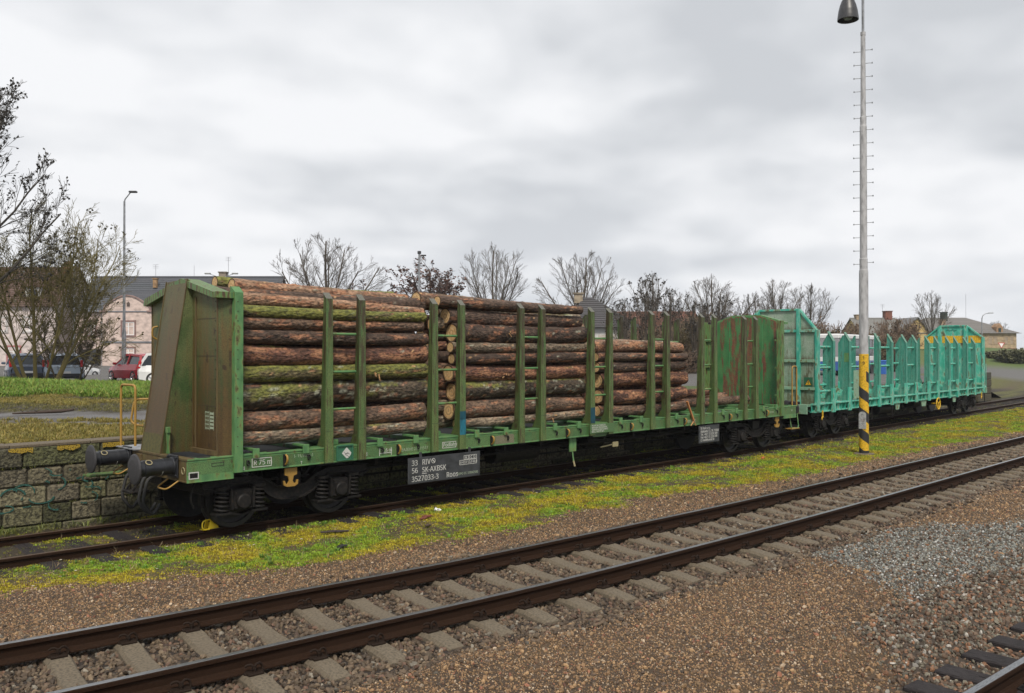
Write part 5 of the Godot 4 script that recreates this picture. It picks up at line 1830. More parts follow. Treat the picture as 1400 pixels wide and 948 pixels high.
	cm.bar(Vector3(5.27, 0.80, 1.336), Vector3(5.31, 0.76, 1.336), 0.004, 0.016)
	cm.span(5.02, 5.13, 0.562, 0.572, 1.335, 1.338)
	part("round_mark", cm, sg, np)
	frame_box(np, 6.04, 6.37, 0.735, 0.815, 1.335, 0.008, sg)
	frame_box(np, 5.93, 6.37, 0.64, 0.73, 1.335, 0.008, sg)
	text("A B C D", 0.06, np, Vector3(6.07, 0.775, 1.335), sg)
	text("0 42,0 52,0 60,0", 0.045, np, Vector3(5.95, 0.685, 1.335), sg)
	# address board near the far bogie
	var ab := MB.new()
	ab.span(14.04, 15.0, 0.45, 0.90, 1.322, 1.334, 0.004)
	var ap := part("address_board", ab, M.plate_grey, w)
	for e in [["SE Rail s.r.o.", 0.83], ["Nakladni 17, SK 71004", 0.75], ["Tel. +421 55 220 309", 0.675], ["Fax +421 55 220 308", 0.60], ["E: mail@serail.sk", 0.525]]:
		text(e[0], 0.062, ap, Vector3(14.12, e[1], 1.335), sg)
	# bare patch and instruction plate
	var bp := MB.new()
	bp.prism(PackedVector2Array([Vector2(6.9, 0.96), Vector2(7.42, 0.96), Vector2(7.42, 1.12), Vector2(7.36, 1.14), Vector2(6.9, 1.12)]), Vector3(0, 0, 1.3015), Vector3.RIGHT, Vector3.UP, Vector3(0, 0, 0.002))
	part("pale_patch", bp, M.pale_patch, w)
	var ip := MB.new()
	ip.span(9.70, 10.56, 0.985, 1.19, 1.372, 1.38, 0.003)
	ip.prism(PackedVector2Array([Vector2(9.82, 0.985), Vector2(9.90, 0.90), Vector2(10.32, 0.90), Vector2(10.40, 0.985)]), Vector3(0, 0, 1.30), Vector3.RIGHT, Vector3.UP, Vector3(0, 0, 0.02))
	var iq := part("instruction_plate", ip, M.plate_green, w)
	for i in 4:
		text(["POZOR NA STABILITU", "NAKLADU PRED JAZDOU", "SKONTROLOVAT KLANICE", "MAX. 2 VRSTVY 60 t"][i], 0.036, iq, Vector3(9.76, 1.16 - i * 0.045, 1.381), sg)
	var hg := MB.new()
	hg.span(9.20, 9.42, 0.62, 0.93, 1.2, 1.23, 0.004)
	hg.cyl(Vector3(9.31, 0.62, 1.21), Vector3(9.31, 0.42, 1.24), 0.016, 8)
	part("brake_lever", hg, M.green_paint, w)
	var hg2 := MB.new()
	hg2.cyl(Vector3(9.31, 0.42, 1.24), Vector3(9.33, 0.30, 1.26), 0.022, 8)
	hg2.span(10.75, 10.95, 0.60, 0.72, 1.15, 1.19, 0.02)
	hg2.cyl(Vector3(10.4, 0.62, 1.1), Vector3(10.75, 0.66, 1.15), 0.018, 8)
	part("changeover_handle", hg2, M.cream_paint, w)

# ---------------------------------------------------------------- the turquoise wagon
func build_turquoise_wagon() -> void:
	var w := thing("stake_wagon", "empty turquoise stake wagon with worn end walls, coupled behind the log wagon", "freight wagon", Vector3(19.9, 0, -0.286), 0.04)
	for s in [1.0, -1.0]:
		var m := MB.new()
		m.span(1.2, 20.0, 1.10, 1.15, s * 1.14, s * 1.31, 0.006)
		m.span(1.2, 20.0, 0.90, 1.10, s * 1.16, s * 1.18)
		m.span(1.2, 20.0, 0.86, 0.90, s * 1.12, s * 1.28, 0.005)
		var i := 0
		var x := 1.5
		while x < 19.9:
			# stiffening fins, some deep, some slanted
			m.prism(PackedVector2Array([Vector2(1.18, 1.10), Vector2(1.29, 1.10), Vector2(1.25, 0.90), Vector2(1.18, 0.90)]), Vector3(x, 0, 0), Vector3(0, 0, s), Vector3.UP, Vector3(0.022, 0, 0))
			if i % 3 == 1:
				m.span(x + 0.02, x + 0.34, 0.90, 1.10, s * 1.22, s * 1.24)
			x += 0.36
			i += 1
		var q := part("sole_bar", m, M.teal_paint, w)
		for e in [[8.35, 8.9], [11.2, 11.9], [15.2, 15.75]]:
			var d := MB.new()
			d.prism(PackedVector2Array([Vector2(e[0], 0.92), Vector2(e[1], 0.92), Vector2(e[1] - 0.12, 0.62), Vector2(e[0] + 0.12, 0.62)]), Vector3(0, 0, s * 1.2), Vector3.RIGHT, Vector3.UP, Vector3(0, 0, s * 0.03))
			part("hanging_plate", d, M.worn_teal, q)
	var dk := MB.new()
	dk.span(0.9, 20.1, 1.06, 1.12, -1.14, 1.14)
	part("deck_plate", dk, M.worn_teal, w)
	var r := RandomNumberGenerator.new()
	r.seed = 91
	for i in 14:
		# bent bolsters across the floor
		var m := MB.new()
		var x := 2.0 + i * 1.31
		m.prism(PackedVector2Array([Vector2(-1.1, 1.12), Vector2(1.1, 1.12), Vector2(1.1, 1.40), Vector2(0.75, 1.24), Vector2(-0.75, 1.24), Vector2(-1.1, 1.40)]), Vector3(x, 0, 0), Vector3(0, 0, 1), Vector3.UP, Vector3(0.05, 0, 0))
		part("floor_bolster", m, M.teal_paint, w)
	for i in 46:
		# bits of bark left on the floor
		var m := MB.new()
		m.col = Color(0.06, 0.045, 0.03) * r.randf_range(0.7, 1.6)
		m.box(Vector3.ZERO, Vector3(r.randf_range(0.08, 0.3), 0.02, r.randf_range(0.02, 0.07)), rot(r, 1.0, 0.3))
		part("bark_scrap", m, M.plain, w, Vector3(r.randf_range(2.0, 19.0), 1.14, r.randf_range(-1.0, 1.05)))
	for x in [0.66, 20.25]:
		var m := MB.new()
		m.span(x - 0.03, x + 0.03, 0.85, 1.15, -1.28, 1.28, 0.005)
		part("headstock", m, M.worn_teal, w)
	var cs := MB.new()
	cs.span(0.7, 20.2, 0.66, 1.05, -0.3, 0.3, 0.01)
	cs.cyl(Vector3(8.0, 0.62, 0.6), Vector3(9.4, 0.62, 0.6), 0.2, 16)
	cs.cyl(Vector3(12.8, 0.66, 0.2), Vector3(13.6, 0.66, 0.2), 0.24, 16)
	for z in [-0.45, 0.42]:
		cs.cyl(Vector3(4.2, 0.5, z), Vector3(16.2, 0.5, z), 0.022, 8)
	part("centre_sill", cs, M.iron, w)
	bogie_into(w, 3.0)
	bogie_into(w, 17.75)
	for z in [0.875, -0.875]:
		buffer_into(w, 0.06, z, -1.0, false)
		buffer_into(w, 20.86, z, 1.0, false)
	hanging_hose(w, 0.63, -1.0)
	# stakes with their wide pockets
	var stm := [teal_stake(1.0), teal_stake(2.0), teal_stake(3.0), teal_stake(4.0), teal_stake(5.0)]
	var pk := MB.new()
	pk.span(-0.105, 0.105, -0.16, 0.62, -0.06, 0.012, 0.006)
	var pkm := pk.mesh()
	var xs := [2.62, 3.95, 5.25, 6.62, 7.88, 9.35, 10.52, 12.0, 13.12, 14.62, 15.74, 17.12, 18.3]
	for i in xs.size():
		for s in [1.0, -1.0]:
			var o := part("stake", stm[(i * 2 + (1 if s < 0 else 0)) % 5], M.skin_paint, w, Vector3(xs[i], 0.98, s * 1.31))
			var p := part("stake_pocket", pkm, M.teal_paint, o, Vector3(0, 0, 0.002))
			if s < 0:
				o.rotation.y = PI
			var x0: float = xs[i - 1] if i % 2 == 0 and i > 0 else (1.45 if i == 0 else 0.0)
			if x0 > 0.0:
				for y in [2.95, 2.28, 1.52]:
					var m := MB.new()
					m.cyl(Vector3(x0 + 0.09, y, s * 1.2), Vector3(xs[i] - 0.09, y, s * 1.2), 0.04, 8)
					part("rung", m, M.teal_paint, w)
	for e in [[3.95, 0.9], [5.25, 1.0]]:
		var m := MB.new()
		m.span(e[0] - 0.0735, e[0] - 0.0715, 2.45, 3.0 * e[1] + 0.06, 1.13, 1.29)
		part("dark_green_patch", m, M.green_paint, w)
	# end walls
	for e in 2:
		var wall := sub("end_wall", w)
		var x := 1.36 if e == 0 else 19.6
		var hw := 0.70 if e == 0 else 0.58
		var top := 4.15 if e == 0 else 4.04
		var c := 3.47 if e == 0 else 3.46
		var poly := PackedVector2Array([Vector2(-1.28, 0.92), Vector2(1.28, 0.92), Vector2(1.28, c), Vector2(hw, top), Vector2(-hw, top), Vector2(-1.28, c)])
		var m := MB.new()
		m.prism(poly, Vector3(x, 0, 0), Vector3(0, 0, 1), Vector3.UP, Vector3(0.02, 0, 0))
		part("panel", m, M.worn_teal if e == 0 else M.teal_paint, wall)
		if e == 0:
			var sk := MB.new()
			sk.skin(Vector3(x - 0.004, 0.94, -1.24), Vector3(x - 0.004, 0.94, 1.24), Vector3(x - 0.004, 3.46, 1.24), Vector3(x - 0.004, 3.46, -1.24), Vector3(-1, 0, 0), 90, 90, chalky_teal)
			sk.skin(Vector3(x - 0.004, 3.46, -1.24), Vector3(x - 0.004, 3.46, 1.24), Vector3(x - 0.004, 4.12, 0.68), Vector3(x - 0.004, 4.12, -0.68), Vector3(-1, 0, 0), 70, 26, chalky_teal)
			part("weathered_paint", sk, M.skin_paint, wall)
		var f := MB.new()
		for d in [-0.04, 0.04]:
			for i in 6:
				var a: Vector2 = poly[i]
				var b: Vector2 = poly[(i + 1) % 6]
				f.bar(Vector3(x + 0.01 + d, a.y, a.x), Vector3(x + 0.01 + d, b.y, b.x), 0.06, 0.06, Vector3(1, 0, 0))
		part("rim", f, M.teal_paint, wall)
		for z in [-hw, hw]:
			var q := MB.new()
			q.span(x - 0.09, x, 0.93, top - 0.04, z - 0.06, z + 0.06, 0.005)
			if e == 1:
				q.span(x - 0.12, x - 0.09, 1.2, top - 0.04, z - 0.10, z + 0.10, 0.004)
			part("upright", q, M.teal_paint, wall)
		for y in ([3.46, 2.5, 1.62] if e == 0 else [1.3]):
			var q := MB.new()
			q.span(x - 0.07, x, y - 0.045, y + 0.045, -1.24, 1.24, 0.005)
			part("cross_rail", q, M.worn_teal if y < 3 else M.teal_paint, wall)
		for s in [-1.0, 1.0]:
			var q := MB.new()
			q.span(x - 0.02, x + 0.16, 0.90, c + 0.02, s * 1.2, s * 1.325, 0.008)
			part("corner_post", q, M.teal_paint, wall)
		if e == 0:
			var pb := MB.new()
			pb.span(x - 0.014, x - 0.006, 1.62 + 0.06, 1.98, 0.86, 1.15)
			var pp := part("notice_plate", pb, M.teal_dark, wall)
			tri_sign(pp, Vector3(x - 0.0145, 1.82, 1.01), 0.22, -PI / 2)
		else:
			var q := MB.new()
			q.prism(PackedVector2Array([Vector2(-1.27, 3.22), Vector2(1.27, 3.22), Vector2(1.27, 3.48), Vector2(1.2, 3.56), Vector2(-1.2, 3.56), Vector2(-1.27, 3.48)]), Vector3(x - 0.006, 0, 0), Vector3(0, 0, 1), Vector3.UP, Vector3(0.004, 0, 0))
			part("yellow_band", q, M.yellow_paint, wall)
			var sgr := MB.new()
			for k in 5:
				sgr.bar(Vector3(x - 0.008, 3.80 + 0.1 * (k % 2), -0.35 + k * 0.1), Vector3(x - 0.008, 3.78 + 0.07 * ((k + 1) % 2), -0.25 + k * 0.1), 0.005, 0.03, Vector3(1, 0, 0))
			part("black_scrawl", sgr, M.dark_print, wall)
	# grey green inventory board with white boxes
	var bd := MB.new()
	bd.span(4.18, 5.12, 1.20, 2.16, 1.325, 1.335, 0.005)
	var bo := part("data_board", bd, M.worn_teal, w)
	for k in 3:
		text(["37 80", "4557 201-6", "Rns"][k], 0.06, bo, Vector3(4.35 + 0.03 * k, 2.07 - 0.085 * k, 1.336), M.letter_dim)
	for iy in 6:
		for ix in 4:
			if (ix * 3 + iy * 5) % 7 != 0:
				var bx := 4.23 + ix * 0.21 + (0.04 if iy % 2 else 0.0)
				frame_box(bo, bx, bx + 0.17, 1.25 + iy * 0.108, 1.335 + iy * 0.108, 1.3355, 0.009, M.letter_dim)
	var hw2 := MB.new()
	hw2.torus(Vector3(12.9, 0.66, 1.36), Vector3(0, 0, 1), 0.23, 0.026, 0, TAU, 28, 8)
	for i in 3:
		var an := i * TAU / 3.0 + 0.4
		hw2.bar(Vector3(12.9, 0.66, 1.36), Vector3(12.9 + cos(an) * 0.23, 0.66 + sin(an) * 0.23, 1.36), 0.03, 0.03)
	hw2.cyl(Vector3(12.9, 0.66, 1.38), Vector3(12.9, 0.66, 1.1), 0.035, 10)
	part("brake_wheel", hw2, M.yellow_paint, w)
	for x in [1.75, 19.3]:
		var lg := MB.new()
		lg.bar(Vector3(x, 0.92, 1.3), Vector3(x, 0.70, 1.3), 0.03, 0.05)
		lg.torus(Vector3(x, 0.66, 1.3), Vector3(0, 0, 1), 0.06, 0.022, -2.6, 0.6, 10, 6)
		part("towing_lug", lg, M.yellow_paint, w)
	var rl := MB.new()
	rl.span(5.15, 5.34, 1.32, 1.62, 1.33, 1.36, 0.01)
	part("rust_box", rl, M.rust_box, w)
	for x in [6.1, 8.1]:
		var q := MB.new()
		q.cyl(Vector3(x, 0.9, 1.2), Vector3(x, 0.35, 1.22), 0.022, 6)
		part("hanging_rod", q, M.iron, w)
	tubing("grab_rail", w, [Vector3(20.0, 1.1, 1.27), Vector3(20.12, 1.2, 1.27), Vector3(20.12, 2.6, 1.27), Vector3(19.8, 2.7, 1.27)], 0.018, M.teal_paint)
	var fs := MB.new()
	fs.span(20.0, 20.4, 0.42, 0.45, 1.0, 1.27)
	fs.bar(Vector3(20.2, 0.45, 1.2), Vector3(20.1, 0.95, 1.2), 0.03, 0.03)
	part("foot_step", fs, M.iron, w)

# ---------------------------------------------------------------- mast with the lamp
func build_mast() -> void:
	var b := Vector3(19.15, -0.06, 3.38)
	var t := thing("lamp_post", "tall grey lamp mast with a yellow and black striped foot, beside the turquoise wagon", "lamp post", b)
	var m := MB.new()
	m.lathe(PackedVector2Array([Vector2(0.125, 0.0), Vector2(0.122, 5.05), Vector2(0.118, 5.12), Vector2(0.108, 5.16), Vector2(0.105, 5.22)]), Vector3.ZERO, Vector3.UP, 28)
	part("lower_tube", m, M.mast_paint, t)
	m = MB.new()
	m.lathe(PackedVector2Array([Vector2(0.108, 5.22), Vector2(0.108, 5.45), Vector2(0.098, 5.47), Vector2(0.094, 9.15), Vector2(0.085, 9.2), Vector2(0.085, 9.42), Vector2(0.072, 9.44), Vector2(0.062, 11.7), Vector2(0.07, 11.71), Vector2(0.07, 11.80), Vector2(0.0, 11.80)]), Vector3.ZERO, Vector3.UP, 24)
	part("upper_tube", m, M.mast_paint, t)
	var side := Vector3(RGT.x, 0, RGT.z)
	var arm := PackedVector3Array()
	arm.append(Vector3(0, 11.75, 0))
	for i in 15:
		var an := PI * i / 14.0
		arm.append(Vector3(0, 13.05, 0) - side * 0.21 + side * 0.21 * cos(an) + Vector3.UP * 0.21 * sin(an))
	arm.append(arm[arm.size() - 1] + Vector3(0, -0.12, 0))
	m = MB.new()
	m.tube(arm, PackedFloat32Array([0.036]), 12)
	part("curved_arm", m, M.galvanized, t)
	var lampx := -side * 0.42
	m = MB.new()
	m.lathe(PackedVector2Array([Vector2(0.0, 0.92), Vector2(0.07, 0.90), Vector2(0.09, 0.72), Vector2(0.13, 0.70), Vector2(0.13, 0.60), Vector2(0.17, 0.54), Vector2(0.215, 0.42), Vector2(0.255, 0.26), Vector2(0.278, 0.10), Vector2(0.285, 0.02), Vector2(0.285, 0.0), Vector2(0.27, 0.0), Vector2(0.2, 0.3), Vector2(0.0, 0.5)]), Vector3(0, 12.14, 0) + lampx, Vector3.UP, 32)
	var sh := part("lamp_shade", m, M.shade_grey, t)
	m = MB.new()
	m.lathe(PackedVector2Array([Vector2(0.0, -0.03), Vector2(0.1, -0.01), Vector2(0.15, 0.06), Vector2(0.1, 0.2), Vector2(0.0, 0.24)]), Vector3(0, 12.18, 0) + lampx, Vector3.UP, 20)
	part("lamp_glass", m, M.galvanized, sh)
	# climbing pegs on both sides
	for i in 17:
		for s in [-1.0, 1.0]:
			var y: float = 5.30 + i * 0.372 + (0.05 if s > 0 else 0.0)
			var r0 := 0.09 if y < 9.3 else 0.064
			var a: Vector3 = side * (s * r0)
			var e: Vector3 = side * (s * (0.25 if y < 9.3 else 0.235)) + FWD * (0.05 * -s)
			m = MB.new()
			m.cyl(Vector3(a.x, y, a.z), Vector3(e.x, y, e.z), 0.009, 6)
			m.cyl(Vector3(e.x, y - 0.02, e.z), Vector3(e.x, y + 0.02, e.z), 0.016, 6)
			part("climbing_peg", m, M.galvanized, t)
	# striped band
	m = MB.new()
	m.lathe(PackedVector2Array([Vector2(0.125, 0.0), Vector2(0.1275, 0.0), Vector2(0.1275, 2.78), Vector2(0.125, 2.79)]), Vector3.ZERO, Vector3.UP, 40)
	var band := part("yellow_band", m, M.yellow_paint, t)
	var st := MB.new()
	var toc := atan2(CAM.z - b.z, CAM.x - b.x)
	for k in range(-1, 5):
		for j in 40:
			var u0 := float(j) / 40.0
			var u1 := float(j + 1) / 40.0
			# the stripe climbs to the left as seen from the platform
			var y0 := 0.10 + k * 0.566 + u0 * 0.566
			var y1 := 0.10 + k * 0.566 + u1 * 0.566
			if maxf(y0, y1) + 0.30 > 2.35 or minf(y0, y1) < -0.28:
				continue
			var a0 := toc + PI + u0 * TAU
			var a1 := toc + PI + u1 * TAU
			var q0 := Vector3(cos(a0), 0, sin(a0)) * 0.1295
			var q1 := Vector3(cos(a1), 0, sin(a1)) * 0.1295
			var lo0 := maxf(y0, 0.0)
			var lo1 := maxf(y1, 0.0)
			st.qf(q0 + Vector3.UP * lo0, q1 + Vector3.UP * lo1, q1 + Vector3.UP * (y1 + 0.285), q0 + Vector3.UP * (y0 + 0.285), q0 + q1)
	part("black_stripe", st, M.dark_print, band)
	m = MB.new()
	m.lathe(PackedVector2Array([Vector2(0.130, 0.0), Vector2(0.131, 0.10), Vector2(0.125, 0.105)]), Vector3.ZERO, Vector3.UP, 32)
	part("tarred_foot", m, M.dark_print, t)
	# number plate strapped to the foot
	var dirn := Vector3(cos(toc), 0, sin(toc)).rotated(Vector3.UP, -0.3)
	var ang := atan2(dirn.x, dirn.z)
	var pr := PackedVector2Array()
	pr.append(Vector2(-0.1, -0.24))
	pr.append(Vector2(0.1, -0.24))
	for i in 9:
		var an := PI * i / 8.0
		pr.append(Vector2(cos(an) * 0.1, 0.16 + sin(an) * 0.08))
	m = MB.new()
	m.prism(pr, Vector3.ZERO, Vector3.RIGHT, Vector3.UP, Vector3(0, 0, 0.006))
	var pl := part("mast_plate", m, M.plate_light, t, Vector3(0, 0.95, 0) + dirn * 0.131)
	pl.rotation.y = ang
	for k in 3:
		text(["T", "10", "7"][k], 0.075, pl, Vector3(-0.045, 0.13 - 0.13 * k, 0.007), M.dark_print if k != 1 else M.rust_box)
	var q := text("1", 0.09, t, Vector3(0, 2.68, 0) + dirn * 0.1295 + Vector3(0.05, 0, -0.1) * 0.0, M.dark_print, ang)
	q = text("9", 0.09, t, Vector3(0, 2.54, 0) + dirn * 0.1295, M.dark_print, ang)
	var ft := MB.new()
	ft.lathe(PackedVector2Array([Vector2(0.30, -0.06), Vector2(0.27, 0.02), Vector2(0.13, 0.03)]), Vector3.ZERO, Vector3.UP, 20)
	part("concrete_footing", ft, M.concrete, t)

# ---------------------------------------------------------------- trees
func grow(m: MB, lf: MB, p: Vector3, d: Vector3, l: float, r: float, lev: int, top: int, cfg: Dictionary, g: RandomNumberGenerator) -> void:
	var segs: int = [6, 5, 4, 3, 2, 2][mini(lev, 5)]
	var pts := PackedVector3Array([p])
	var rad := PackedFloat32Array([r])
	var dirs := [d]
	var q := p
	var e := d
	for i in segs:
		e = (e + Vector3(g.randf_range(-1, 1), g.randf_range(-1, 1), g.randf_range(-1, 1)) * cfg.wobble + Vector3.UP * cfg.up * (0.6 if lev == 0 else 1.0)).normalized()
		if cfg.has("droop") and lev >= 2:
			e = (e - Vector3.UP * cfg.droop).normalized()
		q += e * l / segs
		pts.append(q)
		rad.append(maxf(r * lerpf(1.0, 0.42 if lev < top else 0.3, float(i + 1) / segs), cfg.thin))
		dirs.append(e)
		if cfg.has("dome"):
			# the crown ends in a rounded outline, as twigs there get too little reach
			var o: Vector3 = (q - Vector3(0, cfg.dome.z, 0)) / Vector3(cfg.dome.x, cfg.dome.y, cfg.dome.x)
			if o.length() > 1.0 + g.randf_range(-0.10, 0.06):
				break
	segs = pts.size() - 1
	m.tube(pts, rad, [8, 6, 4, 3, 3, 3][mini(lev, 5)], false)
	if lev >= top:
		if cfg.leaf > 0.0 and g.randf() < cfg.leaf:
			for k in 2:
				var lp := pts[pts.size() - 1 - k]
				var u: Vector3 = Vector3(g.randf_range(-1, 1), g.randf_range(-1, 0.2), g.randf_range(-1, 1)).normalized() * cfg.leaf_size
				var w: Vector3 = u.cross(Vector3(g.randf_range(-1, 1), g.randf_range(-1, 1), g.randf_range(-1, 1))).normalized() * cfg.leaf_size * 0.55
				lf.col = cfg.leaf_col * g.randf_range(0.6, 1.4)
				lf.qf(lp, lp + u * 0.5 + w, lp + u, lp + u * 0.5 - w, u.cross(w))
		return
	var n: int = cfg.kids[mini(lev, cfg.kids.size() - 1)]
	for i in n:
		var t := lerpf(cfg.start[mini(lev, cfg.start.size() - 1)], 1.0, (i + g.randf() * 0.8) / n)
		var k := mini(int(t * segs), segs - 1)
		var bp := pts[k].lerp(pts[k + 1], t * segs - k)
		var bd: Vector3 = dirs[k]
		var sd := bd.cross(Vector3(g.randf_range(-1, 1), g.randf_range(-1, 1), g.randf_range(-1, 1))).normalized()
		var an: float = cfg.angle * g.randf_range(0.6, 1.3)
		var nd := (bd * cos(an) + sd * sin(an)).normalized()
		var nl: float = l * cfg.ratio[mini(lev, cfg.ratio.size() - 1)] * g.randf_range(0.7, 1.2) * (1.1 - 0.45 * t)
		grow(m, lf, bp, nd, nl, maxf(rad[k] * cfg.rr * g.randf_range(0.75, 1.0), cfg.thin), lev + 1, top, cfg, g)

func make_tree(called: String, label: String, seed_: int, cfg: Dictionary, at: Vector3, group := "") -> Node3D:
	var g := RandomNumberGenerator.new()
	g.seed = seed_
	var t := thing(called, label, cfg.get("category", "tree"), at, 0.0, group)
	var tr := MB.new()
	var cr := MB.new()
	var lf := MB.new()
	tr.col = cfg.bark
	cr.col = cfg.bark * 1.05
	var stems: int = cfg.get("stems", 1)
	for s in stems:
		var d := Vector3.UP
		var o := Vector3(0, -0.15, 0)
		if stems > 1:
			var an := TAU * (s + g.randf() * 0.7) / stems
			d = (Vector3.UP + Vector3(cos(an), 0, sin(an)) * cfg.fan * g.randf_range(0.35, 1.1)).normalized()
			o += Vector3(cos(an), 0, sin(an)) * cfg.foot * sqrt(g.randf())
		var l: float = cfg.trunk * g.randf_range(0.9, 1.1)
		# the stem itself, then the limbs that leave it
		var pts := PackedVector3Array()
		var rad := PackedFloat32Array()
		var q := o
		var e := d
		var r0: float = cfg.radius * (1.0 if stems == 1 else g.randf_range(0.6, 1.0))
		for i in 7:
			pts.append(q)
			rad.append(r0 * lerpf(1.25 if i == 0 else 1.0, 0.5, i / 6.0))
			e = (e + Vector3(g.randf_range(-1, 1), 0, g.randf_range(-1, 1)) * cfg.wobble * 0.5 + Vector3.UP * 0.06).normalized()
			q += e * l / 6.0
		tr.tube(pts, rad, 10 if stems == 1 else 6, false)
		for i in int(cfg.limbs):
			var t0 := lerpf(cfg.limb_start, 1.0, (i + g.randf() * 0.6) / cfg.limbs)
			var k := mini(int(t0 * 6.0), 5)
			var bp := pts[k].lerp(pts[k + 1], clampf(t0 * 6.0 - k, 0, 1))
			var an := 2.4 * i + g.randf()
			var tilt: float = cfg.limb_angle * g.randf_range(0.55, 1.25) * (1.15 - 0.7 * t0)
			var nd := (Vector3.UP * cos(tilt) + Vector3(cos(an), 0, sin(an)) * sin(tilt) + d * 0.3).normalized()
			grow(cr, lf, bp, nd, cfg.limb * g.randf_range(0.75, 1.15) * (1.15 - 0.35 * t0), rad[k] * cfg.get("limb_r", 0.55), 1, cfg.levels, cfg, g)
		grow(cr, lf, pts[6], e, cfg.limb * 0.85, rad[6], 1, cfg.levels, cfg, g)
	part("trunk", tr, M.twig, t)
	part("crown", cr, M.twig, t)
	if cfg.leaf > 0.0:
		var q := part("dry_leaves", lf, M.leafy, t)
		q.set_meta("kind", "stuff")
	return t

func build_trees() -> void:
	var dark := Color(0.085, 0.07, 0.056)
	var vase := {"bark": dark, "trunk": 3.6, "radius": 0.17, "dome": Vector3(3.0, 2.9, 5.5), "limbs": 12, "limb_start": 0.34, "limb_angle": 0.98, "limb": 5.6, "levels": 4, "kids": [0, 9, 6, 5], "start": [0.2, 0.25, 0.15, 0.15], "ratio": [0.6, 0.42, 0.5, 0.55], "angle": 0.5, "rr": 0.42, "wobble": 0.06, "up": 0.06, "thin": 0.006, "leaf": 0.0}
	var leafy := vase.duplicate()
	leafy.merge({"leaf": 0.55, "leaf_size": 0.12, "leaf_col": Color(0.095, 0.045, 0.032), "limb_angle": 1.0, "limb": 4.2, "angle": 0.7, "up": 0.02, "bark": Color(0.06, 0.042, 0.034)}, true)
	var grp := "bare trees beyond the station yard"
	# base point, height factor, turn
	var a := make_tree("bare_tree", "bare spreading tree above the stack by the end wall, tallest behind it", 301, vase, Vector3(36.4, 1.1, -50.6), grp)
	a.scale = Vector3(1.75, 1.36, 1.75)
	var b := make_tree("bare_tree", "bare rounded tree above the middle of the log stack, right of the reddish tree", 302, vase, Vector3(50.1, 1.0, -44.1), grp)
	b.scale = Vector3(1.3, 1.36, 1.3)
	var c := make_tree("leafy_tree", "tree still full of reddish brown dry leaves, behind the thin lamp post", 303, leafy, Vector3(40.1, 1.1, -41.2), grp)
	c.scale = Vector3(1.6, 1.22, 1.6)
	dup(c, "smaller reddish brown tree low between two bare trees", Vector3(36.6, 0.9, -44.6), 1.7, Vector3(1.2, 0.98, 1.2))
	dup(a, "bare tree above the low third stack of logs", Vector3(59.5, 0.9, -41.8), 2.1, Vector3(1.6, 1.36, 1.6))
	var sp := vase.duplicate()
	sp.merge({"leaf": 0.10, "leaf_size": 0.2, "leaf_col": Color(0.03, 0.026, 0.02), "limb_angle": 0.6, "kids": [0, 7, 6, 4]}, true)
	var d := make_tree("bare_tree", "small bare tree with dark leaf clumps above the red tiled roof", 304, sp, Vector3(60.2, 0.9, -34.0), grp)
	d.scale = Vector3(1.0, 1.06, 1.0)
	dup(b, "wide bare tree above the rusty end wall of the log wagon", Vector3(77.3, 0.8, -38.3), 0.7, Vector3(1.4, 1.2, 1.5))
	dup(a, "bare tree behind the pointed end wall of the turquoise wagon", Vector3(91.0, 0.8, -38.0), 4.0, Vector3(1.35, 1.25, 1.35))
	dup(b, "bare tree just beside the lamp mast, rear one of two", Vector3(98.0, 0.8, -37.5), 3.0, Vector3(1.3, 1.22, 1.3))
	dup(a, "slender bare tree between the red roof and the hedge", Vector3(70.0, 0.8, -38.0), 5.2, Vector3(0.9, 0.88, 0.9))
	dup(d, "thin bare tree at the roof of the dark house", Vector3(55.8, 0.8, -38.5), 2.5, Vector3(0.8, 0.78, 0.8))
	dup(b, "bare tree in front of the long grey roof", Vector3(134.0, 1.6, -35.8), 1.1, Vector3(1.15, 1.22, 1.15))
	dup(d, "low bare tree behind the yellow gable", Vector3(150.0, 1.8, -48.5), 0.3, Vector3(1.1, 0.85, 1.1))
	dup(a, "hazy tree at the frame's edge beyond the beige house", Vector3(217.0, 2.0, -42.0), 0.9, Vector3(1.0, 1.15, 1.0))
	dup(b, "hazy tree beyond the beige house, nearer the roof", Vector3(221.0, 2.0, -52.0), 2.2, Vector3(0.9, 0.95, 0.9))
	dup(b, "pale far tree at the edge of the houses", Vector3(230.0, 2.0, -56.0), 4.2, Vector3(1.0, 0.95, 1.0))
	dup(b, "bare tree standing over the thicket left of the pointed end wall", Vector3(82.0, 0.8, -36.0), 2.6, Vector3(1.1, 1.0, 1.2))
	# big shrubby tree in front of the pale house
	var wil := {"bark": Color(0.13, 0.105, 0.032), "stems": 6, "fan": 0.6, "foot": 0.8, "trunk": 4.2, "radius": 0.105, "limbs": 8, "limb_start": 0.2, "limb_angle": 0.95, "limb": 3.1, "levels": 4, "kids": [0, 6, 5, 4], "limb_r": 0.42, "start": [0.2, 0.2, 0.15, 0.2], "ratio": [0.6, 0.55, 0.55, 0.6], "angle": 0.62, "rr": 0.55, "wobble": 0.13, "up": 0.05, "thin": 0.007, "leaf": 0.05, "leaf_size": 0.12, "leaf_col": Color(0.05, 0.04, 0.02)}
	make_tree("shrubby_tree", "many stemmed bare tree with mossy green bark before the pale houses", 311, wil, Vector3(7.7, 1.42, -29.4)).scale = Vector3(1.05, 1.1, 1.05)
	var w2 := wil.duplicate()
	w2.merge({"stems": 5, "trunk": 2.2, "limb": 1.3, "radius": 0.06, "fan": 0.6, "bark": Color(0.10, 0.075, 0.04), "leaf": 0.0}, true)
	make_tree("shrubby_tree", "lower bare bush of brown stems beside the dark garage door", 312, w2, Vector3(9.95, 1.25, -32.5))
	var tall := vase.duplicate()
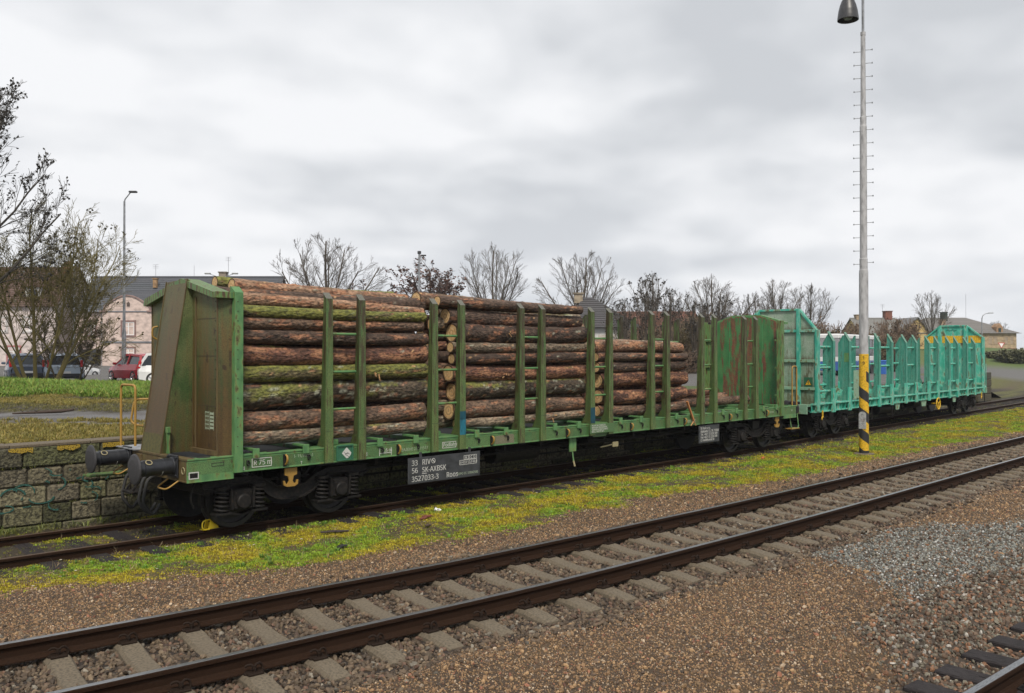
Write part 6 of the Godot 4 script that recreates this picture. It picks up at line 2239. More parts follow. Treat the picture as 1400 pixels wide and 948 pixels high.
	tall.erase("dome")
	tall.merge({"trunk": 7.0, "limbs": 16, "limb_start": 0.36, "limb_angle": 1.35, "limb": 4.8, "leaf": 0.3, "leaf_size": 0.10, "leaf_col": Color(0.028, 0.024, 0.02), "limb_r": 0.3, "radius": 0.26, "thin": 0.007, "bark": Color(0.045, 0.038, 0.03), "up": 0.03, "wobble": 0.14}, true)
	make_tree("overhanging_tree", "tree whose dark twigs reach in high over the shrubby tree", 313, tall, Vector3(4.3, 1.3, -26.6)).scale = Vector3(1.1, 1.2, 1.1)
	# brown thicket of hedge shrubs
	var hg := {"category": "shrub", "bark": Color(0.18, 0.125, 0.088), "stems": 16, "fan": 0.55, "foot": 1.3, "trunk": 2.0, "radius": 0.05, "limbs": 6, "limb_start": 0.1, "limb_angle": 0.7, "limb": 1.7, "levels": 3, "kids": [0, 6, 5], "start": [0.2, 0.1, 0.1], "ratio": [0.6, 0.6, 0.6], "angle": 0.6, "rr": 0.6, "wobble": 0.15, "up": 0.08, "thin": 0.012, "leaf": 0.25, "leaf_size": 0.14, "leaf_col": Color(0.08, 0.055, 0.025)}
	var h := make_tree("hedge_shrub", "bare brown shrub of the thicket behind the wagons", 321, hg, Vector3(53.0, 0.9, -26.5), "shrubs of the brown thicket")
	var hs := MB.new()
	var hg2 := hg.duplicate()
	hg2.bark = Color(0.15, 0.125, 0.065)
	var h2 := make_tree("hedge_shrub", "bare brown shrub of the thicket behind the wagons", 322, hg2, Vector3(57.5, 0.9, -27.2), "shrubs of the brown thicket")
	var r := RandomNumberGenerator.new()
	r.seed = 17
	for i in 30:
		var t := (i + 0.5) / 30.0
		var z := lerpf(61.0, 96.0, t) + (5.0 if i % 2 else 0.0)
		var px := lerpf(868.0, 1235.0, t)
		var p := CAM + FWD * z + RGT * ((px - 700.0) / 1200.0 * z)
		p.y = 0.7
		dup(h if i % 3 else h2, "", p, r.randf() * TAU, Vector3(r.randf_range(1.1, 1.4), r.randf_range(0.65, 1.5) * lerpf(0.9, 1.15, t), r.randf_range(1.1, 1.5)))
	for k in 5:
		var p := CAM + FWD * (60.0 + k) + RGT * ((852.0 + 33.0 * k - 700.0) / 1200.0 * (60.0 + k))
		p.y = 0.8
		dup(d, ["thin twiggy sapling before the orange red roof, nearest the dark house", "thin twiggy sapling before the orange red roof, second from the dark house", "thin twiggy sapling at the middle of the orange red roof", "thin twiggy sapling at the end of the orange red roof", "thin twiggy sapling just past the orange red roof"][k], p, 1.3 * k, Vector3(0.62, 0.66 + 0.05 * (k % 3), 0.62))
	# dark evergreen bushes on the bank at the far end
	var dg := hg.duplicate()
	dg.merge({"bark": Color(0.035, 0.04, 0.02), "leaf": 0.9, "leaf_size": 0.2, "leaf_col": Color(0.10, 0.10, 0.045), "trunk": 1.2, "limb": 1.0}, true)
	var dgt := make_tree("bank_bush", "dark green bush on the grassy bank below the beige house", 331, dg, Vector3(119.0, 1.1, -20.5), "dark bushes on the bank")
	for i in 9:
		var p := Vector3(121.0 + i * 3.0, 1.3, -21.0 - i * 1.3 + r.randf_range(-0.8, 0.8))
		dup(dgt, "", p, r.randf() * TAU, Vector3(1.1, r.randf_range(0.55, 0.8), 1.4))

# ---------------------------------------------------------------- houses
func tiled_slope(m: MB, a: Vector3, b: Vector3, c: Vector3, d: Vector3, rows: int) -> void:
	# a-b is the eave, d-c the ridge; lapped courses, each standing proud of the next
	var n := (b - a).cross(d - a).normalized()
	if n.y < 0:
		n = -n
	for i in rows:
		var t0 := float(i) / rows
		var t1 := float(i + 1) / rows
		var g := 0.9 + 0.2 * fmod(i * 0.618, 1.0)
		var keep := m.col
		m.col = keep * g
		var l := a.lerp(d, t0) + n * 0.035
		var r := b.lerp(c, t0) + n * 0.035
		var l2 := a.lerp(d, t1)
		var r2 := b.lerp(c, t1)
		m.qf(l, r, r2, l2, n)
		m.qf(l, r, r - n * 0.035, l - n * 0.035, (a - d))
		m.col = keep

func window_into(h: Node3D, x: float, y: float, z: float, w: float, t: float, surround: Color, frame := Color(0.7, 0.7, 0.7)) -> void:
	var s := MB.new()
	s.col = surround
	var e := 0.2
	s.span(x - e, x + w + e, y + t, y + t + e, z, z + 0.06)
	s.span(x - e, x, y - e, y + t, z, z + 0.06)
	s.span(x + w, x + w + e, y - e, y + t, z, z + 0.06)
	s.span(x, x + w, y - e, y, z, z + 0.07)
	var win := part("window", s, M.plaster, h)
	var f := MB.new()
	f.col = frame
	f.span(x, x + 0.09, y, y + t, z - 0.03, z + 0.02)
	f.span(x + w - 0.09, x + w, y, y + t, z - 0.03, z + 0.02)
	f.span(x + 0.09, x + w - 0.09, y, y + 0.09, z - 0.03, z + 0.02)
	f.span(x + 0.09, x + w - 0.09, y + t - 0.09, y + t, z - 0.03, z + 0.02)
	f.span(x + w * 0.5 - 0.05, x + w * 0.5 + 0.05, y + 0.09, y + t - 0.09, z - 0.03, z + 0.02)
	f.span(x + 0.09, x + w * 0.5 - 0.05, y + t * 0.66, y + t * 0.66 + 0.07, z - 0.03, z + 0.015)
	f.span(x + w * 0.5 + 0.05, x + w - 0.09, y + t * 0.66, y + t * 0.66 + 0.07, z - 0.03, z + 0.015)
	part("frame", f, M.plain, win)
	var g := MB.new()
	g.span(x + 0.02, x + w - 0.02, y + 0.02, y + t - 0.02, z - 0.06, z - 0.028)
	part("pane", g, M.glass_dark, win)

func chimney_into(h: Node3D, x: float, y: float, z: float, s: float, t: float, col: Color) -> void:
	var m := MB.new()
	m.col = col
	m.span(x - s, x + s, y, y + t, z - s, z + s)
	m.col = col * 0.7
	m.span(x - s - 0.08, x + s + 0.08, y + t, y + t + 0.14, z - s - 0.08, z + s + 0.08)
	part("chimney", m, M.plaster, h)

func gable_roof(h: Node3D, x0: float, x1: float, eave: float, ridge: float, depth: float, col: Color, rows := 16) -> void:
	var m := MB.new()
	m.col = col
	var mid := -depth * 0.5
	tiled_slope(m, Vector3(x0 - 0.3, eave - 0.2, 0.4), Vector3(x1 + 0.3, eave - 0.2, 0.4), Vector3(x1 + 0.3, ridge, mid), Vector3(x0 - 0.3, ridge, mid), rows)
	tiled_slope(m, Vector3(x1 + 0.3, eave - 0.2, -depth - 0.4), Vector3(x0 - 0.3, eave - 0.2, -depth - 0.4), Vector3(x0 - 0.3, ridge, mid), Vector3(x1 + 0.3, ridge, mid), rows)
	m.cyl(Vector3(x0 - 0.3, ridge + 0.02, mid), Vector3(x1 + 0.3, ridge + 0.02, mid), 0.12, 8)
	part("roof", m, M.roof_slate, h)

func walls(h: Node3D, x0: float, x1: float, eave: float, ridge: float, depth: float, col: Color) -> void:
	var m := MB.new()
	m.col = col
	m.qf(Vector3(x0, -1, 0), Vector3(x1, -1, 0), Vector3(x1, eave, 0), Vector3(x0, eave, 0), Vector3(0, 0, 1))
	m.qf(Vector3(x0, -1, -depth), Vector3(x1, -1, -depth), Vector3(x1, eave, -depth), Vector3(x0, eave, -depth), Vector3(0, 0, -1))
	for e in [[x0, -1.0], [x1, 1.0]]:
		m.qf(Vector3(e[0], -1, 0), Vector3(e[0], -1, -depth), Vector3(e[0], eave, -depth), Vector3(e[0], eave, 0), Vector3(e[1], 0, 0))
		m.tf(Vector3(e[0], eave, 0), Vector3(e[0], eave, -depth), Vector3(e[0], ridge - 0.12, -depth * 0.5), Vector3(e[1], 0, 0))
	part("wall", m, M.plaster, h)

func antenna_into(h: Node3D, p: Vector3, t: float) -> void:
	var m := MB.new()
	m.cyl(p, p + Vector3(0, t, 0), 0.025, 5)
	for i in 3:
		m.cyl(p + Vector3(-0.35, t - 0.2 * i, 0), p + Vector3(0.35, t - 0.2 * i, 0), 0.015, 4)
	part("antenna", m, M.galvanized, h)

func build_houses() -> void:
	var turn := -0.7813
	var pink := Color(0.72, 0.57, 0.51)
	var trim := Color(0.30, 0.19, 0.17)
	# beige house with the curved gable
	var h := thing("town_house", "pale pink town house with a curved front gable and slate roof", "house", Vector3(32.27, 1.25, -89.94), turn)
	walls(h, -3.2, 19.0, 6.3, 10.5, 10.0, pink)
	gable_roof(h, -3.2, 19.0, 6.3, 10.5, 10.0, Color(0.095, 0.10, 0.115), 18)
	var g := MB.new()
	g.col = pink * 1.04
	var pr := PackedVector2Array([Vector2(0.0, -1.0), Vector2(5.6, -1.0), Vector2(5.6, 6.2), Vector2(5.45, 6.25), Vector2(5.3, 6.75)])
	for i in 9:
		var t := i / 8.0
		pr.append(Vector2(lerpf(4.9, 0.7, t), 7.05 + 0.95 * sin(PI * t)))
	pr.append_array([Vector2(0.3, 6.75), Vector2(0.15, 6.25), Vector2(0.0, 6.2)])
	g.prism(pr, Vector3(0, 0, 0.003), Vector3.RIGHT, Vector3.UP, Vector3(0, 0, 0.32))
	var gw := part("front_gable", g, M.plaster, h)
	var gt := MB.new()
	gt.col = Color(0.33, 0.22, 0.2)
	for i in range(2, pr.size() - 1):
		gt.bar(Vector3(pr[i].x, pr[i].y, 0.2), Vector3(pr[i + 1].x, pr[i + 1].y, 0.2), 0.5, 0.12)
	gt.span(-0.25, 0.5, 6.1, 6.25, 0.324, 0.5)
	gt.span(5.1, 5.85, 6.1, 6.25, 0.324, 0.5)
	part("coping", gt, M.plaster, gw)
	var ni := MB.new()
	ni.col = Color(0.14, 0.1, 0.09)
	ni.prism(PackedVector2Array([Vector2(2.78, 6.7), Vector2(3.14, 6.7), Vector2(3.14, 7.1), Vector2(2.96, 7.3), Vector2(2.78, 7.1)]), Vector3(0, 0, 0.324), Vector3.RIGHT, Vector3.UP, Vector3(0, 0, 0.01))
	part("niche", ni, M.plaster, gw)
	var roofd := MB.new()
	roofd.col = Color(0.095, 0.10, 0.115)
	roofd.qf(Vector3(0.2, 6.7, 0.0), Vector3(2.8, 8.0, 0.0), Vector3(2.8, 8.0, -3.0), Vector3(0.2, 6.7, -1.0), Vector3(-0.5, 1, 0))
	roofd.qf(Vector3(5.4, 6.7, 0.0), Vector3(2.8, 8.0, 0.0), Vector3(2.8, 8.0, -3.0), Vector3(5.4, 6.7, -1.0), Vector3(0.5, 1, 0))
	part("gable_roof", roofd, M.roof_slate, gw)
	window_into(h, 2.3, 3.45, 0.32, 1.35, 1.5, trim)
	window_into(h, 2.3, 0.45, 0.32, 1.35, 1.5, trim)
	window_into(h, -1.9, 3.5, 0.0, 0.95, 1.45, trim)
	for x in [7.6, 10.6, 13.6, 16.4]:
		window_into(h, x, 3.45, 0.0, 1.2, 1.5, trim)
		window_into(h, x, 0.45, 0.0, 1.2, 1.5, trim)
	var gd := MB.new()
	gd.col = Color(0.035, 0.034, 0.036)
	gd.span(-2.75, -0.3, -1.0, 1.85, -0.02, 0.03)
	for i in 4:
		gd.col = Color(0.05, 0.048, 0.05)
		gd.span(-2.75, -0.3, 0.2 + i * 0.42, 0.23 + i * 0.42, 0.03, 0.045)
	part("garage_door", gd, M.plain, h)
	var co := MB.new()
	co.col = Color(0.2, 0.22, 0.25)
	co.span(0.0, 19.0, 2.6, 2.75, 0.003, 0.42)
	part("string_course", co, M.plaster, h)
	var dp := MB.new()
	dp.cyl(Vector3(-0.12, -1.0, 0.12), Vector3(-0.12, 6.2, 0.12), 0.07, 8)
	dp.cyl(Vector3(-3.2, 6.15, 0.3), Vector3(19.0, 6.15, 0.3), 0.08, 8)
	part("drainpipe", dp, M.galvanized, h)
	chimney_into(h, 4.6, 9.1, -3.2, 0.22, 1.0, Color(0.42, 0.26, 0.13))
	chimney_into(h, 12.0, 10.1, -5.0, 0.42, 0.9, Color(0.3, 0.25, 0.2))
	antenna_into(h, Vector3(3.9, 10.3, -5.0), 1.7)
	antenna_into(h, Vector3(12.6, 10.3, -5.0), 2.6)
	var rod := MB.new()
	rod.cyl(Vector3(8.5, 10.4, -5.0), Vector3(8.5, 11.9, -5.0), 0.02, 5)
	part("lightning_rod", rod, M.galvanized, h)
	# house behind the shrubby tree
	h = thing("town_house", "white and pink town house with a brown tiled roof behind the shrubby tree", "house", Vector3(20.6, 1.25, -101.6), turn)
	walls(h, -6.0, 11.0, 6.9, 11.6, 10.0, Color(0.72, 0.62, 0.59))
	gable_roof(h, -6.0, 11.0, 6.9, 11.6, 10.0, Color(0.13, 0.075, 0.055), 20)
	for x in [-2.2, 1.1, 4.2, 7.4]:
		window_into(h, x, 3.9, 0.0, 1.2, 1.6, Color(0.66, 0.62, 0.6))
	window_into(h, 5.6, 0.5, 0.0, 1.3, 1.6, Color(0.5, 0.2, 0.2))
	var sf := MB.new()
	sf.col = Color(0.13, 0.05, 0.04)
	sf.span(1.2, 2.9, -1.0, 2.2, 0.003, 0.08)
	part("shop_front", sf, M.plain, h)
	var sn := MB.new()
	sn.col = Color(0.05, 0.12, 0.32)
	sn.span(1.1, 2.6, 2.25, 2.65, 0.0, 0.16)
	sn.col = Color(0.5, 0.05, 0.04)
	sn.span(2.6, 3.0, 2.25, 2.75, 0.003, 0.163)
	part("shop_sign", sn, M.plain, h)
	for x in [1.0, 7.0]:
		var dm := MB.new()
		dm.col = Color(0.55, 0.53, 0.52)
		dm.span(x, x + 1.8, 7.4, 9.0, -2.6, -0.9)
		dm.col = Color(0.12, 0.07, 0.055)
		dm.span(x - 0.15, x + 1.95, 9.0, 9.15, -3.0, -0.7)
		dm.col = Color(0.03, 0.03, 0.035)
		dm.span(x + 0.4, x + 1.4, 7.8, 8.7, -0.9, -0.88)
		part("dormer", dm, M.plaster, h)
	chimney_into(h, 10.2, 10.9, -4.4, 0.35, 1.3, Color(0.36, 0.12, 0.08))
	# houses behind the thicket
	h = thing("village_house", "low house with a long orange red tiled roof behind the bare trees", "house", Vector3(53.7, 0.9, -33.2), turn)
	walls(h, 0.0, 7.6, 3.6, 5.4, 8.0, Color(0.58, 0.55, 0.5))
	gable_roof(h, 0.0, 7.6, 3.6, 5.4, 8.0, Color(0.20, 0.09, 0.06), 14)
	for x in [1.2, 3.4, 5.8]:
		window_into(h, x, 1.5, 0.0, 1.0, 1.3, Color(0.5, 0.4, 0.25))
	h = thing("village_house", "small white house with a dark grey hipped roof beside the orange red roof", "house", Vector3(50.8, 0.9, -32.4), turn)
	walls(h, -2.2, 3.2, 4.0, 4.1, 7.0, Color(0.62, 0.62, 0.6))
	var hm := MB.new()
	hm.col = Color(0.085, 0.08, 0.085)
	var pk := Vector3(-0.6, 6.6, -3.5)
	tiled_slope(hm, Vector3(-2.6, 3.9, 0.4), Vector3(3.6, 3.9, 0.4), pk + Vector3(0.4, 0, 0), pk - Vector3(0.4, 0, 0), 14)
	tiled_slope(hm, Vector3(3.6, 3.9, 0.4), Vector3(3.6, 3.9, -7.4), pk + Vector3(0.4, 0, 0), pk + Vector3(0.4, 0, 0), 14)
	tiled_slope(hm, Vector3(-2.6, 3.9, -7.4), Vector3(-2.6, 3.9, 0.4), pk - Vector3(0.4, 0, 0), pk - Vector3(0.4, 0, 0), 14)
	part("roof", hm, M.roof_slate, h)
	chimney_into(h, -1.4, 6.1, -3.3, 0.36, 0.75, Color(0.4, 0.33, 0.24))
	window_into(h, 0.2, 1.7, 0.0, 1.1, 1.4, Color(0.55, 0.5, 0.45))
	# right end: yellow gable, long grey roof, beige house
	h = thing("yellow_house", "cream yellow house with a pointed gable and grey roof behind the turquoise wagon", "house", Vector3(138.4, 0.9, -41.0), turn)
	walls(h, -7.5, 0.0, 5.0, 7.4, 8.0, Color(0.60, 0.44, 0.2))
	gable_roof(h, -7.5, -0.6, 5.0, 7.4, 8.0, Color(0.27, 0.265, 0.25), 14)
	var ym := MB.new()
	ym.col = Color(0.66, 0.48, 0.21)
	ym.prism(PackedVector2Array([Vector2(-1.6, -1.0), Vector2(3.1, -1.0), Vector2(3.1, 4.9), Vector2(1.2, 7.3), Vector2(-1.6, 4.9)]), Vector3(0, 0, -6.0), Vector3.RIGHT, Vector3.UP, Vector3(0, 0, 6.6))
	var yg := part("gable_wing", ym, M.plaster, h)
	var yr := MB.new()
	yr.col = Color(0.24, 0.245, 0.25)
	yr.bar(Vector3(-1.9, 4.65, -2.7), Vector3(1.2, 7.42, -2.7), 7.2, 0.12, Vector3.UP)
	yr.bar(Vector3(3.4, 4.65, -2.7), Vector3(1.2, 7.42, -2.7), 7.2, 0.12, Vector3.UP)
	yr.span(-1.6, 3.1, 4.85, 4.97, 0.61, 0.68)
	part("wing_roof", yr, M.roof_slate, yg)
	window_into(yg, 0.3, 2.2, 0.62, 1.0, 1.4, Color(0.6, 0.55, 0.45))
	var rd := MB.new()
	rd.cyl(Vector3(1.1, 6.1, 0.61), Vector3(1.1, 6.1, 0.64), 0.14, 12)
	part("round_vent", rd, M.dark_print, yg)
	chimney_into(h, -1.6, 7.2, -4.0, 0.55, 1.3, Color(0.25, 0.1, 0.07))
	chimney_into(h, -6.4, 7.2, -4.0, 0.5, 0.7, Color(0.4, 0.3, 0.2))
	antenna_into(h, Vector3(-2.4, 7.3, -4.0), 2.4)
	h = thing("long_house", "long house with a big grey hipped roof, its beige front with tall windows", "house", Vector3(174.0, 1.9, -40.8), turn)
	walls(h, -10.0, 6.2, 4.6, 4.7, 12.0, Color(0.50, 0.38, 0.24))
	var lm := MB.new()
	lm.col = Color(0.25, 0.235, 0.22)
	var ra := Vector3(-8.0, 7.6, -6.0)
	var rb := Vector3(-0.4, 7.6, -6.0)
	tiled_slope(lm, Vector3(-11.5, 4.4, 0.5), Vector3(6.9, 4.4, 0.5), rb, ra, 22)
	tiled_slope(lm, Vector3(6.9, 4.4, 0.5), Vector3(6.9, 4.4, -12.5), rb, rb, 22)
	tiled_slope(lm, Vector3(-11.5, 4.4, -12.5), Vector3(-11.5, 4.4, 0.5), ra, ra, 22)
	part("roof", lm, M.roof_slate, h)
	for x in [1.0, 2.0, 4.0, 5.0]:
		window_into(h, x, 2.5, 0.0, 0.5, 1.2, Color(0.45, 0.34, 0.22), Color(0.3, 0.25, 0.2))
	var dm2 := MB.new()
	dm2.col = Color(0.42, 0.26, 0.15)
	dm2.prism(PackedVector2Array([Vector2(2.4, 4.3), Vector2(3.6, 4.3), Vector2(3.6, 5.6), Vector2(3.0, 6.3), Vector2(2.4, 5.6)]), Vector3(0, 0, -1.8), Vector3.RIGHT, Vector3.UP, Vector3(0, 0, 1.9))
	dm2.col = Color(0.03, 0.06, 0.07)
	dm2.span(2.75, 3.25, 4.5, 5.4, 0.1, 0.13)
	part("dormer", dm2, M.plaster, h)
	var pl := MB.new()
	pl.col = Color(0.2, 0.11, 0.07)
	pl.span(-10.1, 6.3, -1.0, 1.6, -0.2, 0.12)
	part("plinth", pl, M.plaster, h)
	chimney_into(h, -5.0, 6.9, -5.0, 0.5, 1.6, Color(0.03, 0.06, 0.05))
	chimney_into(h, -6.2, 6.0, -3.2, 0.45, 1.0, Color(0.42, 0.3, 0.2))
	var mast := MB.new()
	mast.cyl(Vector3(-0.2, 7.5, -6.0), Vector3(-0.2, 12.2, -6.0), 0.03, 5)
	part("antenna", mast, M.galvanized, h)

# ---------------------------------------------------------------- vehicles
func make_car(called: String, label: String, cat: String, at: Vector3, turn: float, col: Color, tall := 1.0) -> Node3D:
	var c := thing(called, label, cat, at, turn, "parked cars")
	# cross sections along the length: x, sill, shoulder height, half width
	var st := [[-2.0, 0.42, 0.80, 0.70], [-1.92, 0.30, 0.92, 0.80], [-1.6, 0.24, 0.96, 0.86], [-0.6, 0.22, 0.95, 0.88], [0.6, 0.22, 0.93, 0.88], [1.2, 0.24, 0.86, 0.86], [1.75, 0.28, 0.76, 0.80], [1.98, 0.38, 0.62, 0.66]]
	var m := MB.new()
	m.col = col
	for i in st.size() - 1:
		var a: Array = st[i]
		var b: Array = st[i + 1]
		for s in [-1.0, 1.0]:
			m.qf(Vector3(a[0], a[1], s * a[3]), Vector3(b[0], b[1], s * b[3]), Vector3(b[0], (b[1] + b[2]) * 0.55, s * (b[3] + 0.03)), Vector3(a[0], (a[1] + a[2]) * 0.55, s * (a[3] + 0.03)), Vector3(0, 0, s))
			m.qf(Vector3(a[0], (a[1] + a[2]) * 0.55, s * (a[3] + 0.03)), Vector3(b[0], (b[1] + b[2]) * 0.55, s * (b[3] + 0.03)), Vector3(b[0], b[2], s * (b[3] - 0.05)), Vector3(a[0], a[2], s * (a[3] - 0.05)), Vector3(0, 0.3, s))
			m.qf(Vector3(a[0], a[2], s * (a[3] - 0.05)), Vector3(b[0], b[2], s * (b[3] - 0.05)), Vector3(b[0], b[2] + 0.03, 0), Vector3(a[0], a[2] + 0.03, 0), Vector3.UP)
			m.qf(Vector3(a[0], a[1], s * a[3]), Vector3(b[0], b[1], s * b[3]), Vector3(b[0], b[1], 0), Vector3(a[0], a[1], 0), Vector3.DOWN)
	for e in [0, st.size() - 1]:
		var a: Array = st[e]
		m.qf(Vector3(a[0], a[1], -a[3]), Vector3(a[0], a[1], a[3]), Vector3(a[0], a[2], a[3] - 0.05), Vector3(a[0], a[2], -a[3] + 0.05), Vector3(-1 if e == 0 else 1, 0, 0))
	# roof and pillars
	var rf := 1.48 * tall
	var top := [[-1.62, rf - 0.12], [-1.35, rf - 0.02], [-0.5, rf], [0.1, rf - 0.04]]
	for i in 3:
		for s in [-1.0, 1.0]:
			m.qf(Vector3(top[i][0], top[i][1], s * 0.60), Vector3(top[i + 1][0], top[i + 1][1], s * 0.62), Vector3(top[i + 1][0], top[i + 1][1] + 0.04, 0), Vector3(top[i][0], top[i][1] + 0.04, 0), Vector3.UP)
	for s in [-1.0, 1.0]:
		m.bar(Vector3(-1.92, 0.9, s * 0.76), Vector3(-1.60, rf - 0.1, s * 0.60), 0.12, 0.10)
		m.bar(Vector3(-0.55, 0.93, s * 0.835), Vector3(-0.5, rf - 0.03, s * 0.63), 0.05, 0.09)
		m.bar(Vector3(0.98, 0.9, s * 0.80), Vector3(0.1, rf - 0.05, s * 0.61), 0.06, 0.06)
		m.bar(Vector3(-1.62, rf - 0.1, s * 0.61), Vector3(-0.5, rf - 0.03, s * 0.63), 0.08, 0.11)
		m.bar(Vector3(-0.52, rf - 0.03, s * 0.63), Vector3(0.14, rf - 0.06, s * 0.63), 0.08, 0.11)
	part("body", m, M.car_paint, c)
	for s in [-1.0, 1.0]:
		var g := MB.new()
		g.qf(Vector3(-1.80, 0.94, s * 0.815), Vector3(0.92, 0.90, s * 0.815), Vector3(0.08, rf - 0.06, s * 0.605), Vector3(-1.58, rf - 0.12, s * 0.605), Vector3(0, 0.3, s))
		part("side_window", g, M.glass_dark, c)
	var g := MB.new()
	g.qf(Vector3(1.02, 0.9, -0.78), Vector3(1.02, 0.9, 0.78), Vector3(0.1, rf - 0.05, 0.6), Vector3(0.1, rf - 0.05, -0.6), Vector3(1, 0.6, 0))
	part("windscreen", g, M.glass_dark, c)
	g = MB.new()
	g.qf(Vector3(-1.93, 0.94, -0.72), Vector3(-1.93, 0.94, 0.72), Vector3(-1.64, rf - 0.13, 0.57), Vector3(-1.64, rf - 0.13, -0.57), Vector3(-1, 0.4, 0))
	part("rear_window", g, M.glass_dark, c)
	for x in [-1.28, 1.26]:
		for s in [-1.0, 1.0]:
			var w := MB.new()
			w.lathe(PackedVector2Array([Vector2(0.22, 0.09), Vector2(0.30, 0.10), Vector2(0.315, 0.07), Vector2(0.315, -0.09), Vector2(0.0, -0.09)]), Vector3(x, 0.315, s * 0.80), Vector3(0, 0, s), 20)
			var q := part("wheel", w, M.rubber, c)
			var rm := MB.new()
			rm.lathe(PackedVector2Array([Vector2(0.0, 0.085), Vector2(0.05, 0.085), Vector2(0.05, 0.06), Vector2(0.20, 0.05), Vector2(0.22, 0.09)]), Vector3(x, 0.315, s * 0.80), Vector3(0, 0, s), 20)
			for k in 5:
				var an := TAU * k / 5.0
				rm.bar(Vector3(x, 0.315, s * 0.885), Vector3(x + cos(an) * 0.21, 0.315 + sin(an) * 0.21, s * 0.885), 0.03, 0.06, Vector3(0, 0, 1))
			part("rim", rm, M.metal_trim, q)
	for s in [-1.0, 1.0]:
		var t := MB.new()
		t.box(Vector3(-1.90, 0.98, s * 0.735), Vector3(0.14, 0.36, 0.13), Basis(Vector3(0, 0, 1), -0.2), 0.02)
		part("tail_light", t, M.red_lens, c)
		var hl := MB.new()
		hl.box(Vector3(1.80, 0.66, s * 0.66), Vector3(0.26, 0.13, 0.2), Basis(Vector3.UP, -s * 0.4), 0.02)
		part("headlight", hl, M.metal_trim, c)
		var mr := MB.new()
		mr.col = col
		mr.box(Vector3(0.72, 0.98, s * 0.95), Vector3(0.12, 0.13, 0.2), Basis.IDENTITY, 0.03)
		part("mirror", mr, M.car_paint, c)
	var bp := MB.new()
	bp.col = Color(0.03, 0.03, 0.032)
	bp.span(-2.03, -1.9, 0.3, 0.5, -0.74, 0.74, 0.02)
	bp.span(1.9, 2.01, 0.3, 0.46, -0.6, 0.6, 0.02)
	part("bumper", bp, M.plain, c)
	var np := MB.new()
	np.col = Color(0.7, 0.7, 0.7)
	np.span(-2.04, -2.032, 0.5, 0.61, -0.26, 0.26)
	part("number_plate", np, M.plain, c)
	return c

func build_vehicles() -> void:
	make_car("parked_car", "red hatchback parked behind the grass beside the white car", "car", Vector3(13.6, 1.2, -33.1), 1.617, Color(0.36, 0.015, 0.02))
	make_car("parked_car", "white car half hidden behind the brown end wall", "car", Vector3(13.53, 1.2, -27.33), -0.60, Color(0.78, 0.78, 0.78), 1.06)
	make_car("parked_car", "dark blue grey car behind the stems of the shrubby tree, farther left", "car", Vector3(9.2, 1.22, -36.9), 1.35, Color(0.07, 0.09, 0.13))
	make_car("parked_car", "pale silver blue car with red tail lights seen between the mossy stems", "car", Vector3(10.3, 1.22, -34.4), 1.3, Color(0.42, 0.5, 0.6))
	make_car("parked_car", "small white car low behind the bush by the garage door", "car", Vector3(15.6, 0.85, -49.6), 0.5, Color(0.7, 0.7, 0.7), 0.95)
	# coach seen between the turquoise stakes
	var b := thing("parked_coach", "white roofed coach with a blue lower side, seen between the turquoise stakes", "bus", Vector3(55.6, 1.15, -13.9), 0.15)
	var m := MB.new()
	m.col = Color(0.62, 0.62, 0.62)
	m.span(-5.0, 5.0, 1.0, 1.35, -1.2, 1.2, 0.03)
	m.span(-5.0, 5.0, 2.5, 2.85, -1.22, 1.22, 0.08)
	for x in [-4.95, -3.3, -1.6, 0.1, 1.8, 3.5, 4.92]:
		m.col = Color(0.25, 0.25, 0.26)
		m.span(x - 0.06, x + 0.06, 1.35, 2.5, -1.19, 1.19)
	part("body", m, M.car_paint, b)
	m = MB.new()
	m.col = Color(0.03, 0.09, 0.30)
	m.span(-5.0, 5.0, 0.40, 1.0, -1.21, 1.21, 0.03)
	part("lower_side", m, M.car_paint, b)
	for i in 6:
		m = MB.new()
		var x0: float = [-4.89, -3.24, -1.54, 0.16, 1.86, 3.56][i]
		var x1: float = [-3.36, -1.66, 0.04, 1.74, 3.44, 4.86][i]
		m.span(x0, x1, 1.35, 2.5, -1.15, 1.15)
		part("window", m, M.glass_dark, b)
	for x in [-3.2, 3.0]:
		for s in [-1.0, 1.0]:
			m = MB.new()
			m.lathe(PackedVector2Array([Vector2(0.0, 0.03), Vector2(0.25, 0.02), Vector2(0.28, 0.06), Vector2(0.46, 0.06), Vector2(0.48, 0.0), Vector2(0.48, -0.2), Vector2(0.0, -0.2)]), Vector3(x, 0.48, s * 1.19), Vector3(0, 0, s), 20)
			part("wheel", m, M.rubber, b)
	var t := thing("blue_bin", "blue plastic bin standing beyond the turquoise stakes", "bin", Vector3(57.3, 0.9, -11.9), 0.3)
	m = MB.new()
	m.col = Color(0.03, 0.12, 0.42)
	m.prism(PackedVector2Array([Vector2(-0.32, 0.08), Vector2(0.32, 0.08), Vector2(0.4, 1.2), Vector2(-0.4, 1.2)]), Vector3(0, 0, -0.35), Vector3.RIGHT, Vector3.UP, Vector3(0, 0, 0.7))
	part("bin_body", m, M.plain, t)
	m = MB.new()
	m.col = Color(0.04, 0.16, 0.5)
	m.span(-0.43, 0.43, 1.2, 1.3, -0.4, 0.4, 0.03)
	part("lid", m, M.plain, t)

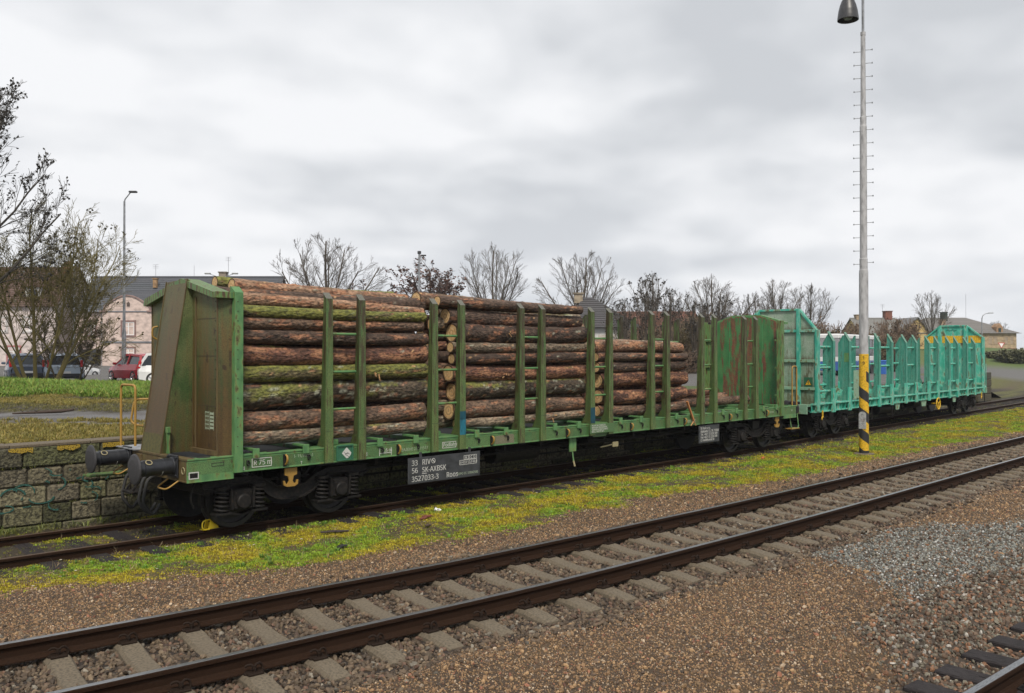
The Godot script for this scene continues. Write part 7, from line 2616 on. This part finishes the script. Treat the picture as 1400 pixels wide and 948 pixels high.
# ---------------------------------------------------------------- lamp posts in the yard, small things
func build_small() -> void:
	var t := thing("street_lamp", "slim grey street lamp with a thicker foot before the pink house", "lamp post", Vector3(12.86, 1.2, -33.14))
	var m := MB.new()
	m.cyl(Vector3(0, -0.1, 0), Vector3(0, 2.6, 0), 0.11, 14)
	m.cyl(Vector3(0, 2.6, 0), Vector3(0, 2.75, 0), 0.11, 14, 0.075)
	part("foot_tube", m, M.galvanized, t)
	m = MB.new()
	m.cyl(Vector3(0, 2.7, 0), Vector3(0, 9.5, 0), 0.075, 12, 0.05)
	part("pole", m, M.galvanized, t)
	m = MB.new()
	m.tube(PackedVector3Array([Vector3(0, 9.45, 0), Vector3(0.02, 9.6, 0.02), Vector3(0.22, 9.95, 0.2)]), PackedFloat32Array([0.04, 0.035, 0.03]), 8)
	part("arm", m, M.galvanized, t)
	m = MB.new()
	m.box(Vector3(0.33, 10.0, 0.3), Vector3(0.42, 0.1, 0.2), Basis(Vector3.UP, -0.75), 0.03)
	part("lamp_head", m, M.shade_grey, t)
	t = thing("street_lamp", "thin grey pole rising between the two town houses, left of the street lamp", "lamp post", Vector3(19.4, 0.6, -60.45))
	m = MB.new()
	m.cyl(Vector3.ZERO, Vector3(0, 9.0, 0), 0.11, 10, 0.07)
	part("pole", m, M.galvanized, t)
	m = MB.new()
	m.box(Vector3(0.2, 9.05, 0.2), Vector3(0.6, 0.1, 0.24), Basis(Vector3.UP, -0.75), 0.03)
	part("lamp_head", m, M.shade_grey, t)
	t = thing("street_lamp", "twin armed street lamp just above the end wall roof", "lamp post", Vector3(23.04, 1.0, -42.75))
	m = MB.new()
	m.cyl(Vector3.ZERO, Vector3(0, 6.9, 0), 0.08, 10, 0.06)
	part("pole", m, M.galvanized, t)
	for s in [-1.0, 1.0]:
		m = MB.new()
		m.bar(Vector3(0, 6.85, 0), Vector3(0.55 * s, 7.12, 0.55 * s), 0.04, 0.04)
		part("arm", m, M.galvanized, t)
		m = MB.new()
		m.box(Vector3(0.66 * s, 7.16, 0.66 * s), Vector3(0.42, 0.1, 0.18), Basis(Vector3.UP, -0.75), 0.03)
		part("lamp_head", m, M.plate_light, t)
	t = thing("camera_pole", "thin grey pole with small boxes on top before the reddish tree", "pole", Vector3(32.66, 1.0, -33.21))
	m = MB.new()
	m.cyl(Vector3.ZERO, Vector3(0, 8.5, 0), 0.09, 10, 0.07)
	part("pole", m, M.galvanized, t)
	m = MB.new()
	m.box(Vector3(0, 8.6, 0), Vector3(0.2, 0.2, 0.2), Basis.IDENTITY, 0.02)
	m.box(Vector3(0.22, 8.4, 0.2), Vector3(0.34, 0.1, 0.14), Basis(Vector3.UP, -0.75), 0.02)
	part("camera_box", m, M.shade_grey, t)
	t = thing("street_lamp", "curved street lamp before the long grey roof", "lamp post", Vector3(146.7, 1.6, -32.7))
	m = MB.new()
	m.cyl(Vector3.ZERO, Vector3(0, 6.6, 0), 0.1, 8, 0.08)
	m.tube(PackedVector3Array([Vector3(0, 6.5, 0), Vector3(0.1, 7.0, 0.1), Vector3(0.4, 7.3, 0.4), Vector3(0.8, 7.4, 0.8)]), PackedFloat32Array([0.08, 0.07, 0.06, 0.06]), 8)
	part("pole", m, M.galvanized, t)
	m = MB.new()
	m.box(Vector3(1.0, 7.42, 1.0), Vector3(0.8, 0.14, 0.3), Basis(Vector3.UP, -0.78), 0.04)
	part("lamp_head", m, M.plate_light, t)
	t = thing("road_sign", "small white and red triangular give way sign near the beige house", "road sign", Vector3(150.5, 1.4, -31.0), -0.78)
	m = MB.new()
	m.cyl(Vector3.ZERO, Vector3(0, 2.4, 0), 0.04, 6)
	part("post", m, M.galvanized, t)
	m = MB.new()
	m.col = Color(0.5, 0.03, 0.03)
	m.prism(PackedVector2Array([Vector2(-0.55, 2.9), Vector2(0.55, 2.9), Vector2(0, 1.95)]), Vector3(0, 0, 0.05), Vector3.RIGHT, Vector3.UP, Vector3(0, 0, 0.02))
	m.col = Color(0.75, 0.75, 0.75)
	m.prism(PackedVector2Array([Vector2(-0.38, 2.8), Vector2(0.38, 2.8), Vector2(0, 2.12)]), Vector3(0, 0, 0.071), Vector3.RIGHT, Vector3.UP, Vector3(0, 0, 0.004))
	part("sign_face", m, M.plain, t)
	# yellow stop block under the first wheel
	t = thing("wheel_stop", "yellow metal wheel chock lying on the rail before the first wheel", "wheel chock", Vector3(1.22, -0.02, 0.62), 0.12)
	m = MB.new()
	m.prism(PackedVector2Array([Vector2(-0.1, 0.0), Vector2(0.40, 0.0), Vector2(0.36, 0.02), Vector2(-0.1, 0.03)]), Vector3(0, 0, 0.02), Vector3.RIGHT, Vector3.UP, Vector3(0, 0, 0.09))
	part("tongue", m, M.chock_yellow, t)
	m = MB.new()
	m.prism(PackedVector2Array([Vector2(-0.02, 0.03), Vector2(0.16, 0.03), Vector2(0.14, 0.12), Vector2(0.02, 0.19)]), Vector3(0, 0, 0.0), Vector3.RIGHT, Vector3.UP, Vector3(0, 0, 0.015))
	m.prism(PackedVector2Array([Vector2(-0.02, 0.03), Vector2(0.16, 0.03), Vector2(0.14, 0.12), Vector2(0.02, 0.19)]), Vector3(0, 0, 0.12), Vector3.RIGHT, Vector3.UP, Vector3(0, 0, 0.015))
	m.bar(Vector3(0.02, 0.19, 0.07), Vector3(0.15, 0.12, 0.07), 0.13, 0.016)
	part("shoe", m, M.chock_yellow, t)
	tubing("handle", t, [Vector3(0.0, 0.03, 0.13), Vector3(-0.12, 0.03, 0.13), Vector3(-0.13, 0.17, 0.13), Vector3(0.02, 0.18, 0.13)], 0.012, M.chock_yellow)
	# scraps on the ground
	var r := RandomNumberGenerator.new()
	r.seed = 63
	var spots := [[Vector3(0.55, 0, -0.9), "white crumpled paper on the sunken siding beside the dock wall", 0.1, Color(0.65, 0.65, 0.66)], [Vector3(-1.35, 0, -1.2), "white scrap of paper at the foot of the dock wall", 0.13, Color(0.5, 0.5, 0.48)], [Vector3(5.3, 0, 1.45), "white scrap of paper in the moss near the number board", 0.09, Color(0.7, 0.7, 0.7)]]
	for s in spots:
		var p: Vector3 = s[0]
		p.y = ground_y(p.x, p.z) + 0.025
		var q := MB.new()
		q.col = s[3]
		for k in 5:
			q.box(Vector3(r.randf_range(-0.3, 0.3), r.randf_range(0, 0.2), r.randf_range(-0.3, 0.3)) * s[2], Vector3(0.9, 0.25, 0.6) * s[2], rot(r, 1.0, 0.6), 0.01)
		tag(part("paper_scrap", q, M.plain, self, p), s[1], "litter")
	spots = [[Vector3(4.55, 0, 2.0), "reddish strip of bark on the moss", 0.34, Color(0.16, 0.05, 0.035)], [Vector3(2.75, 0, 1.95), "long dark strip of bark on the moss before the first bogie", 0.45, Color(0.04, 0.03, 0.024)], [Vector3(4.0, 0, 2.75), "short brown chip of bark at the moss edge", 0.2, Color(0.07, 0.05, 0.035)], [Vector3(2.15, 0, 3.05), "black piece of bark standing in the moss", 0.16, Color(0.022, 0.02, 0.02)], [Vector3(16.6, 0, 1.7), "orange splinter of wood near the striped mast", 0.22, Color(0.4, 0.12, 0.03)]]
	for s in spots:
		var p: Vector3 = s[0]
		p.y = ground_y(p.x, p.z) + 0.03
		var q := MB.new()
		q.col = s[3]
		for k in 4:
			q.box(Vector3((k - 1.5) * 0.22 * s[2], r.randf_range(0, 0.02), r.randf_range(-0.02, 0.02)), Vector3(0.34 * s[2], 0.025, 0.07 * r.randf_range(0.6, 1.2)), rot(r, 1.0, 0.15) if k == 9 else Basis(Vector3.UP, r.randf_range(-0.3, 0.3)), 0.006)
		var o := part("bark_strip", q, M.plain, self, p)
		o.rotation.y = r.randf_range(-0.6, 0.6)
		tag(o, s[1], "bark")
	t = thing("wood_splinter", "orange splinter of wood leaning on the wagon side by its faded lettering", "splinter", Vector3(13.65, 1.0, 1.33))
	m = MB.new()
	m.col = Color(0.42, 0.17, 0.06)
	m.bar(Vector3(-0.15, 0.55, 0.01), Vector3(0.12, 0.05, 0.03), 0.035, 0.05, Vector3(0, 0, 1))
	part("shaft", m, M.plain, t)
	m = MB.new()
	m.col = Color(0.5, 0.27, 0.12)
	for k in 5:
		m.bar(Vector3(0.12, 0.05, 0.03), Vector3(0.12 + r.randf_range(-0.14, 0.1), r.randf_range(-0.08, 0.02), 0.03), 0.012, 0.02, Vector3(0, 0, 1))
	part("frayed_end", m, M.plain, t)
	t = thing("fallen_branch", "dark fallen branch lying across the wet grey path on the dock", "branch", Vector3(2.2, 1.2, -10.4), -0.75)
	m = MB.new()
	m.col = Color(0.045, 0.03, 0.02)
	m.tube(PackedVector3Array([Vector3(-0.8, 0.02, 0), Vector3(-0.2, 0.05, 0.05), Vector3(0.4, 0.08, 0.0), Vector3(0.75, 0.12, 0.05)]), PackedFloat32Array([0.02, 0.035, 0.05, 0.03]), 7)
	part("limb", m, M.twig, t)
	m = MB.new()
	m.col = Color(0.04, 0.028, 0.02)
	for k in 6:
		m.cyl(Vector3(-0.5 + k * 0.2, 0.05, 0.03), Vector3(-0.65 + k * 0.22, 0.05 + r.randf_range(0, 0.12), r.randf_range(-0.25, 0.25)), 0.012, 4, 0.005)
	part("twigs", m, M.twig, t)
	# crumbs of bark and leaves everywhere along the wagons
	var buf := PackedFloat32Array()
	for i in 900:
		var x := r.randf_range(-2.0, 24.0)
		var z := along(P1, x) + r.randf_range(0.9, 2.6) * (1.0 if r.randf() < 0.75 else 0.3)
		var cc: Color = [Color(0.16, 0.07, 0.035), Color(0.05, 0.035, 0.026), Color(0.28, 0.13, 0.05), Color(0.4, 0.36, 0.3)][int(pow(r.randf(), 1.6) * 4.0)]
		put(buf, rot(r, r.randf_range(0.012, 0.05), 0.4).scaled(Vector3(1, 0.5, 1)), Vector3(x, ground_y(x, z) + 0.02, z), cc)
	var lo := Node3D.new()
	lo.name = "bark_crumbs"
	add_child(lo, true)
	lo.set_meta("kind", "stuff")
	multi("crumbs", lo, rock(77, 0.4), M.pebble, buf)

# ---------------------------------------------------------------- sky
func cloud_sky() -> PanoramaSkyMaterial:
	var w := 1400
	var h := 700
	var im := Image.create(w, h, false, Image.FORMAT_RGBF)
	var a := FastNoiseLite.new()
	a.seed = 8
	a.frequency = 1.0
	a.fractal_octaves = 5
	a.fractal_gain = 0.5
	var b := FastNoiseLite.new()
	b.seed = 19
	b.frequency = 1.0
	b.fractal_octaves = 3
	for y in h:
		var el := (0.5 - (y + 0.5) / h) * PI
		for x in w:
			var az := ((x + 0.5) / w - 0.5) * TAU
			var c := Color(0.16, 0.15, 0.13)
			if el > -0.05:
				var d := Vector3(sin(az) * cos(el), sin(el), -cos(az) * cos(el))
				var k := 1.0 / (maxf(d.y, 0.0) + 0.16)
				var p := Vector2(d.x * k, d.z * k)
				var wx := b.get_noise_2d(p.x * 0.9, p.y * 0.9) * 0.22
				var n := a.get_noise_2d(p.x * 0.62 + wx, p.y * 0.62 - wx) * 0.75 + b.get_noise_2d(p.x * 0.33 + 7.0, p.y * 0.33) * 0.7
				n = smoothstep(-0.6, 0.6, n)
				n = clampf(n + 0.5 * a.get_noise_2d(p.x * 1.7 + 31.0, p.y * 2.1) , 0.0, 1.0)
				var lum := lerpf(0.28, 0.405, n)
				lum = lerpf(lum, 0.395, 0.7 * exp(-maxf(d.y, 0.0) * 11.0))
				c = Color(lum * lerpf(0.93, 0.985, n), lum * lerpf(0.965, 0.995, n), lum * 1.02)
			im.set_pixel(x, y, c)
	var m := PanoramaSkyMaterial.new()
	m.panorama = ImageTexture.create_from_image(im)
	return m

func _ready() -> void:
	var cam := Camera3D.new()
	cam.name = "camera"
	cam.position = CAM
	cam.rotation = Vector3(deg_to_rad(0.363), -0.7813, 0)
	cam.fov = 43.11
	cam.near = 0.2
	cam.far = 6000.0
	add_child(cam)
	cam.current = true
	var env := Environment.new()
	env.background_mode = Environment.BG_SKY
	var sky := Sky.new()
	sky.sky_material = cloud_sky()
	env.sky = sky
	env.tonemap_mode = Environment.TONE_MAPPER_LINEAR
	env.tonemap_exposure = 2.35
	env.sdfgi_enabled = true
	env.ssao_enabled = true
	env.ssil_enabled = true
	env.fog_enabled = true
	env.fog_density = 0.0003
	env.fog_light_color = Color(0.86, 0.88, 0.91)
	var we := WorldEnvironment.new()
	we.name = "world_environment"
	we.environment = env
	add_child(we)
	var sun := DirectionalLight3D.new()
	sun.name = "sun"
	sun.light_energy = 0.5
	sun.light_angular_distance = 14.0
	sun.light_color = Color(1.0, 0.97, 0.92)
	sun.shadow_enabled = true
	sun.look_at_from_position(Vector3(-0.5, 1.0, 0.62), Vector3.ZERO)
	add_child(sun)
	nz.seed = 3
	nz.frequency = 0.12
	nz.fractal_octaves = 3
	nzf.seed = 4
	nzf.frequency = 0.55
	nzf.fractal_octaves = 4
	nzs.seed = 23
	nzs.frequency = 1.0
	nzs.fractal_octaves = 2
	make_materials()
	mat("chock_yellow", lin(0.68, 0.50, 0.02), 0.5)
	build_ground()
	build_tracks()
	build_dock()
	build_log_wagon()
	build_turquoise_wagon()
	build_logs()
	build_mast()
	build_houses()
	build_trees()
	build_vehicles()
	build_small()
